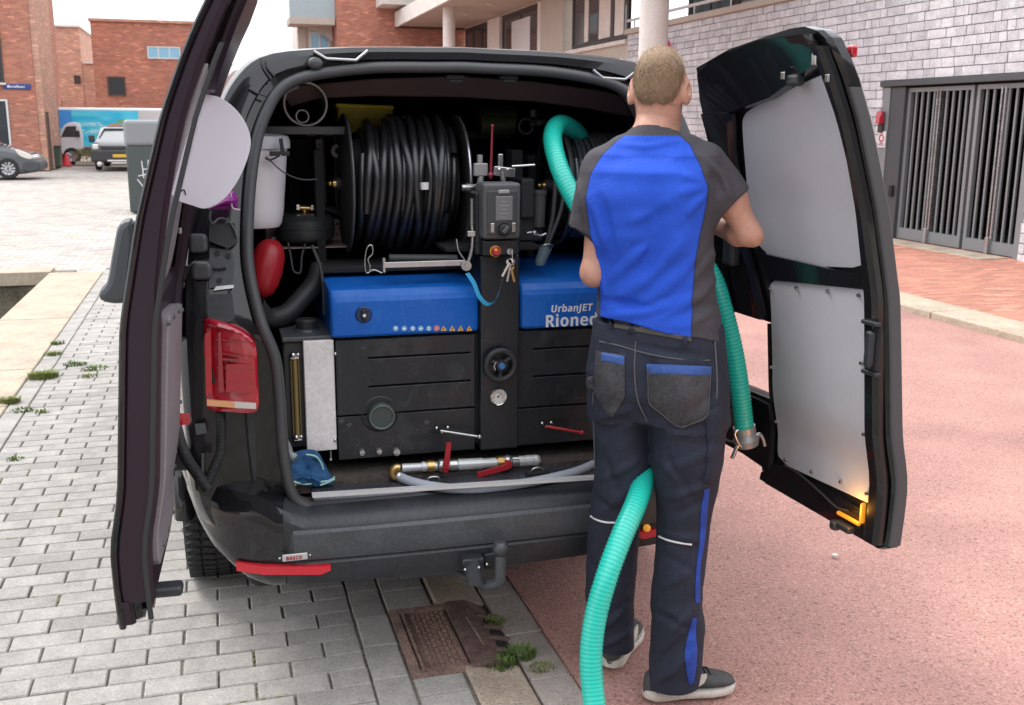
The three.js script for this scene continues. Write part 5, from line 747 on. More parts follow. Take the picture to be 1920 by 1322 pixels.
  for (const y of [576, 584]) { const p = HZ(937, y, -3.098); part(m, 'vent_hole', cyl([p.x, p.y, -3.1], [p.x, p.y, -3.0965], 0.003, 0.003, 10), M.dark); }
  // two throw levers with their guides
  const lever = (a, b, dots, mat) => { const p = HZ(a[0], a[1], -3.09), q = HZ(b[0], b[1], -3.06); const l = part(m, 'lever', [cyl(p, q, 0.0048, 0.0042, 10), sph(q.x, q.y, q.z, 0.008)], mat); for (const [x, y] of dots) { const d = HZ(x, y, -3.11); part(l, 'guide_bolt', sph(d.x, d.y, -3.112, 0.0065, 1, 1, 0.8, 12), M.chrome); } const s = HZ(a[0] - 8, a[1] + 1, ZM); part(l, 'slot_plate', rbox(0.045, 0.008, 0.006, s.x, s.y, ZM + 0.001, 0.003, 0, 0, -0.12), M.dark); };
  lever([826, 808], [899, 819], [[819, 803], [840, 802], [829, 811]], M.steel); lever([1022, 799], [1091, 811], [[1017, 794], [1034, 793], [1024, 801]], M.red);
  for (const [x, y, r] of [[680, 851, 0.0105], [712, 849, 0.0105], [745, 850, 0.0135]]) { const p = HZ(x, y, -3.1); part(m, 'plug', turned([[r, -0.02], [r, 0.004], [r * 0.8, 0.009], [0.0001, 0.0105]], [p.x, p.y, -3.115], [0, 0, 1], 20), M.galv); }
  // ball valve assembly below the machine
  const q = (x, y) => HZ(x, y, -3.06); const a = q(748, 878), b = q(1004, 863), L = (t) => a.clone().lerp(b, t), R = 0.0165;
  const vp = part(m, 'valve_pipe', [cyl(L(0.02), L(0.98), R * 0.82, R * 0.82, 24), cyl(L(0.16), L(0.19), R, R, 24), cyl(L(0.42), L(0.60), R * 1.12, R * 1.12, 24), cyl(L(0.60), L(0.70), R * 0.98, R * 0.98, 24), sph(...L(1.0).toArray(), R * 1.15), cyl(L(0.87), L(1.0), R * 1.05, R * 1.12, 24)], M.pipeZinc);
  part(vp, 'hex_nut', [cyl(L(0.2), L(0.25), R * 1.25, R * 1.25, 6)], M.brass); part(vp, 'hex_nut', [cyl(L(0.36), L(0.41), R * 1.25, R * 1.25, 6)], M.steel); part(vp, 'hex_nut', [cyl(L(0.71), L(0.76), R * 1.3, R * 1.3, 6)], M.brass); part(vp, 'hex_nut', cyl(L(0.82), L(0.87), R * 1.25, R * 1.25, 6), M.steel); part(vp, 'valve_body', sph(...L(0.305).toArray(), R * 1.3), M.steel); part(vp, 'valve_body', sph(...L(0.79).toArray(), R * 1.35), M.galv);
  const el = q(744, 884); const eb = new THREE.TorusGeometry(0.016, 0.0125, 12, 24, Math.PI * 1.2); eb.rotateZ(1.2); eb.translate(el.x, el.y, -3.05); part(vp, 'elbow', [eb, cyl(q(740, 892), q(752, 894), 0.0155, 0.0155, 18)], M.brass);
  const v1 = L(0.32), v2 = L(0.8), e1 = q(837, 824), e2 = q(890, 884);
  part(vp, 'valve_handle', [cyl([v1.x, v1.y - 0.004, -3.05], [v1.x, v1.y - 0.004, -3.03], 0.012, 0.01, 16), loft([0, 1].map((t) => { const p = t ? V(e1.x, e1.y, -3.026) : V(v1.x, v1.y, -3.03), w = t ? 0.0075 : 0.0095; return [V(p.x - w, p.y, p.z - 0.003), V(p.x + w, p.y, p.z - 0.003), V(p.x + w, p.y, p.z + 0.004), V(p.x - w, p.y, p.z + 0.004)]; }))], M.redMat);
  part(vp, 'valve_handle', [cyl([v2.x - 0.01, v2.y, -3.05], [v2.x - 0.01, v2.y, -3.026], 0.014, 0.012, 16), loft([0, 0.4, 1].map((t) => { const p = V(lerp(v2.x - 0.01, e2.x, t), lerp(v2.y - 0.002, e2.y, t), -3.024), w = lerp(0.009, 0.008, t); return [V(p.x, p.y - w, p.z - 0.004), V(p.x, p.y + w, p.z - 0.004), V(p.x, p.y + w, p.z + 0.004), V(p.x, p.y - w, p.z + 0.004)]; }))], M.redMat);
  for (const [x, y] of [[640, 790], [655, 797], [800, 792]]) { const p = HZ(x, y, ZM); part(m, 'embossed_mark', rbox(0.016, 0.014, 0.003, p.x, p.y, ZM, 0.002, 0, 0, 0.5), M.rubberGrey); }
  // post clutter above the column
  part(m, 'bracket', [rspan(0.70, 1.02, 1.285, 1.30, -3.6, -3.2, 0.004), rspan(0.98, 1.02, 1.3, 1.6, -3.5, -3.42, 0.004)], M.dark);
}
{ // control box with screen, dial, stop button
  const a = HZ(905, 343, -3.06), b = HZ(976, 480, -3.06), c = thing('control_panel', 'dark grey control box with dial and red stop button on the column', 'control box', [(a.x + b.x) / 2, b.y, -3.1]);
  part(c, 'housing', rspan(a.x, b.x, HZ(940, 449, -3.06).y, a.y, -3.16, -3.058, 0.012), std([0.075, 0.078, 0.082], 0.5)); part(c, 'back_box', rspan(a.x - 0.012, b.x + 0.012, b.y, a.y - 0.03, -3.2, -3.105, 0.008), M.blackPanel); part(c, 'switch_box', rspan(a.x + 0.004, b.x, b.y, HZ(940, 451, -3.06).y, -3.16, -3.075, 0.006), M.blackPanel);
  const bz = (x0, y0, x1, y1, z) => { const p = HZ(x0, y0, -3.05), q = HZ(x1, y1, -3.05); return rspan(p.x, q.x, q.y, p.y, z - 0.006, z, 0.003); };
  part(c, 'bezel', bz(914, 358, 970, 440, -3.054), std([0.05, 0.052, 0.055], 0.4)); const sc = part(c, 'screen', bz(930, 368, 962, 414, -3.0515), std([0.16, 0.16, 0.165], 0.35)); part(c, 'name_strip', bz(935, 356, 956, 363, -3.051), tinted(0.3, 0.3, 0.3));
  for (let i = 0; i < 5; i++) { const p = HZ(938, 378 + i * 7.5, -3.05); part(sc, 'print_line', rbox(0.018 + 0.012 * (i % 2), 0.0018, 0.001, p.x + 0.012, p.y, -3.0512, 0.0004), tinted(0.32, 0.32, 0.33)); }
  const d = HZ(945, 430, -3.045); const dl = part(c, 'dial', [turned([[0.024, -0.004], [0.024, 0.003], [0.022, 0.005], [0.018, 0.005]], [d.x, d.y, -3.054], [0, 0, 1], 30), turned([[0.0165, 0], [0.0155, 0.016], [0.013, 0.018], [0.0001, 0.018]], [d.x, d.y, -3.052], [0, 0, 1], 24)], M.rubber); part(dl, 'grip', rbox(0.012, 0.026, 0.008, d.x + 0.003, d.y, -3.033, 0.003, 0, 0, -0.7), std([0.09, 0.09, 0.092], 0.4));
  for (const s of [-1, 1]) part(c, 'side_pad', rbox(0.014, 0.03, 0.008, d.x + s * 0.034, d.y + 0.004, -3.055, 0.003), M.steel);
  const r = HZ(931, 472, -3.06); const st = part(c, 'stop_button', turned([[0.016, 0], [0.016, 0.006], [0.0125, 0.008], [0.0125, 0.018], [0.009, 0.022], [0.0001, 0.0225]], [r.x, r.y, -3.076], [0, 0, 1], 26), M.red); part(st, 'collar', turned([[0.0175, 0], [0.0175, 0.004], [0.012, 0.005]], [r.x, r.y, -3.0755], [0, 0, 1], 26), M.yellow); part(st, 'top_mark', sph(r.x - 0.002, r.y + 0.005, -3.056, 0.007, 1, 0.7, 0.5), tinted(0.75, 0.3, 0.03));
  const k = HZ(957, 472, -3.06); part(c, 'key_switch', [cyl([k.x, k.y, -3.08], [k.x, k.y, -3.062], 0.011, 0.010, 20)], M.galv);
}
{ // keys and blue ribbon
  const k = HZ(958, 474, -3.05), t = thing('key_bunch', 'bunch of keys on a bright blue ribbon hanging from the switch', 'keys', [k.x, k.y - 0.12, -3.05]);
  part(t, 'key', [rbox(0.004, 0.03, 0.018, k.x + 0.002, k.y - 0.004, -3.048, 0.002)], M.chrome); const ring = new THREE.TorusGeometry(0.011, 0.0012, 6, 20); ring.translate(k.x, k.y - 0.028, -3.046); part(t, 'ring', [ring], M.chrome);
  for (const [x, y, l, a, m] of [[948, 505, 0.05, 0.5, M.chrome], [954, 512, 0.055, 0.2, M.steel], [962, 515, 0.05, -0.25, M.brass], [944, 518, 0.04, 0.4, M.rubber], [957, 498, 0.03, 0.1, M.chrome]]) { const p = HZ(x, y, -3.04); part(t, 'key', [rbox(0.008, l, 0.003, p.x, p.y, -3.042 + a * 0.01, 0.0015, 0, 0, -a), cyl([p.x + Math.sin(a) * l * 0.45, p.y + l * 0.45, -3.045], [p.x + Math.sin(a) * l * 0.45, p.y + l * 0.45, -3.039], 0.009, 0.009, 14)], m); }
  const rib = [[876, 512], [888, 530], [900, 558], [916, 571], [928, 564], [937, 542], [944, 520]].map(([x, y], i) => HZ(x, y, [-3.1, -3.085, -3.07, -3.065, -3.065, -3.055, -3.045][i])); const cc = curve(rib), sec = []; for (let i = 0; i <= 40; i++) { const p = cc.getPointAt(i / 40), tw = 0.3 + i * 0.03; sec.push([-1, 1].map((s) => V(p.x + s * 0.0065 * Math.cos(tw), p.y + s * 0.0065 * Math.sin(tw), p.z + s * 0.002)).flatMap((q, j) => [q, V(q.x, q.y, q.z + (j ? -0.0008 : 0.0008))])); } part(t, 'ribbon', loft(sec.map((s) => [s[0], s[2], s[3], s[1]]), { crease: 0.6 }), tinted(0.02, 0.30, 0.55, 0.6));
}
// ---------------------------------------------------------------- hose reels
function hoseReel(t, x0, x1, y, z, R, hubR, hoseR, layers, tilt, seedShift, hoseM = M.hoseBlack, open = false) {
  const fl = (x, s) => turned([[hubR, 0.012 * s], [hubR + 0.02, 0.016 * s], [R - 0.03, 0.004 * s], [R - 0.012, 0], [R, 0.004 * s], [R + 0.003, 0.008 * s], [R, 0.013 * s], [R - 0.012, 0.011 * s], [R - 0.03, 0.015 * s], [hubR + 0.02, 0.026 * s], [hubR, 0.024 * s]], [x, y, z], [1, 0, 0], 56);
  const ringed = () => { const g = new THREE.TorusGeometry(R - 0.004, 0.008, 8, 56); g.rotateY(Math.PI / 2); g.translate(x0 - 0.012, y, z); return [g, ...[0.4, 1.97, 3.54, 5.11].map((a) => cyl([x0 - 0.012, y, z], [x0 - 0.012, y + Math.cos(a) * (R - 0.004), z + Math.sin(a) * (R - 0.004)], 0.006, 0.006, 8))]; };
  const f1 = part(t, 'flange', open ? ringed() : fl(x0 - 0.012, -1), M.rubber), f2 = part(t, 'flange', fl(x1 + 0.012, 1), M.rubber); const rim = (x) => { const g = new THREE.TorusGeometry(R + 0.001, 0.0045, 8, 64); g.rotateY(Math.PI / 2); g.translate(x, y, z); return g; };
  part(f1, 'rim', [rim(x0 - 0.019)], M.plasticGrey); part(f2, 'rim', [rim(x1 + 0.019)], M.galv);
  part(t, 'drum', cyl([x0, y, z], [x1, y, z], R - layers[0][0] > 0 ? layers[0][0] - hoseR : hubR, undefined, 32), M.dark);
  const hub = part(t, 'hub', [cyl([x0 - 0.05, y, z], [x0 + 0.02, y, z], 0.024, 0.024, 20)], M.rubber); part(hub, 'swivel', [cyl([x0 - 0.06, y, z], [x0 - 0.035, y, z], 0.017, 0.02, 6), sph(x0 - 0.068, y, z, 0.011)], M.brass);
  layers.forEach(([rad, a, b, turns, wob], li) => {
    const pts = [], n = turns * 22; for (let i = 0; i <= n; i++) { const u = i / n, th = -u * turns * 6.2832 + li, k = u * turns; const w = wob * (vn3(k * 1.7 + seedShift, li * 5.1, Math.cos(th) * 1.2 + 4) - 0.5) + tilt * Math.cos(th + 0.6) * (li ? 1 : 0.35); pts.push(V(clamp(lerp(a, b, li % 2 ? 1 - u : u) + w, x0 + hoseR * 0.9, x1 - hoseR * 0.9), y + Math.cos(th) * (rad + 0.006 * (vn3(k * 2.3, li, th * 0.7 + seedShift) - 0.5)), z + Math.sin(th) * rad)); }
    const g = new THREE.TubeGeometry(new THREE.CatmullRomCurve3(pts), n * 2, hoseR, 9, false); part(t, 'hose_coil', g, hoseM);
  });
  return [f1, f2];
}
{
  const y = 1.49, z = -3.47, t = thing('hose_reel', 'big black reel wound full of thick black pressure hose', 'hose reel', [0.6, 1.2, -3.47]);
  const xa = HZ(658, 345, -3.47).x, xb = HZ(850, 345, -3.42).x;
  hoseReel(t, xa, xb, y, z, 0.222, 0.03, 0.0125, [[0.158, xa + 0.015, xb - 0.015, 13, 0.004], [0.181, xa + 0.02, xb - 0.02, 13, 0.012], [0.199, xa + 0.03, xb - 0.035, 11, 0.03], [0.214, xa + 0.10, xb - 0.06, 5, 0.05]], 0.014, 3);
  const tg = HZ(797, 349, -3.25); part(t, 'hose_tag', cyl([tg.x, tg.y - 0.011, -3.262], [tg.x, tg.y + 0.011, -3.262], 0.0145, 0.0145, 14), M.white);
  // carrier: uprights and front guide
  parts(t, 'carrier', [rspan(xa - 0.12, xa - 0.09, 1.22, 1.6, -3.5, -3.44, 0.004), rspan(xb + 0.04, xb + 0.07, 1.22, 1.6, -3.5, -3.44, 0.004), rspan(xa - 0.12, xb + 0.07, 1.215, 1.235, -3.6, -3.3, 0.004)], M.dark);
  const g1 = HZ(720, 497, -3.13), g2 = HZ(872, 497, -3.13); const gd = part(t, 'guide_bar', [rbox(g2.x - g1.x, 0.018, 0.008, (g1.x + g2.x) / 2, g1.y, -3.128, 0.002), cyl([g1.x, g1.y - 0.022, -3.13], [g1.x, g1.y + 0.022, -3.13], 0.006, 0.006, 12), cyl([g2.x, g2.y, -3.14], [g2.x, g2.y, -3.11], 0.016, 0.016, 20)], M.galv);
  part(gd, 'pivot_bolt', [cyl([g2.x, g2.y, -3.112], [g2.x, g2.y, -3.102], 0.009, 0.009, 6)], M.steel); part(gd, 'roller', [cyl([g1.x + 0.02, g1.y + 0.016, -3.16], [g2.x - 0.02, g2.y + 0.016, -3.16], 0.014, 0.014, 14)], M.rubber);
  part(gd, 'r_clip', tube([[716, 512], [700, 506], [688, 512], [684, 492], [690, 462], [697, 460], [698, 476], [690, 486], [694, 500], [692, 511]].map(([x, yy]) => HZ(x, yy, -3.12)), 0.0024, 60, 6), M.steel); parts(gd, 'arm', [tube([[878, 492], [884, 470], [886, 440], [885, 422]].map(([x, yy]) => HZ(x, yy, -3.12)), 0.006, 20, 8), tube([[872, 488], [860, 470], [856, 448]].map(([x, yy]) => HZ(x, yy, -3.14)), 0.003, 16, 6)], M.galv);
  part(gd, 'clamp', [rbox(0.034, 0.018, 0.02, HZ(885, 438, -3.12).x, HZ(885, 438, -3.12).y, -3.12, 0.003), cyl(HZ(885, 430, -3.13), HZ(885, 372, -3.13), 0.0085, 0.007, 12)], M.steel);
}
{
  const t = thing('hose_reel', 'smaller dark reel half hidden behind the left arm of the man', 'hose reel', [1.2, 1.2, -3.6]);
  const xa = HZ(1046, 345, -3.50).x; hoseReel(t, xa, xa + 0.26, 1.475, -3.50, 0.205, 0.03, 0.009, [[0.16, xa + 0.01, xa + 0.25, 13, 0.004], [0.178, xa + 0.012, xa + 0.24, 12, 0.008]], 0.006, 9, phys([0.06, 0.063, 0.066], 0.3, { clearcoat: 0.7, clearcoatRoughness: 0.2 }), true);
  parts(t, 'carrier', [rspan(xa - 0.10, xa - 0.07, 1.22, 1.58, -3.6, -3.54, 0.004), rspan(xa + 0.3, xa + 0.33, 1.22, 1.58, -3.6, -3.54, 0.004)], M.dark);
  parts(t, 'loose_hose', [tube([[1042, 325], [1040, 370], [1036, 410], [1028, 445], [1022, 462]].map(([x, y]) => HZ(x, y, -3.28)), 0.0075, 30, 8), tube([[1058, 360], [1050, 400], [1038, 432], [1026, 462]].map(([x, y]) => HZ(x, y, -3.26)), 0.0065, 30, 8)], M.rubberGrey);
  const n = HZ(1022, 462, -3.2), b = HZ(1012, 494, -3.2); const h = part(t, 'nozzle_holder', [cyl([b.x, b.y, -3.2], [n.x, n.y, -3.19], 0.017, 0.021, 20, true), cyl([b.x, b.y - 0.006, -3.2], [b.x, b.y, -3.2], 0.014, 0.016, 16)], std([0.12, 0.17, 0.2], 0.4)); const rg = new THREE.TorusGeometry(0.0215, 0.003, 8, 26); rg.rotateX(1.1); rg.translate(n.x, n.y, -3.19); part(h, 'ring', [rg], M.steel);
  part(h, 'toggle', [tube([[988, 437], [1000, 436], [1012, 442], [1024, 438]].map(([x, y]) => HZ(x, y, -3.18)), 0.004, 20, 8), sph(...HZ(1002, 437, -3.18).toArray(), 0.009)], M.galv);
}
{ // toggle clamp and red rod above the control box
  const t = thing('toggle_clamp', 'steel toggle clamp with long handle above the control box', 'clamp', [0.88, 1.53, -3.15]); const z = -3.14;
  part(t, 'base', [rbox(0.07, 0.03, 0.02, ...HZ(945, 322, z).toArray(), 0.004, 0, 0, -0.1), cyl(HZ(944, 343, z), HZ(942, 322, z), 0.009, 0.011, 12), rbox(0.016, 0.045, 0.014, ...HZ(938, 302, z).toArray(), 0.004)], M.steel); part(t, 'handle', [cyl(HZ(960, 312, z + 0.01), HZ(1003, 309, z + 0.03), 0.0042, 0.0035, 10)], M.chrome); part(t, 'plate', [rbox(0.045, 0.04, 0.02, ...HZ(901, 318, z - 0.02).toArray(), 0.004), cyl(HZ(902, 330, z - 0.02), HZ(900, 345, z - 0.02), 0.01, 0.01, 10), cyl(HZ(900, 290, z - 0.02), HZ(900, 306, z - 0.02), 0.009)], std([0.3, 0.3, 0.3], 0.4, 0.4)); parts(t, 'pivot', [sph(...HZ(936, 318, z + 0.012).toArray(), 0.006), sph(...HZ(952, 318, z + 0.012).toArray(), 0.005)], M.chrome);
  const r = thing('red_rod', 'thin dark red rod standing upright beside the toggle clamp', 'rod', [0.85, 1.5, -3.14]); part(r, 'shaft', [cyl(HZ(920, 335, z), HZ(923, 234, z), 0.0045, 0.003, 8)], std([0.2, 0.015, 0.03], 0.4)); part(r, 'knob', [sph(...HZ(920, 328, z).toArray(), 0.009), sph(...HZ(923, 236, z).toArray(), 0.005)], std([0.24, 0.015, 0.04], 0.35));
  const f = thing('pipe_fitting', 'steel hose coupling fixed right of the big reel hub', 'fitting', [0.8, 1.44, -3.2]); part(f, 'body', [cyl(HZ(866, 352, -3.2), HZ(896, 351, -3.2), 0.012, 0.012, 14), cyl(HZ(874, 352, -3.2), HZ(882, 352, -3.2), 0.016, 0.016, 6)], M.steel); part(f, 'valve', [cyl(HZ(886, 375, -3.2), HZ(886, 410, -3.2), 0.013, 0.010, 14)], M.rubberGrey);
  const g = thing('roller_bar', 'dark horizontal cylinder under the van roof with green stripe', 'cylinder', [0.9, 1.68, -3.7]); part(g, 'barrel', [cyl(HZ(896, 222, -3.7), HZ(962, 222, -3.7), 0.045, 0.045, 24)], M.rubber); part(g, 'stripe', cyl(HZ(897, 232, -3.69), HZ(961, 232, -3.69), 0.045, 0.045, 24), std([0.04, 0.055, 0.015], 0.5));
  const k = thing('tap_assembly', 'dull steel tap fitting beside the top of the green hose loop', 'tap', [1.05, 1.65, -3.6]); const tr = new THREE.TorusGeometry(0.026, 0.005, 8, 26); tr.translate(...HZ(986, 237, -3.6).toArray()); part(k, 'ring', [tr], M.plasticGrey); part(k, 'spindle', [cyl(HZ(996, 232, -3.6), HZ(1022, 228, -3.55), 0.012, 0.009, 12), cyl(HZ(1000, 220, -3.58), HZ(1000, 206, -3.58), 0.013, 0.013, 12), sph(...HZ(1010, 230, -3.57).toArray(), 0.013)], M.plasticGrey);
  const e = thing('pump_block', 'black pump housing between the control box and the small reel', 'pump', [1.0, 1.3, -3.3]); part(e, 'housing', [rspan(HZ(978, 345, -3.28).x, HZ(1003, 345, -3.28).x, HZ(978, 410, -3.28).y, HZ(978, 335, -3.28).y, -3.45, -3.28, 0.008), rspan(0.95, 1.06, 1.3, 1.39, -3.5, -3.3, 0.01)], M.rubber); part(e, 'filter_bowl', [cyl(HZ(1010, 425, -3.3), HZ(1012, 365, -3.3), 0.02, 0.022, 20), cyl(HZ(1012, 364, -3.3), HZ(1012, 356, -3.3), 0.025, 0.024, 20)], std([0.07, 0.07, 0.075], 0.3)); parts(e, 'rail', [rspan(0.72, 1.1, 1.63, 1.66, -3.9, -3.86, 0.005), rspan(0.74, 0.78, 1.22, 1.63, -3.9, -3.86, 0.005)], M.rubberGrey);
}
// ---------------------------------------------------------------- left side of the load space
{
  const t = thing('bucket', 'white plastic bucket with wire handle behind the door seal', 'bucket', [0.125, 1.365, -3.38]), b = [0.122, 1.362, -3.38];
  part(t, 'tub', turned([[0.0001, 0], [0.074, 0.0], [0.083, 0.012], [0.09, 0.05], [0.108, 0.24], [0.112, 0.275], [0.109, 0.275], [0.104, 0.24], [0.087, 0.05], [0.07, 0.01]], b, [0, 1, 0], 44), M.whitePlastic); part(t, 'lid', turned([[0.118, 0.245], [0.118, 0.268], [0.112, 0.282], [0.09, 0.288], [0.0001, 0.292]], b, [0, 1, 0], 44), phys([0.5, 0.52, 0.56], 0.35)); 
  part(t, 'wire_handle', tube([[498, 294], [512, 306], [525, 318], [545, 330], [570, 337], [595, 336]].map(([x, y], i) => HZ(x, y, -3.262 - Math.max(0, i - 2) * 0.02)), 0.0025, 40, 6), M.plasticGrey); part(t, 'clip', [rbox(0.06, 0.014, 0.012, ...HZ(524, 288, -3.262).toArray(), 0.003), rbox(0.012, 0.04, 0.008, ...HZ(528, 272, -3.265).toArray(), 0.002, 0, 0, 0.1), tube([[497, 296], [505, 300], [520, 294], [532, 288]].map(([x, y]) => HZ(x, y, -3.258)), 0.003, 16, 6)], M.rubber); part(t, 'rivet', [sph(...HZ(526, 293, -3.25).toArray(), 0.004)], M.chrome);
}
{
  const c = HZ(573, 195, -3.42), t = thing('plastic_pipe', 'wide grey plastic pipe seen end on under the van roof', 'pipe', [c.x, c.y - 0.07, -3.42]); part(t, 'wall', turned([[0.0685, 0.001], [0.068, 0], [0.0645, 0], [0.064, 0.001], [0.064, 0.9], [0.068, 0.9], [0.0685, 0.001]], [c.x, c.y, -3.42], [0.02, 0, -1], 48), std([0.13, 0.13, 0.135], 0.5)); part(t, 'cut_edge', turned([[0.0695, -0.001], [0.0635, -0.001]], [c.x, c.y, -3.4195], [0, 0, -1], 48), tinted(0.4, 0.4, 0.4)); 
  const d = HZ(567, 220, -3.42), u = thing('plastic_pipe', 'narrow grey pipe lying inside the wide pipe', 'pipe', [d.x, d.y - 0.02, -3.42]); part(u, 'wall', turned([[0.0212, 0], [0.0178, 0], [0.0178, 0.9], [0.0212, 0.9], [0.0212, 0]], [d.x, d.y + 0.003, -3.418], [0.02, 0, -1], 30), std([0.2, 0.2, 0.205], 0.5)); part(u, 'cut_edge', turned([[0.0213, -0.001], [0.0177, -0.001]], [d.x, d.y + 0.003, -3.418], [0, 0, -1], 30), tinted(0.42, 0.42, 0.42));
  const h = thing('tube_end', 'pale grey tube tip poking out beside the wide pipe', 'tube', [0.24, 1.72, -3.4]); part(h, 'tip', [cyl(HZ(527, 172, -3.38), HZ(556, 162, -3.45), 0.011, 0.009, 14)], tinted(0.28, 0.28, 0.28)); part(h, 'sleeve', cyl(HZ(524, 174, -3.375), HZ(528, 171.5, -3.382), 0.013, 0.013, 14), tinted(0.2, 0.2, 0.2));
}
{
  const a = HZ(632, 197, -3.62), b = HZ(738, 244, -3.62), t = thing('tool_case', 'yellow plastic case behind the top of the big reel', 'case', [(a.x + b.x) / 2, b.y, -3.75]);
  part(t, 'shell', [rbox(b.x - a.x, a.y - b.y + 0.06, 0.25, (a.x + b.x) / 2, (a.y + b.y) / 2 - 0.03, -3.75, 0.012, 0, 0, -0.03)], M.yellow); part(t, 'lid_edge', rbox(b.x - a.x + 0.008, 0.014, 0.256, (a.x + b.x) / 2, a.y - 0.004, -3.75, 0.005, 0, 0, -0.03), tinted(0.75, 0.6, 0.03)); part(t, 'handle', rbox(0.06, 0.02, 0.02, (a.x + b.x) / 2, b.y - 0.0, -3.615, 0.006), M.dark);
  const s = thing('shelf', 'dark shelf rail below the wide pipe', 'shelf', [0.3, 1.6, -3.6]); const y = HZ(560, 240, -3.45).y; part(s, 'board', [rspan(0.13, 0.42, y - 0.012, y, -4.2, -3.4, 0.003)], M.dark); part(s, 'front_rail', rspan(0.13, 0.42, y - 0.02, y + 0.006, -3.4, -3.385, 0.004), M.rubberGrey);
  const p = thing('perforated_post', 'grey perforated steel post left of the big reel', 'post', [0.34, 1.4, -3.5]); const q0 = HZ(598, 260, -3.5), q1 = HZ(603, 388, -3.5); part(p, 'channel', [rspan(q0.x - 0.011, q0.x + 0.011, q1.y, q0.y, -3.53, -3.5, 0.003)], std([0.12, 0.115, 0.12], 0.5, 0.3)); for (let i = 0; i < 6; i++) { const yy = lerp(q0.y, q1.y, (i + 0.5) / 6); part(p, 'hole', cyl([q0.x + 0.002, yy, -3.503], [q0.x + 0.002, yy, -3.4985], 0.0035, 0.0035, 10), M.dark); }
  const f = thing('steel_frame', 'black steel frame box between the post and the big reel', 'frame', [0.4, 1.38, -3.7]); parts(f, 'upright', [rspan(0.355, 0.372, 1.38, 1.66, -3.75, -3.6, 0.003), rspan(0.40, 0.415, 1.38, 1.66, -3.75, -3.6, 0.003)], M.rubber); parts(f, 'crossbar', [rspan(0.31, 0.43, 1.385, 1.40, -3.72, -3.62, 0.003), rspan(0.31, 0.43, 1.64, 1.655, -3.72, -3.62, 0.003)], M.rubberGrey); part(f, 'bearing', turned([[0.018, 0], [0.022, 0.004], [0.022, 0.012], [0.01, 0.014], [0.01, 0]], HZ(632, 283, -3.55).toArray(), [0, 0, 1], 20), tinted(0.22, 0.21, 0.2));
  const w = thing('side_board', 'dark brown board lining behind the bucket', 'board', [0.3, 1.38, -4.0]); part(w, 'panel', rspan(0.2, 0.36, 1.32, 1.63, -3.96, -3.9, 0.004), std([0.04, 0.033, 0.034], 0.8)); part(w, 'edge', rspan(0.272, 0.276, 1.32, 1.6, -3.9, -3.895, 0.001), M.rubberGrey);
}
{
  const c = HZ(572, 422, -3.52), t = thing('pressure_tank', 'squat black pressure vessel with brass fitting on the bracket plate', 'tank', [c.x, c.y - 0.05, -3.52]);
  part(t, 'vessel', turned([[0.0001, 0], [0.07, 0], [0.092, 0.012], [0.098, 0.03], [0.098, 0.045], [0.1005, 0.047], [0.1005, 0.053], [0.098, 0.055], [0.096, 0.075], [0.078, 0.092], [0.02, 0.097], [0.0001, 0.097]], [c.x, c.y - 0.055, -3.52], [0, 1, 0], 40), std([0.03, 0.036, 0.038], 0.38)); part(t, 'fitting', [cyl([c.x, c.y + 0.04, -3.52], [c.x, c.y + 0.058, -3.52], 0.012, 0.012, 12), cyl([c.x - 0.022, c.y + 0.058, -3.515], [c.x + 0.022, c.y + 0.055, -3.515], 0.009, 0.009, 12)], M.brass); part(t, 'clamp', [rbox(0.014, 0.02, 0.02, c.x - 0.022, c.y + 0.06, -3.515, 0.003), rbox(0.014, 0.02, 0.02, c.x + 0.026, c.y + 0.058, -3.515, 0.003)], M.chrome); part(t, 'hose', tube([[c.x + 0.03, c.y + 0.054, -3.515], [c.x + 0.07, c.y + 0.05, -3.53], [c.x + 0.14, c.y + 0.03, -3.56]], 0.010, 20, 10), M.rubber);
  const a = HZ(498, 420, -3.6), b = HZ(642, 452, -3.6), p = thing('bracket_plate', 'pinkish bare steel bracket plate under the black pressure vessel', 'bracket', [(a.x + b.x) / 2, b.y, -3.55]); const pm = std([0.30, 0.22, 0.19], 0.55, 0.2); part(p, 'upright', [rspan(a.x, b.x, b.y, b.y + 0.075, -3.63, -3.625, 0.001)], pm); part(p, 'shelf', rspan(a.x, b.x, b.y - 0.004, b.y, -3.63, -3.44, 0.001), pm); for (const [x, y] of [[616, 430], [632, 420], [632, 440], [516, 436]]) { const q = HZ(x, y, -3.62); part(p, 'hole', cyl([q.x, q.y, -3.626], [q.x, q.y, -3.622], 0.004, 0.004, 10), M.dark); }
}
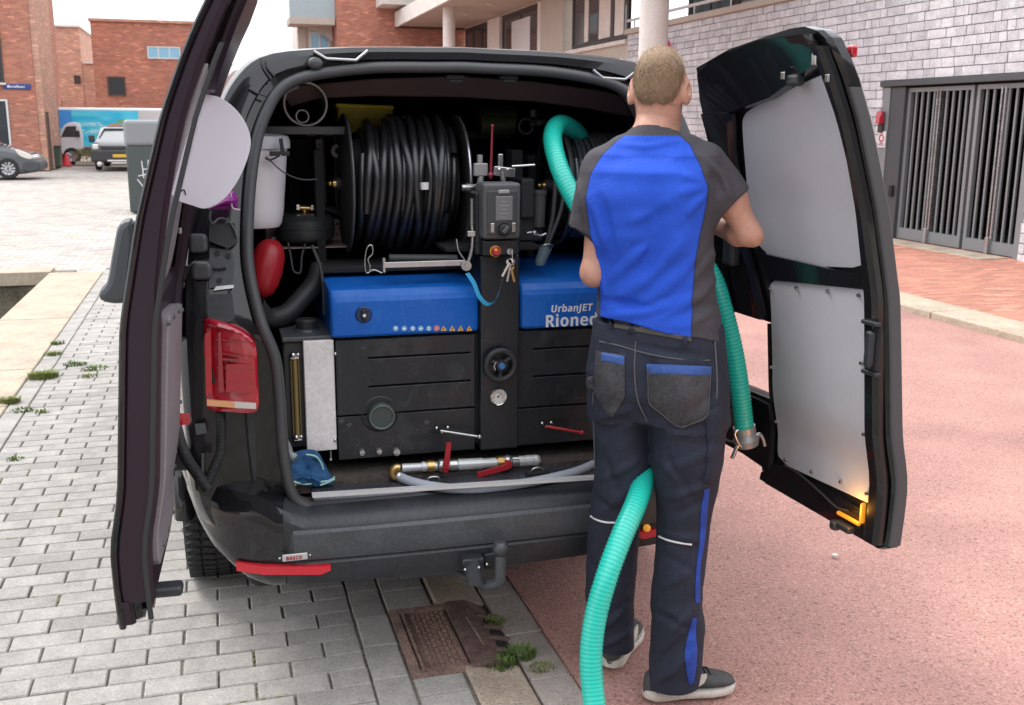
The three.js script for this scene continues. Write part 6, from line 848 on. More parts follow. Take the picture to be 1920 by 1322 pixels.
{
  const c = HZ(499, 503, -3.34), t = thing('red_buoy', 'glossy red rounded plastic drum beside the blue hood', 'float', [c.x, c.y - 0.09, -3.34]); const g = turned([[0.0001, -0.095], [0.02, -0.092], [0.04, -0.074], [0.05, -0.045], [0.053, 0], [0.05, 0.045], [0.04, 0.074], [0.02, 0.092], [0.0001, 0.095]], [0, 0, 0], [0.28, 1, -0.15], 36); g.translate(c.x, c.y, -3.34); part(t, 'shell', g, phys([0.36, 0.012, 0.02], 0.38)); part(t, 'cap', [sph(c.x + 0.024, c.y + 0.088, -3.352, 0.012)], M.rubber);
  const h = thing('ribbed_hose', 'thick black hose curled left of the blue hood', 'hose', [0.2, 1.04, -3.3]); part(h, 'tube', [corrugated([[478, 572], [500, 596], [535, 590], [566, 560], [592, 528], [600, 500]].map(([x, y], i) => HZ(x, y, -3.26 - i * 0.03)), 0.034, 0.018, 0.06, 14)], M.rubber); parts(h, 'cable', [tube([[540, 455], [545, 480], [552, 510], [562, 512], [566, 480], [572, 458]].map(([x, y]) => HZ(x, y, -3.4)), 0.004, 30, 6), tube([[585, 460], [600, 500], [606, 540], [608, 590]].map(([x, y]) => HZ(x, y, -3.3)), 0.006, 30, 6)], M.rubberGrey);
}
{ // white sheet metal box with sight tube
  const a = HZ(568, 640, -3.13), b = HZ(632, 843, -3.13), t = thing('fluid_tank', 'white fronted metal tank with brown sight tube at the left', 'tank', [0.28, 0.68, -3.25]);
  part(t, 'front_plate', [rspan(a.x, b.x, b.y, a.y, -3.2, -3.128, 0.003)], std([1, 1, 1], 0.45, 0.1, { map: gritMap([0.72, 0.70, 0.70], 0.2, 0.5, 256, 0.02, 240) })); part(t, 'body', [rspan(0.178, a.x + 0.003, b.y + 0.005, a.y - 0.005, -3.45, -3.165, 0.008)], std([0.05, 0.05, 0.052], 0.5)); part(t, 'top', rspan(0.175, b.x - 0.003, a.y - 0.003, a.y + 0.012, -3.46, -3.14, 0.004), M.plasticGrey);
  const c = HZ(575, 612, -3.25); part(t, 'cap', turned([[0.03, 0], [0.034, 0.004], [0.034, 0.03], [0.028, 0.036], [0.0001, 0.036]], [c.x, a.y + 0.012, -3.25], [0, 1, 0], 28), M.rubber); part(t, 'cap_ring', turned([[0.042, 0], [0.042, 0.006], [0.034, 0.007]], [c.x, a.y + 0.012, -3.25], [0, 1, 0], 28), M.steel);
  const s0 = HZ(552, 668, -3.145), s1 = HZ(552, 822, -3.145); const tb = part(t, 'sight_tube', [cyl([s0.x, s0.y, -3.145], [s0.x, s1.y, -3.145], 0.0075, 0.0075, 16)], phys([0.2, 0.15, 0.05], 0.2)); parts(tb, 'guard', [cyl([s0.x - 0.011, s0.y, -3.15], [s0.x - 0.011, s1.y, -3.15], 0.0035), cyl([s0.x + 0.012, s0.y, -3.15], [s0.x + 0.012, s1.y, -3.15], 0.003)], std([0.22, 0.17, 0.1], 0.3, 0.6)); for (const y of [s0.y, s1.y]) part(tb, 'fitting', [rbox(0.03, 0.02, 0.022, s0.x, y, -3.148, 0.005), sph(s0.x - 0.005, y + 0.006, -3.135, 0.009), sph(s0.x + 0.010, y + 0.006, -3.138, 0.007)], M.chrome);
  for (const [x, y] of [[629, 664], [629, 826]]) { const p = HZ(x, y, -3.12); part(t, 'bolt', sph(p.x, p.y, -3.125, 0.006), M.chrome); } part(t, 'drain_screw', [cyl(HZ(620, 846, -3.14), HZ(620, 862, -3.14), 0.004), sph(...HZ(620, 862, -3.14).toArray(), 0.006)], M.steel);
}
{
  const t = thing('plastic_bottle', 'clear empty plastic bottle lying by the sill left corner', 'bottle', [0.19, 0.64, -3.08]); const p0 = HZ(530, 838, -3.08), p1 = HZ(556, 863, -3.05), ax = p1.clone().sub(p0); part(t, 'shell', [turned([[0.0001, -0.05], [0.024, -0.05], [0.026, -0.044], [0.026, 0.0], [0.02, 0.02], [0.011, 0.035], [0.011, 0.042]], p0.toArray(), ax.toArray(), 24)], phys([0.7, 0.72, 0.74], 0.15, { transmission: 0.75, thickness: 0, ior: 1.4 })); part(t, 'cap', cyl(p0.clone().addScaledVector(ax.clone().normalize(), 0.04), p0.clone().addScaledVector(ax.clone().normalize(), 0.054), 0.0135, 0.0135, 18), tinted(0.25, 0.28, 0.27));
  // crumpled blue glove with pale hem
  const g = thing('work_glove', 'blue work glove with pale green hem crumpled on the floor', 'glove', [0.27, 0.6, -3.07]); const outl = smoothLoop([[534, 905], [530, 880], [542, 862], [570, 852], [596, 853], [610, 874], [622, 896], [628, 905], [600, 912], [565, 908]].map(([x, y]) => { const p = HZ(x, y, -3.06); return [p.x, p.y]; }), 48), cx = outl.reduce((s, p) => s + p[0], 0) / 48, cy = outl.reduce((s, p) => s + p[1], 0) / 48;
  part(g, 'palm', loft([[1, -0.012], [0.97, 0.004], [0.8, 0.014], [0.55, 0.012], [0.3, 0.019], [0.05, 0.016]].map(([k, d]) => outl.map(([x, y], i) => V(cx + (x - cx) * k, cy + (y - cy) * k, -3.065 - (y - 0.6) * 0.4 + d + 0.012 * vn3(i * 0.35, k * 5, 2)))), { crease: 0.9 }), std([0.012, 0.075, 0.19], 0.75, 0, { bumpMap: fineBump, bumpScale: 0.002 }));
  parts(g, 'hem', [tube([[532, 900], [548, 903], [572, 908], [598, 904], [620, 900], [628, 894]].map(([x, y]) => HZ(x, y, -3.045)), 0.0032, 40, 6), tube([[574, 852], [592, 856], [602, 868], [606, 880]].map(([x, y]) => HZ(x, y, -3.055)), 0.003, 20, 6), tube([[532, 870], [540, 880], [538, 895]].map(([x, y]) => HZ(x, y, -3.05)), 0.003, 20, 6), tube([[600, 910], [614, 905], [628, 898]].map(([x, y]) => HZ(x, y, -3.04)), 0.003, 20, 6)], tinted(0.32, 0.55, 0.5, 0.7));
  const y = thing('rag', 'small yellowish rag beside the blue glove', 'rag', [0.2, 0.6, -3.05]); part(y, 'cloth', loft([[1, 0], [0.9, 0.012], [0.5, 0.018], [0.1, 0.014]].map(([k, d]) => Array.from({ length: 20 }, (_, i) => { const a = i / 20 * 6.283, p = HZ(543, 908, -3.06); return V(p.x + Math.cos(a) * 0.026 * k, p.y - 0.004 + d + 0.006 * vn3(i, k * 4, 9), p.z + Math.sin(a) * 0.02 * k); })), { crease: 0.9 }), tinted(0.5, 0.4, 0.18, 0.9));
  const s0 = hit(585, 927, 'y', 0.607), s1 = hit(1122, 893, 'y', 0.607); single('aluminium_strip', 'long white aluminium strip lying along the cargo floor edge', 'strip', loft([s0, s1].map((p) => [V(p.x, 0.6, p.z - 0.012), V(p.x, 0.609, p.z - 0.012), V(p.x, 0.609, p.z + 0.012), V(p.x, 0.6, p.z + 0.012)]), { crease: 0.3 }), std([0.6, 0.6, 0.6], 0.4, 0.2));
  const gh = thing('grey_hose', 'smooth pale grey hose sagging along the sill from the brass elbow', 'hose', [0.8, 0.6, -3.04]); part(gh, 'tube', [tube([[748, 894], [775, 904], [820, 913], [880, 917], [950, 911], [1020, 899], [1080, 884], [1120, 868], [1180, 850]].map(([x, yy], i) => HZ(x, yy, [-3.045, -3.0, -2.955, -2.935, -2.935, -2.945, -2.98, -3.03, -3.1][i])), 0.0145, 90, 16)], M.greyHose); part(gh, 'ferrule', cyl(HZ(745, 892, -3.046), HZ(758, 899, -3.038), 0.017, 0.017, 18), M.galv);
}
// ---------------------------------------------------------------- things hung on the left door
{
  const t = thing('folded_sheet', 'white folded plastic sheet with a rounded side on the left door', 'plastic sheet', [0, 1.45, -2.7]), z = -2.66;
  const f = smoothLine([[386, 176], [412, 183], [440, 203], [461, 232], [470, 264], [463, 300], [442, 345], [416, 376], [384, 391], [360, 385], [335, 377]], 40).map(([x, y]) => HZ(x, y, z)); part(t, 'front_leaf', plate(f.map((p) => [p.x, p.y]), z - 0.0025, z + 0.0025, 0.001), phys([0.66, 0.66, 0.74], 0.45));
  const bk = [[386, 176, z], [335, 377, z], [321, 364, -2.40], [357, 172, -2.40]].map((p) => HZ(...p)); part(t, 'back_leaf', loft([bk, bk.map((p) => V(p.x - 0.004, p.y, p.z))], { crease: 0.3 }), phys([0.6, 0.6, 0.64], 0.45)); part(t, 'fold_wire', [tube([[334, 372], [336, 362], [345, 356], [348, 366]].map(([x, y]) => HZ(x, y, z + 0.004)), 0.0015, 16, 5)], M.rubber);
  const b = thing('magenta_bag', 'crumpled magenta plastic bag tucked below the white sheet', 'bag', [0.03, 1.46, -2.98]); const P = (x, y, zz) => HZ(x, y, zz); part(b, 'bag', loft([[[388, 393], [418, 371], [438, 356], [447, 372], [446, 390], [420, 394]], [[392, 391], [420, 374], [437, 360], [444, 374], [442, 388], [420, 392]], [[402, 387], [424, 377], [434, 366], [439, 376], [437, 385], [421, 388]]].map((l, i) => l.map(([x, y], j) => P(x, y, -2.99 + i * 0.018 + (j % 2) * 0.008 * i))), { crease: 0.4 }), phys([0.26, 0.02, 0.24], 0.35, { clearcoat: 0.4 })); part(b, 'tie', tube([[430, 358], [434, 372], [436, 390], [450, 394]].map(([x, y]) => P(x, y, -2.95)), 0.003, 16, 5), tinted(0.5, 0.4, 0.5));
}
// ---------------------------------------------------------------- green hoses
{
  const h = thing('suction_hose', 'green ribbed hose looping from the reel past the man to a coupling', 'hose', [1.3, 0.8, -2.95]);
  const pts = [[1100, 300, -3.5], [1088, 258, -3.46], [1066, 237, -3.38], [1046, 234, -3.3], [1036, 256, -3.22], [1044, 300, -3.14], [1062, 345, -3.08], [1090, 395, -3.03], [1140, 470, -3.0], [1200, 520, -3.0], [1260, 505, -2.98], [1310, 490, -2.9], [1336, 520, -2.84], [1356, 580, -2.80], [1374, 650, -2.78], [1386, 720, -2.77], [1392, 770, -2.77], [1396, 806, -2.77]].map((p) => HZ(...p));
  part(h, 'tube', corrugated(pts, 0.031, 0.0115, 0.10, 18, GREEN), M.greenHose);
  const e = HZ(1396, 806, -2.77), f = HZ(1401, 834, -2.77), d = f.clone().sub(e).normalize(); const q = (t) => e.clone().addScaledVector(d, t);
  const c = part(h, 'coupling', [cyl(q(-0.012), q(0.008), 0.035, 0.035, 24), cyl(q(0.008), q(0.03), 0.031, 0.04, 24), cyl(q(0.03), q(0.052), 0.041, 0.036, 24)], std([0.40, 0.41, 0.40], 0.4, 0.6));
  part(c, 'cam_arm', [tube([[1410, 822], [1424, 814], [1430, 822], [1434, 836]].map(([x, y]) => HZ(x, y, -2.75)), 0.006, 20, 8)], M.galv); part(c, 'cam_arm', tube([[1386, 832], [1380, 842], [1376, 852], [1372, 860]].map(([x, y]) => HZ(x, y, -2.74)), 0.0065, 20, 8), M.galv); part(c, 'ring', tube([[1384, 806], [1378, 812], [1382, 826], [1390, 838]].map(([x, y]) => HZ(x, y, -2.735)), 0.004, 20, 6), M.chrome); part(c, 'chain', tube([[1352, 812], [1362, 824], [1376, 828], [1384, 824]].map(([x, y]) => HZ(x, y, -2.75)), 0.003, 16, 5), M.plasticGrey);
  const g = thing('suction_hose', 'green ribbed hose hanging between the legs of the man to the ground', 'hose', [1.05, 0, -2.5]);
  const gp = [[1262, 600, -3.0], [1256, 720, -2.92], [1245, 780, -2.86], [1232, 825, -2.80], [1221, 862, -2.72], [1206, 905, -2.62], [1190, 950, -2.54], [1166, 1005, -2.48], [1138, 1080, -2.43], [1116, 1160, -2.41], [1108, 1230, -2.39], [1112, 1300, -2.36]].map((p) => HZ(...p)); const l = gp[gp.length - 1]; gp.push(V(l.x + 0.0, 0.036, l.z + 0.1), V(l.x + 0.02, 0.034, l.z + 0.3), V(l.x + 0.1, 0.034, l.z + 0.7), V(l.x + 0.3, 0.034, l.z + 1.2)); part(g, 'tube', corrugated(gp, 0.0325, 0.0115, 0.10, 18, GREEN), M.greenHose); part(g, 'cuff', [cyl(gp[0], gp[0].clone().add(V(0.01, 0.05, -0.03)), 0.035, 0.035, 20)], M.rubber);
}

// ================================================================ THE MAN
{
  const P0 = V(1.18, 0, -2.62), BETA = 24 * Math.PI / 180, B = V(Math.sin(BETA), 0, -Math.cos(BETA)), LX = V(Math.cos(BETA), 0, Math.sin(BETA));
  const PP = (px, py, d = 0) => { const s = sight(px, py), t = (d - EYE.clone().sub(P0).dot(B)) / s.dot(B); return EYE.clone().addScaledVector(s, t); };
  const A = (v) => [v.x, v.y, v.z];
  const smin = (a, b, k) => { const h = Math.max(k - Math.abs(a - b), 0) / k; return Math.min(a, b) - h * h * k * 0.25; };
  const cap = (a, b, ra, rb) => { const [ax, ay, az] = A(a), dx = b.x - ax, dy = b.y - ay, dz = b.z - az, L = dx * dx + dy * dy + dz * dz; return (x, y, z) => { const t = clamp(((x - ax) * dx + (y - ay) * dy + (z - az) * dz) / L, 0, 1), u = x - ax - dx * t, v = y - ay - dy * t, w = z - az - dz * t; return Math.sqrt(u * u + v * v + w * w) - lerp(ra, rb, t); }; };
  const ell = (c, ax, ay, az, r) => (x, y, z) => { const p = x - c.x, q = y - c.y, s = z - c.z, u = (p * ax.x + q * ax.y + s * ax.z) / r[0], v = (p * ay.x + q * ay.y + s * ay.z) / r[1], w = (p * az.x + q * az.y + s * az.z) / r[2]; const k = Math.sqrt(u * u + v * v + w * w); return (k - 1) * Math.min(...r) * (k < 1 ? 1 : 1); };
  const union = (list, k) => (x, y, z) => { let d = list[0](x, y, z); for (let i = 1; i < list.length; i++) d = smin(d, list[i](x, y, z), k); return d; };
  function surface(f, lo, hi, cell) {                     // naive surface nets with normals from the field
    const nx = Math.ceil((hi[0] - lo[0]) / cell) + 1, ny = Math.ceil((hi[1] - lo[1]) / cell) + 1, nz = Math.ceil((hi[2] - lo[2]) / cell) + 1, F = new Float32Array(nx * ny * nz), id = (i, j, k) => i + nx * (j + ny * k);
    for (let k = 0; k < nz; k++) for (let j = 0; j < ny; j++) for (let i = 0; i < nx;) { const v = f(lo[0] + i * cell, lo[1] + j * cell, lo[2] + k * cell); const skip = Math.max(1, Math.min(nx - i, Math.floor((Math.abs(v) * 0.45) / cell - 2))); for (let q = 0; q < skip; q++) F[id(i + q, j, k)] = v; i += skip; }
    const vid = new Int32Array(nx * ny * nz).fill(-1), pos = [], idx = [], co = [[0, 0, 0], [1, 0, 0], [0, 1, 0], [1, 1, 0], [0, 0, 1], [1, 0, 1], [0, 1, 1], [1, 1, 1]], ed = [[0, 1], [2, 3], [4, 5], [6, 7], [0, 2], [1, 3], [4, 6], [5, 7], [0, 4], [1, 5], [2, 6], [3, 7]];
    for (let k = 0; k < nz - 1; k++) for (let j = 0; j < ny - 1; j++) for (let i = 0; i < nx - 1; i++) { const v = co.map(([a, b, c]) => F[id(i + a, j + b, k + c)]); let s = 0; for (const q of v) s += q < 0; if (s === 0 || s === 8) continue; let x = 0, y = 0, z = 0, n = 0; for (const [a, b] of ed) if ((v[a] < 0) !== (v[b] < 0)) { const t = v[a] / (v[a] - v[b]); x += lerp(co[a][0], co[b][0], t); y += lerp(co[a][1], co[b][1], t); z += lerp(co[a][2], co[b][2], t); n++; } vid[id(i, j, k)] = pos.length / 3; pos.push(lo[0] + (i + x / n) * cell, lo[1] + (j + y / n) * cell, lo[2] + (k + z / n) * cell); }
    const quad = (a, b, c, d, flip) => { if (a < 0 || b < 0 || c < 0 || d < 0) return; if (flip) idx.push(a, c, b, a, d, c); else idx.push(a, b, c, a, c, d); };
    for (let k = 1; k < nz - 1; k++) for (let j = 1; j < ny - 1; j++) for (let i = 1; i < nx - 1; i++) { const o = F[id(i, j, k)] < 0; if (o !== F[id(i + 1, j, k)] < 0) quad(vid[id(i, j - 1, k - 1)], vid[id(i, j, k - 1)], vid[id(i, j, k)], vid[id(i, j - 1, k)], !o); if (o !== F[id(i, j + 1, k)] < 0) quad(vid[id(i - 1, j, k - 1)], vid[id(i - 1, j, k)], vid[id(i, j, k)], vid[id(i, j, k - 1)], !o); if (o !== F[id(i, j, k + 1)] < 0) quad(vid[id(i - 1, j - 1, k)], vid[id(i, j - 1, k)], vid[id(i, j, k)], vid[id(i - 1, j, k)], !o); }
    const nor = new Float32Array(pos.length), e = cell * 0.5; for (let i = 0; i < pos.length; i += 3) { const [x, y, z] = [pos[i], pos[i + 1], pos[i + 2]]; let a = f(x + e, y, z) - f(x - e, y, z), b = f(x, y + e, z) - f(x, y - e, z), c = f(x, y, z + e) - f(x, y, z - e); const l = Math.hypot(a, b, c) || 1; nor[i] = a / l; nor[i + 1] = b / l; nor[i + 2] = c / l; }
    const g = new THREE.BufferGeometry(); g.setAttribute('position', new THREE.Float32BufferAttribute(pos, 3)); g.setAttribute('normal', new THREE.BufferAttribute(nor, 3)); g.setIndex(idx);
    return g;
  }
  const man = thing('person', 'man in blue and grey T-shirt and navy work trousers standing with his back turned', 'person', [1.2, 0, -2.65]);
  const bounds = (pts, m) => [[Math.min(...pts.map((p) => p.x)) - m, Math.min(...pts.map((p) => p.y)) - m, Math.min(...pts.map((p) => p.z)) - m], [Math.max(...pts.map((p) => p.x)) + m, Math.max(...pts.map((p) => p.y)) + m, Math.max(...pts.map((p) => p.z)) + m]];
  // body axes
  const TH = 36 * Math.PI / 180, F = V(Math.sin(TH), 0, -Math.cos(TH)), R = V(Math.cos(TH), 0, Math.sin(TH));
  const HT = 33 * Math.PI / 180, hp = 0.40, Hf0 = V(Math.sin(HT), 0, -Math.cos(HT)), hr = V(Math.cos(HT), 0, Math.sin(HT)), hf = Hf0.clone().multiplyScalar(Math.cos(hp)).add(V(0, -Math.sin(hp), 0)), hu = Hf0.clone().multiplyScalar(Math.sin(hp)).add(V(0, Math.cos(hp), 0));
  const HC = PP(1237, 160, 0.035), hd = (r, u, f) => HC.clone().addScaledVector(hr, r).addScaledVector(hu, u).addScaledVector(hf, f);
  // joints
  const neckB = PP(1222, 262, 0.0), neckT = PP(1234, 205, 0.02), shL = PP(1126, 312, 0.01), elL = PP(1114, 512, -0.01), wrL = PP(1205, 540, 0.21), shR = PP(1325, 308, 0.0), elR = PP(1404, 438, 0.0), wrR = PP(1314, 408, 0.17);
  const hipC = PP(1236, 690, 0.01);
  // hand: palm and five fingers from a wrist towards a direction, curled around the hose
  function hand(w, dir, up, side) {
    const r = dir.clone().cross(up).normalize().multiplyScalar(side), q = (a, b, c) => w.clone().addScaledVector(dir, a).addScaledVector(r, b).addScaledVector(up, c), out = [];
    out.push(cap(q(0.0, 0, 0), q(0.045, 0.006, 0), 0.024, 0.03), cap(q(0.05, -0.022, 0), q(0.085, -0.026, 0), 0.016, 0.012), cap(q(0.05, 0.02, 0), q(0.085, 0.026, 0), 0.016, 0.012), cap(q(0.05, 0, 0), q(0.088, 0, 0.002), 0.016, 0.012));
    [[-0.03, 0.92], [-0.010, 1], [0.010, 0.96], [0.029, 0.76]].forEach(([b, l]) => { const k = q(0.086, b, 0), a1 = q(0.086 + 0.038 * l, b * 1.1, -0.014), a2 = q(0.086 + 0.048 * l, b * 1.1, -0.04), a3 = q(0.086 + 0.036 * l, b * 1.05, -0.058); out.push(cap(k, a1, 0.0105, 0.0095), cap(a1, a2, 0.0095, 0.0085), cap(a2, a3, 0.0085, 0.0075)); });
    const t0 = q(0.02, -0.028, -0.004), t1 = q(0.055, -0.05, -0.02), t2 = q(0.08, -0.045, -0.042); out.push(cap(t0, t1, 0.014, 0.011), cap(t1, t2, 0.011, 0.009)); return union(out, 0.008);
  }
  const handL = hand(wrL, V(0.35, 0.02, -0.93).normalize(), V(0, 1, 0), -1), handR = hand(wrR, V(-0.35, 0.1, -0.93).normalize(), V(0, 1, 0), 1);
  const ear = (s) => { const c = hd(s * 0.073, -0.018, -0.004), n = hr.clone().multiplyScalar(s).addScaledVector(hf, -0.45).normalize(), t = hu.clone().addScaledVector(hf, -0.2).normalize(), w = n.clone().cross(t); const e = ell(c, n, t, w, [0.010, 0.034, 0.021]), k = ell(c.clone().addScaledVector(n, 0.010).addScaledVector(w, 0.0), n, t, w, [0.007, 0.019, 0.011]); return (x, y, z) => Math.max(e(x, y, z), -k(x, y, z)); };
  const headF = union([ell(hd(0, 0.010, -0.012), hr, hu, hf, [0.0655, 0.080, 0.087]), ell(hd(0, -0.055, 0.035), hr, hu, hf, [0.058, 0.075, 0.062]), cap(hd(-0.03, -0.10, 0.06), hd(0.03, -0.10, 0.06), 0.026, 0.026), cap(hd(0, -0.015, 0.092), hd(0, -0.05, 0.108), 0.010, 0.016), cap(hd(-0.03, 0.008, 0.076), hd(0.03, 0.008, 0.076), 0.016, 0.016), cap(hd(-0.018, -0.082, 0.088), hd(0.018, -0.082, 0.088), 0.009, 0.009)], 0.03);
  const earL = ear(-1), earR = ear(1), headE = (x, y, z) => smin(smin(headF(x, y, z), earL(x, y, z), 0.012), earR(x, y, z), 0.012);
  const neck = union([cap(neckB.clone().addScaledVector(F, -0.01), neckT, 0.044, 0.039), cap(neckB.clone().add(V(0, -0.03, 0)), PP(1172, 292, 0), 0.048, 0.045), cap(neckB.clone().add(V(0, -0.03, 0)), PP(1280, 290, 0), 0.048, 0.045), cap(neckT, hd(0, -0.03, -0.02), 0.039, 0.042)], 0.028);
  const sE = (p) => cap(p, PP(1416, 446, -0.005), 0.026, 0.020); const armL = union([cap(shL, elL, 0.034, 0.033), cap(elL, wrL, 0.034, 0.026)], 0.03), armR = union([cap(shR, PP(1368, 372, 0), 0.040, 0.042), cap(PP(1368, 372, 0), elR, 0.042, 0.032), sE(elR)], 0.03), foreR = union([cap(elR, PP(1386, 436, 0.03), 0.031, 0.035), cap(PP(1386, 436, 0.03), wrR, 0.035, 0.025)], 0.02);
  const core = union([cap(neckB, PP(1228, 470, 0.02), 0.05, 0.07), cap(PP(1228, 470, 0.02), hipC, 0.07, 0.08), cap(shL, shR, 0.04, 0.04), cap(PP(1290, 730, 0), PP(1278, 1230, -0.01), 0.06, 0.03), cap(PP(1170, 730, 0.02), PP(1150, 1200, 0.12), 0.06, 0.03)], 0.05);
  const skinF = (x, y, z) => { let d = smin(neck(x, y, z), headE(x, y, z), 0.03); d = smin(d, armL(x, y, z), 0.03); d = smin(d, smin(armR(x, y, z), foreR(x, y, z), 0.010), 0.03); d = smin(d, core(x, y, z), 0.04); d = Math.min(d, 1); return smin(smin(d, handL(x, y, z), 0.015), handR(x, y, z), 0.015) + 0.0012 * (vn3(x * 90, y * 90, z * 90) - 0.5); };
  const bb = bounds([shL, elL, wrL, shR, elR, wrR, HC, hd(0, 0, 0.12), PP(1290, 560, 0)], 0.14); bb[0][1] = 0.95;
  const skinM = phys([1, 1, 1], 0.5, { sheen: 0.2, map: gritMap([0.47, 0.245, 0.175], 0.16, 0.09, 256, 0.015, 300), bumpMap: fineBump, bumpScale: 0.0004 });
  part(man, 'body', surface(skinF, bb[0], bb[1], 0.0072), skinM);
  // finer head over the same shape, and the eyes
  const hb = bounds([HC, hd(0, -0.1, 0.1)], 0.135); part(man, 'head', surface((x, y, z) => { const d = smin(smin(headE(x, y, z), neck(x, y, z), 0.03) - 0.0015, 9, 0.01); return Math.max(d, neckT.y - 0.03 - y); }, hb[0], hb[1], 0.0045), skinM);
  for (const s of [-1, 1]) part(man, 'eye', sph(...A(hd(s * 0.031, -0.008, 0.079)), 0.012), tinted(0.7, 0.68, 0.66, 0.2));
  const onto = (f, px, py, off) => { const s = sight(px, py); let t = 1.9; for (let i = 0; i < 160; i++) { const x = EYE.x + s.x * t, y = EYE.y + s.y * t, z = EYE.z + s.z * t, d = f(x, y, z); if (d < 0.0006) break; t += d * 0.55; if (t > 4.4) break; } const p = EYE.clone().addScaledVector(s, t), e = 0.012, n = V(f(p.x + e, p.y, p.z) - f(p.x - e, p.y, p.z), f(p.x, p.y + e, p.z) - f(p.x, p.y - e, p.z), f(p.x, p.y, p.z + e) - f(p.x, p.y, p.z - e)).normalize(); return p.addScaledVector(n, off); };
  const ridgePx = (f, list) => { const segs = []; for (const [x0, y0, x1, y1, amp, w, bow = 0] of list) { const n = 6, P = []; for (let i = 0; i <= n; i++) { const t = i / n, k = Math.sin(Math.PI * t) * bow, dx = x1 - x0, dy = y1 - y0, L = Math.hypot(dx, dy); P.push(onto(f, x0 + dx * t - dy / L * k, y0 + dy * t + dx / L * k, 0)); } for (let i = 0; i < n; i++) { const d = P[i + 1].clone().sub(P[i]); segs.push({ a: P[i], d, l: d.lengthSq(), t0: i / n, n, amp, w, id: list.indexOf(list.find((q) => q[0] === x0 && q[1] === y0 && q[3] === y1)) }); } } const best = new Float64Array(list.length); return (x, y, z) => { best.fill(0); for (const q of segs) { const t = clamp(((x - q.a.x) * q.d.x + (y - q.a.y) * q.d.y + (z - q.a.z) * q.d.z) / q.l, 0, 1), u = x - q.a.x - q.d.x * t, v = y - q.a.y - q.d.y * t, w = z - q.a.z - q.d.z * t, m = (u * u + v * v + w * w) / (q.w * q.w); if (m < 5) { const e = q.amp * Math.exp(-m) * Math.sin(Math.PI * clamp(q.t0 + t / q.n, 0.03, 0.97)); if (Math.abs(e) > Math.abs(best[q.id])) best[q.id] = e; } } let s2 = 0; for (const e of best) s2 += e; return s2; }; };
  // ---- shirt
  const rows = [[268, 1172, 1284, 0.08], [292, 1136, 1316, 0.105], [325, 1110, 1338, 0.122], [370, 1100, 1342, 0.128], [430, 1108, 1338, 0.122], [500, 1118, 1336, 0.112], [560, 1120, 1342, 0.116], [600, 1118, 1350, 0.126], [645, 1116, 1356, 0.134]].map(([py, a, b, dp], i) => { const l = PP(a, py, 0), r = PP(b, py, 0), c = l.clone().add(r).multiplyScalar(0.5); return { y: c.y, cx: c.x, cz: c.z, w: l.distanceTo(r) / 2 / 0.985, d: dp, off: [0.02, 0.01, 0, -0.005, -0.002, 0.01, 0.015, 0.012, 0.01][i] }; }).reverse();
  const torsoRow = (y) => { let i = 0; while (i < rows.length - 2 && y > rows[i + 1].y) i++; const a = rows[i], b = rows[i + 1], t = clamp((y - a.y) / (b.y - a.y), 0, 1), s = fade(t); return [lerp(a.cx, b.cx, s) + F.x * lerp(a.off, b.off, s), lerp(a.cz, b.cz, s) + F.z * lerp(a.off, b.off, s), lerp(a.w, b.w, s), lerp(a.d, b.d, s)]; };
  const yTop = rows[rows.length - 1].y, torso = (x, y, z) => { const [cx, cz, w, d] = torsoRow(y), u = (x - cx) * R.x + (z - cz) * R.z, v = (x - cx) * F.x + (z - cz) * F.z; const p = 2.35, k = Math.pow(Math.pow(Math.abs(u) / w, p) + Math.pow(Math.abs(v) / d, p), 1 / p); let e = (k - 1) * Math.min(w, d); if (y > yTop) e = Math.hypot(Math.max(e, 0), y - yTop) + Math.min(e, 0); return e; };
  const ridge = (list) => { const L = list.map(([a, b, amp, w]) => ({ a, d: b.clone().sub(a), amp, w, l: a.distanceToSquared(b) })); return (x, y, z) => { let s = 0; for (const q of L) { const t = clamp(((x - q.a.x) * q.d.x + (y - q.a.y) * q.d.y + (z - q.a.z) * q.d.z) / q.l, 0, 1), u = x - q.a.x - q.d.x * t, v = y - q.a.y - q.d.y * t, w = z - q.a.z - q.d.z * t, m = (u * u + v * v + w * w) / (q.w * q.w); if (m < 6) s += q.amp * Math.exp(-m) * Math.sin(Math.PI * clamp(t, 0.06, 0.94)); } return s; }; };
  const slL0 = PP(1130, 314, 0.01), slL1 = PP(1102, 412, 0.0), slR0 = PP(1318, 312, 0.0), slR1 = PP(1368, 368, 0.0), dL = PP(1094, 434, 0).sub(slL0).normalize(), dR = PP(1373, 384, 0).sub(slR0).normalize(), cutL = PP(1094, 432, 0), cutR = PP(1369, 379, 0), sLc = cap(slL0, slL1.clone().addScaledVector(dL, 0.05), 0.057, 0.045), sRc = cap(slR0, slR1.clone().addScaledVector(dR, 0.06), 0.066, 0.055);
  const hemL = PP(1128, 588, 0), hemR = PP(1345, 634, 0), hemAt = (x, z) => { const t = clamp(((x - hemL.x) * LX.x + (z - hemL.z) * LX.z) / hemL.distanceTo(hemR), -0.2, 1.2); return lerp(hemL.y, hemR.y, t) + 0.012 * Math.sin(t * 3.1) - 0.004 + 0.004 * Math.sin(t * 9); };
  const necklineC = neckB.clone().add(V(0, 0.012, 0));
  const shirtRaw = (x, y, z) => { let a = sLc(x, y, z), b = sRc(x, y, z); a = Math.max(a, (x - cutL.x) * dL.x + (y - cutL.y) * dL.y + (z - cutL.z) * dL.z); b = Math.max(b, (x - cutR.x) * dR.x + (y - cutR.y) * dR.y + (z - cutR.z) * dR.z); let d = torso(x, y, z); d = smin(d, a, 0.05); d = smin(d, b, 0.055); return smin(d, neck(x, y, z) - 0.012, 0.03); };
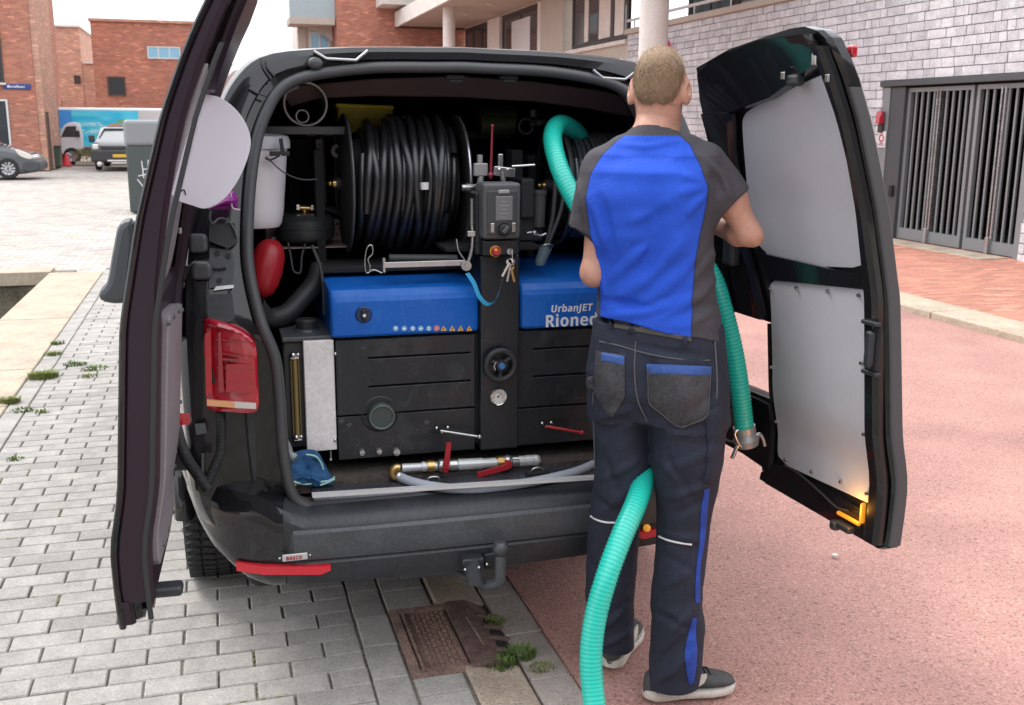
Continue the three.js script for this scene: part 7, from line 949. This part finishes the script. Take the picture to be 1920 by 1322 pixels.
  const shirtFold = ridgePx(shirtRaw, [[1134, 530, 1236, 424, 0.009, 0.014, 8], [1150, 565, 1288, 440, 0.010, 0.017, 10], [1182, 585, 1318, 468, 0.009, 0.016, 8], [1128, 592, 1312, 552, 0.012, 0.013, 10], [1126, 562, 1250, 584, -0.008, 0.013], [1232, 600, 1330, 545, 0.008, 0.012], [1106, 372, 1136, 476, 0.008, 0.011, -4], [1122, 356, 1150, 490, -0.007, 0.012, -4], [1117, 440, 1136, 566, 0.008, 0.011], [1330, 348, 1278, 328, 0.007, 0.011], [1333, 352, 1268, 366, 0.008, 0.012, 4], [1332, 358, 1286, 408, 0.006, 0.011, 4], [1160, 270, 1262, 268, 0.005, 0.009, 6], [1150, 282, 1286, 284, -0.004, 0.012, 8], [1230, 320, 1216, 540, -0.010, 0.034], [1296, 528, 1341, 466, 0.008, 0.011], [1302, 566, 1345, 516, 0.008, 0.011], [1296, 606, 1346, 578, 0.008, 0.012], [1336, 318, 1352, 362, -0.008, 0.012], [1304, 290, 1362, 344, 0.006, 0.012, -6], [1344, 300, 1388, 352, -0.005, 0.011, -4], [1082, 330, 1096, 418, 0.005, 0.010], [1356, 330, 1372, 378, 0.006, 0.010], [1170, 420, 1260, 372, 0.005, 0.016, 6], [1180, 470, 1250, 440, -0.006, 0.014]]);
  const shirtF = (x, y, z) => { let d = shirtRaw(x, y, z); if (d < 0.035) d -= 1.9 * shirtFold(x, y, z) + 0.005 * (vn3(x * 14 + y * 7, y * 22 - x * 9, z * 14) - 0.5) + 0.0016 * (vn3(x * 45, y * 45, z * 45) - 0.5); d = Math.max(d, hemAt(x, z) - y); const nl = (x - necklineC.x) * F.x * 0.35 + (z - necklineC.z) * F.z * 0.35 + (y - necklineC.y); return Math.max(d, nl - 0.012); };
  const sbb = bounds([slL0, slL1, slR0, slR1, hemL, hemR, PP(1225, 250, 0), PP(1225, 400, -0.12), PP(1225, 400, 0.13)], 0.1);
  const shirtG = surface(shirtF, sbb[0], sbb[1], 0.0066);
  // colour layout of the shirt on the body's own left-right and up axes
  const lat = (p) => (p.x - P0.x) * R.x + (p.z - P0.z) * R.z, sp = (x, y, d) => { const p = PP(x, y, d); return [p.y, lat(p)]; };
  const seamL = [[1172, 246, -0.08], [1150, 262, -0.085], [1120, 292, -0.085], [1101, 330, -0.08], [1096, 370, -0.075], [1102, 430, -0.07], [1112, 520, -0.07], [1120, 640, -0.07]].map((q) => sp(...q)).reverse(), seamR = [[1258, 246, -0.08], [1290, 272, -0.09], [1312, 310, -0.1], [1330, 350, -0.09], [1326, 380, -0.1], [1315, 430, -0.1], [1303, 500, -0.1], [1299, 560, -0.1], [1299, 650, -0.1]].map((q) => sp(...q)).reverse();
  const collarY = PP(1220, 250, -0.08).y, u0 = -0.35, uW = 0.7, v0 = 1.0, vW = 0.75;
  const shirtMap = tex(1024, 1, (u, v) => { const y = v0 + v * vW, l = u0 + u * uW, a = interp(seamL, y), b = interp(seamR, y), n = 0.9 + 0.14 * pn(u, v, 220, 41) + 0.08 * pn(u, v, 500, 42); let c = [0.050, 0.046, 0.054]; const e = Math.min(l - a, b - l); if (e > 0 && y < collarY - 0.006) c = e < 0.0022 ? [0.008, 0.03, 0.22] : [0.010, 0.072, 0.52]; else if (Math.abs(e) < 0.003) c = [0.032, 0.03, 0.036]; return mulc(c, n); });
  { const g = shirtG.toNonIndexed(), p = g.attributes.position, uv = new Float32Array(p.count * 2); for (let i = 0; i < p.count; i++) { uv[i * 2] = (((p.getX(i) - P0.x) * R.x + (p.getZ(i) - P0.z) * R.z) - u0) / uW; uv[i * 2 + 1] = (p.getY(i) - v0) / vW; } g.setAttribute('uv', new THREE.BufferAttribute(uv, 2)); g.userData.rawUv = true; const wv = tex(256, 0.02, (u, v) => 0.5 + 0.25 * Math.sin(u * 6.283 * 16) * Math.sin(v * 6.283 * 16) + 0.3 * (pn(u, v, 64, 3) - 0.5), true); part(man, 'shirt', [g], std([1, 1, 1], 0.85, 0, { map: shirtMap, bumpMap: fineBump, bumpScale: 0.0012 })); }
  // raised collar band
  // ---- trousers
  const legRow = (L, y) => { let i = 0; while (i < L.length - 2 && y < L[i + 1].y) i++; const a = L[i], b = L[i + 1], t = clamp((y - a.y) / (b.y - a.y), 0, 1); return [lerp(a.x, b.x, t), lerp(a.z, b.z, t), lerp(a.r, b.r, t)]; };
  const mkLeg = (rows) => rows.map(([py, a, b, d]) => { const l = PP(a, py, d), r = PP(b, py, d), c = l.clone().add(r).multiplyScalar(0.5); return { x: c.x, y: c.y, z: c.z, r: l.distanceTo(r) / 2 }; });
  const legR = mkLeg([[640, 1215, 1352, 0.005], [720, 1220, 1358, 0.0], [800, 1220, 1362, -0.005], [860, 1224, 1356, -0.005], [920, 1228, 1345, 0.0], [980, 1232, 1332, 0.0], [1040, 1228, 1326, -0.01], [1110, 1222, 1318, -0.02], [1180, 1219, 1322, -0.025], [1240, 1217, 1316, -0.03], [1296, 1216, 1308, -0.03], [1330, 1218, 1306, -0.03]]);
  const legL = mkLeg([[640, 1115, 1235, 0.02], [720, 1108, 1228, 0.02], [800, 1110, 1215, 0.025], [860, 1115, 1218, 0.035], [920, 1112, 1214, 0.045], [980, 1104, 1203, 0.055], [1040, 1100, 1196, 0.075], [1110, 1097, 1191, 0.095], [1170, 1104, 1190, 0.11], [1226, 1116, 1190, 0.12], [1262, 1118, 1188, 0.125]]);
  const hemYR = PP(1262, 1292, -0.06).y, hemYL = PP(1150, 1218, 0.1).y;
  const leg = (L, x, y, z) => { const [cx, cz, r] = legRow(L, y); return Math.hypot((x - cx), (z - cz) * 1.0) - r; };
  const waistY = PP(1236, 604, 0).y, hips = [[598, 1130, 1338, 0.100], [640, 1120, 1348, 0.115], [690, 1110, 1356, 0.128], [730, 1108, 1358, 0.128], [780, 1112, 1358, 0.105]].map(([py, a, b, d]) => { const l = PP(a, py, 0.01), r = PP(b, py, 0.01), c = l.clone().add(r).multiplyScalar(0.5); return { y: c.y, x: c.x, z: c.z, w: l.distanceTo(r) / 2, d }; });
  const hipF = (x, y, z) => { let i = 0; while (i < hips.length - 2 && y < hips[i + 1].y) i++; const a = hips[i], b = hips[i + 1], t = clamp((y - a.y) / (b.y - a.y), 0, 1), cx = lerp(a.x, b.x, t), cz = lerp(a.z, b.z, t), w = lerp(a.w, b.w, t), dd = lerp(a.d, b.d, t), u = (x - cx) * R.x + (z - cz) * R.z, v = (x - cx) * F.x + (z - cz) * F.z, k = Math.pow(Math.pow(Math.abs(u) / w, 2.3) + Math.pow(Math.abs(v) / dd, 2.3), 1 / 2.3); return Math.max((k - 1) * Math.min(w, dd), b.y - 0.0 - y - (i === hips.length - 2 ? 0.0 : 9)); };
  const trouRaw = (x, y, z) => { const a = Math.max(leg(legR, x, y, z), hemYR - y), b = Math.max(leg(legL, x, y, z), hemYL - y), yc = hips[4].y; return smin(smin(a, b, 0.03 + 0.04 * sstep(yc - 0.05, yc + 0.1, y)), hipF(x, y, z), 0.05); };
  const foldT = ridgePx(trouRaw, [[1232, 996, 1328, 1014, 0.006, 0.010, 4], [1236, 936, 1338, 902, 0.012, 0.013, 6], [1238, 884, 1350, 832, 0.010, 0.014, 6], [1246, 846, 1318, 962, -0.010, 0.014, 4], [1256, 968, 1334, 926, -0.010, 0.012, 4], [1232, 862, 1290, 930, 0.008, 0.012, -4], [1226, 1104, 1312, 1056, 0.008, 0.014, 6], [1224, 1206, 1318, 1122, 0.012, 0.014, 6], [1222, 1252, 1312, 1168, -0.010, 0.013, 4], [1222, 1284, 1308, 1212, 0.012, 0.012, 6], [1222, 1146, 1302, 1184, -0.008, 0.012], [1240, 1040, 1310, 1076, -0.006, 0.013], [1116, 792, 1190, 768, 0.014, 0.013, -6], [1118, 822, 1206, 788, -0.008, 0.012, -4], [1118, 902, 1206, 856, 0.010, 0.012, 4], [1116, 966, 1202, 898, 0.011, 0.013, 4], [1112, 930, 1168, 968, -0.008, 0.012], [1130, 850, 1160, 930, -0.008, 0.013], [1112, 1186, 1186, 1128, 0.010, 0.012, 4], [1120, 1214, 1186, 1178, 0.010, 0.010, 4], [1104, 1060, 1180, 1090, -0.006, 0.014], [1214, 650, 1213, 800, -0.014, 0.018], [1228, 812, 1336, 800, -0.010, 0.013, -6], [1124, 790, 1200, 800, -0.008, 0.012, -6], [1254, 690, 1290, 760, 0.010, 0.030], [1140, 690, 1160, 750, 0.008, 0.026], [1280, 780, 1350, 720, -0.008, 0.016, 4], [1340, 660, 1346, 860, 0.007, 0.012], [1160, 640, 1330, 668, -0.006, 0.010, 4]]);
  const trouF = (x, y, z) => { let d = trouRaw(x, y, z); if (d < 0.05) d -= 1.25 * foldT(x, y, z) + 0.008 * (vn3(x * 12, y * 20, z * 12 + 7) - 0.5) + 0.003 * (vn3(x * 38, y * 30, z * 38) - 0.5); return Math.max(d, y - waistY); };
  const tbb = bounds([PP(1110, 610, 0), PP(1362, 610, 0), PP(1236, 700, -0.14), PP(1236, 700, 0.15), PP(1216, 1310, -0.05), PP(1100, 1262, 0.12)], 0.09);
  const denim = std([1, 1, 1], 0.82, 0, { map: gritMap([0.0125, 0.0165, 0.033], 0.5, 0.35, 512, 0.06, 250), bumpMap: fineBump, bumpScale: 0.0012 });
  part(man, 'trousers', surface(trouF, tbb[0], tbb[1], 0.0070), denim);
  // patches sewn on the cloth: cast from the outline onto the surface, then given their thickness
  const patch = (f, left, right, off, nr = 16, nc = 12) => { const cl = polyline(left), cr = polyline(right), secs = []; for (let i = 0; i <= nr; i++) { const a = cl.getPoint(i / nr), b = cr.getPoint(i / nr), top = [], bot = []; for (let j = 0; j <= nc; j++) { const x = lerp(a.x, b.x, j / nc), y = lerp(a.y, b.y, j / nc), edge = i === 0 || i === nr || j === 0 || j === nc; top.push(onto(f, x, y, edge ? off * 0.45 : off)); bot.unshift(onto(f, x, y, -0.008)); } secs.push([...top, ...bot]); } return loft(secs, { crease: 0.9 }); };
  const thread = std([0.085, 0.085, 0.092], 0.8), worn = std([1, 1, 1], 0.75, 0, { map: gritMap([0.037, 0.037, 0.042], 0.7, 0.3, 256, 0.08, 260), bumpMap: fineBump, bumpScale: 0.0014 }), blueT = std([1, 1, 1], 0.8, 0, { map: gritMap([0.03, 0.075, 0.25], 0.4, 0.3, 256, 0.05, 265) }), dblue = std([1, 1, 1], 0.8, 0, { map: gritMap([0.014, 0.05, 0.30], 0.4, 0.3, 256, 0.05, 268) });
  part(man, 'back_pocket', patch(trouF, [[1212, 684], [1213, 720], [1217, 758], [1274, 803]], [[1333, 688], [1332, 730], [1328, 784], [1278, 806]], 0.007), worn); part(man, 'back_pocket', patch(trouF, [[1119, 658], [1116, 690], [1113, 735], [1142, 778]], [[1172, 666], [1172, 700], [1172, 745], [1150, 782]], 0.007), worn);
  part(man, 'pocket_trim', patch(trouF, [[1212, 682], [1213, 694], [1215, 702]], [[1333, 687], [1333, 700], [1332, 706]], 0.009, 6, 14), blueT); part(man, 'pocket_trim', patch(trouF, [[1128, 660], [1127, 672], [1126, 678]], [[1171, 668], [1171, 680], [1171, 686]], 0.009, 6, 8), blueT);
  const seam = (f, pts, r, off) => tube(pts.map(([x, y]) => onto(f, x, y, off)), r, 60, 6);
  parts(man, 'stitching', [seam(trouF, [[1192, 640], [1190, 700], [1196, 750], [1214, 790]], 0.0022, 0.001), seam(trouF, [[1124, 640], [1160, 648], [1200, 660], [1260, 672], [1330, 676]], 0.0022, 0.001), seam(trouF, [[1216, 690], [1217, 730], [1220, 754], [1240, 772], [1275, 799], [1300, 790], [1323, 778], [1328, 740], [1330, 700]], 0.0014, 0.0075), seam(trouF, [[1340, 640], [1344, 720], [1340, 800], [1332, 900]], 0.0026, 0.001), seam(trouF, [[1112, 735], [1114, 800], [1116, 880]], 0.0022, 0.001)], thread);
  part(man, 'reflective_piping', seam(trouF, [[1236, 1006], [1250, 1012], [1270, 1017], [1297, 1021]], 0.0032, 0.001), tinted(0.62, 0.62, 0.62)); part(man, 'reflective_piping', seam(trouF, [[1108, 968], [1120, 975], [1135, 979], [1155, 980]], 0.0032, 0.001), tinted(0.62, 0.62, 0.62));
  part(man, 'side_stripe', patch(trouF, [[1320, 918], [1314, 960], [1312, 1010], [1306, 1060], [1303, 1100], [1304, 1130]], [[1330, 916], [1326, 960], [1322, 1010], [1313, 1060], [1312, 1100], [1312, 1130]], 0.004, 24, 4), dblue); part(man, 'side_stripe', patch(trouF, [[1298, 1160], [1290, 1190], [1284, 1220], [1286, 1255], [1292, 1284]], [[1306, 1158], [1304, 1190], [1307, 1220], [1305, 1250], [1300, 1282]], 0.004, 20, 5), dblue);
  part(man, 'cargo_flap', [patch(trouF, [[1104, 706], [1106, 722], [1108, 728]], [[1116, 704], [1116, 722], [1117, 730]], 0.016, 6, 4)], worn); part(man, 'cargo_pocket', patch(trouF, [[1322, 770], [1326, 830], [1324, 880], [1318, 905]], [[1350, 760], [1352, 830], [1344, 880], [1336, 905]], 0.010, 16, 6), denim);
  // belt, loops, label
  const bl = part(man, 'belt', patch((x, y, z) => Math.min(trouF(x, y, z), hipF(x, y, z) + 0.004), [[1150, 598], [1152, 614]], [[1296, 618], [1296, 640]], 0.006, 4, 26), std([0.075, 0.07, 0.062], 0.6)); for (const [x, y, w, h] of [[1184, 612, 7, 26], [1284, 640, 5, 24], [1146, 606, 4, 18]]) part(man, 'belt_loop', patch((a, b, c) => Math.min(trouF(a, b, c), hipF(a, b, c) + 0.004), [[x - w, y - h / 2], [x - w + 1, y + h / 2]], [[x + w, y - h / 2], [x + w - 1, y + h / 2]], 0.010, 4, 4), denim); part(man, 'waist_label', patch((a, b, c) => Math.min(trouF(a, b, c), hipF(a, b, c) + 0.004), [[1168, 596], [1176, 605]], [[1262, 606], [1256, 617]], 0.009, 4, 14), std([1, 1, 1], 0.8, 0, { map: gritMap([0.32, 0.29, 0.23], 0.8, 0.12, 256, 0.15, 270) }));
  // ---- hair: cropped cap with strands
  const hairLine = (x, y, z) => { const p = V(x, y, z).sub(HC), u = p.dot(hu), f = p.dot(hf), r = p.dot(hr); const low = f < -0.02 ? -0.078 + 0.014 * Math.pow(Math.abs(r) / 0.06, 2) : lerp(-0.03, 0.052, sstep(-0.02, 0.05, f)); const ear0 = Math.abs(r) > 0.05 && f > -0.03 && f < 0.03 ? 0.022 : 0; return low + ear0 - u; };
  const hairF = (x, y, z) => Math.max(smin(ell(hd(0, 0.010, -0.012), hr, hu, hf, [0.0655, 0.080, 0.087])(x, y, z), 9, 0.01) - 0.0055 - 0.004 * vn3(x * 160, y * 160, z * 160), hairLine(x, y, z)) ;
  const hairU = union([ell(hd(0, 0.010, -0.012), hr, hu, hf, [0.0655, 0.080, 0.087]), ell(hd(0, -0.055, 0.035), hr, hu, hf, [0.058, 0.075, 0.062]), cap(neckT, hd(0, -0.03, -0.03), 0.042, 0.046)], 0.02), hairS = (x, y, z) => Math.max(hairU(x, y, z) - 0.003 - 0.0012 * vn3(x * 170, y * 170, z * 170), hairLine(x, y, z) + 0.012 * (vn3(x * 70, y * 70, z * 70) - 0.5) + 0.006 * (vn3(x * 190, y * 190, z * 190) - 0.5));
  const hg = surface(hairS, hb[0], hb[1], 0.0042), hcols = [[0.25, 0.165, 0.095], [0.32, 0.22, 0.13], [0.19, 0.12, 0.068]].map((c) => std(c, 0.7)); const hair = part(man, 'hair', hg, hcols[0]);
  { const hp2 = hg.attributes.position, hn = hg.attributes.normal, sets = [[], [], []]; const cnt = hp2.count;
    for (let i = 0; i < 15000; i++) { const k = Math.floor(rnd() * cnt), p = V(hp2.getX(k), hp2.getY(k), hp2.getZ(k)), n = V(hn.getX(k), hn.getY(k), hn.getZ(k)); if (hairLine(p.x, p.y, p.z) > 0.004) continue; p.add(V(rr(-0.004, 0.004), rr(-0.004, 0.004), rr(-0.004, 0.004))); const up = p.clone().sub(HC).dot(hu), l = lerp(0.004, 0.012, sstep(-0.06, 0.07, up)) * rr(0.7, 1.2); const g = n.clone().multiplyScalar(0.35).addScaledVector(hu, -0.75 * sstep(0.085, 0.02, up)).addScaledVector(hf, 0.5 * sstep(0.0, 0.085, up)).add(V(rr(-0.22, 0.22), rr(-0.22, 0.22), rr(-0.22, 0.22))).normalize(), w = n.clone().cross(g).normalize().multiplyScalar(0.0007), e = p.clone().addScaledVector(g, l), o = p.clone().addScaledVector(n, -0.002); sets[i % 3].push(o.x + w.x, o.y + w.y, o.z + w.z, o.x - w.x, o.y - w.y, o.z - w.z, e.x, e.y, e.z); }
    sets.forEach((s, i) => { const g = new THREE.BufferGeometry(); g.setAttribute('position', new THREE.Float32BufferAttribute(s, 3)); g.computeVertexNormals(); part(hair, 'strands', g, hcols[i]).userData.kind = 'stuff'; }); }
  // ---- shoes
  const shoeU = std([1, 1, 1], 0.85, 0, { map: gritMap([0.055, 0.054, 0.056], 0.5, 0.06, 256, 0.12, 280) }), shoeS = std([1, 1, 1], 0.6, 0, { map: gritMap([0.56, 0.52, 0.46], 0.25, 0.2, 256, 0.05, 290) });
  function shoe(heel, toe, side) {
    const D = toe.clone().sub(heel); const L = D.length(); D.normalize(); const N = V(-D.z, 0, D.x), q = (s, y, n) => heel.clone().addScaledVector(D, s * L).addScaledVector(N, n).add(V(0, y, 0)), t = [0, 0.03, 0.1, 0.22, 0.4, 0.55, 0.7, 0.84, 0.94, 0.985, 1], hw = [0.012, 0.027, 0.035, 0.036, 0.035, 0.041, 0.046, 0.043, 0.032, 0.02, 0.008], th = [0.03, 0.034, 0.034, 0.031, 0.026, 0.024, 0.024, 0.025, 0.027, 0.028, 0.026], tp = [0.05, 0.085, 0.098, 0.10, 0.098, 0.085, 0.07, 0.06, 0.05, 0.038, 0.03];
    const ring = (i, f) => Array.from({ length: 20 }, (_, k) => { const a = k / 20 * 6.283; return f(i, Math.cos(a), Math.sin(a)); });
    const sh = part(man, 'shoe', loft(t.map((s, i) => ring(i, (j, c, n) => q(s, lerp(0.018, tp[i], (n + 1) / 2), c * hw[i] * 0.97 * (n > 0 ? Math.pow(1 - n * n * 0.75, 0.5) : 1)))), { crease: 1.2 }), shoeU);
    part(sh, 'sole', loft(t.map((s, i) => { const w = hw[i] * 1.06, e = i < 2 ? 0.006 : i > 8 ? 0.012 : 0; return [q(s, e, -w * 0.9), q(s, e + 0.004, -w), q(s, th[i] - 0.004, -w * 1.02), q(s, th[i], -w * 0.96), q(s, th[i], w * 0.96), q(s, th[i] - 0.004, w * 1.02), q(s, e + 0.004, w), q(s, e, w * 0.9)]; }), { crease: 0.8 }), shoeS);
    const laces = []; for (let i = 0; i < 5; i++) { const s = 0.46 + i * 0.055, y = lerp(0.098, 0.074, i / 4); laces.push(tube([q(s, y - 0.008, -0.022), q(s + 0.012, y + 0.001, 0), q(s + 0.02, y - 0.008, 0.022)], 0.0026, 12, 6)); } laces.push(tube([q(0.46, 0.10, 0), q(0.5, 0.112, 0.02), q(0.56, 0.098, 0.028)], 0.0024, 12, 6), tube([q(0.46, 0.10, 0), q(0.42, 0.112, -0.02), q(0.5, 0.09, -0.03)], 0.0024, 12, 6)); part(sh, 'laces', laces, M.rubber);
    const sw = []; const pts = [[0.20, 0.040, 0.048], [0.32, 0.036, 0.052], [0.44, 0.036, 0.062], [0.54, 0.040, 0.075], [0.60, 0.052, 0.088], [0.63, 0.068, 0.092]]; for (const sg of [-1, 1]) { const g = loft(pts.map(([s, a, b], i) => { const lo = Math.min(a, 0.1), w = interp(t.map((x, k) => [x, hw[k]]), s) * 1.0, sl = (y) => w * Math.pow(Math.max(0.15, 1 - Math.pow(clamp((y - 0.02) / 0.075, 0, 1), 2) * 0.55), 0.5) * 0.99; const hi = Math.min(b, 0.078), l2 = Math.min(lo, hi - 0.002); return [q(s, l2, sg * sl(l2)), q(s, l2, sg * (sl(l2) + 0.003)), q(s, hi, sg * (sl(hi) + 0.004)), q(s, hi, sg * sl(hi))]; }), { crease: 0.5 }); sw.push(g); } part(sh, 'side_mark', sw[0], shoeS); part(sh, 'side_mark', sw[1], shoeS);
    return sh;
  }
  shoe(V(1.165, 0, -2.585), V(1.455, 0, -2.565), 1); shoe(V(1.125, 0, -2.765), V(1.305, 0, -2.99), -1);
}
renderer.render(scene, camera);
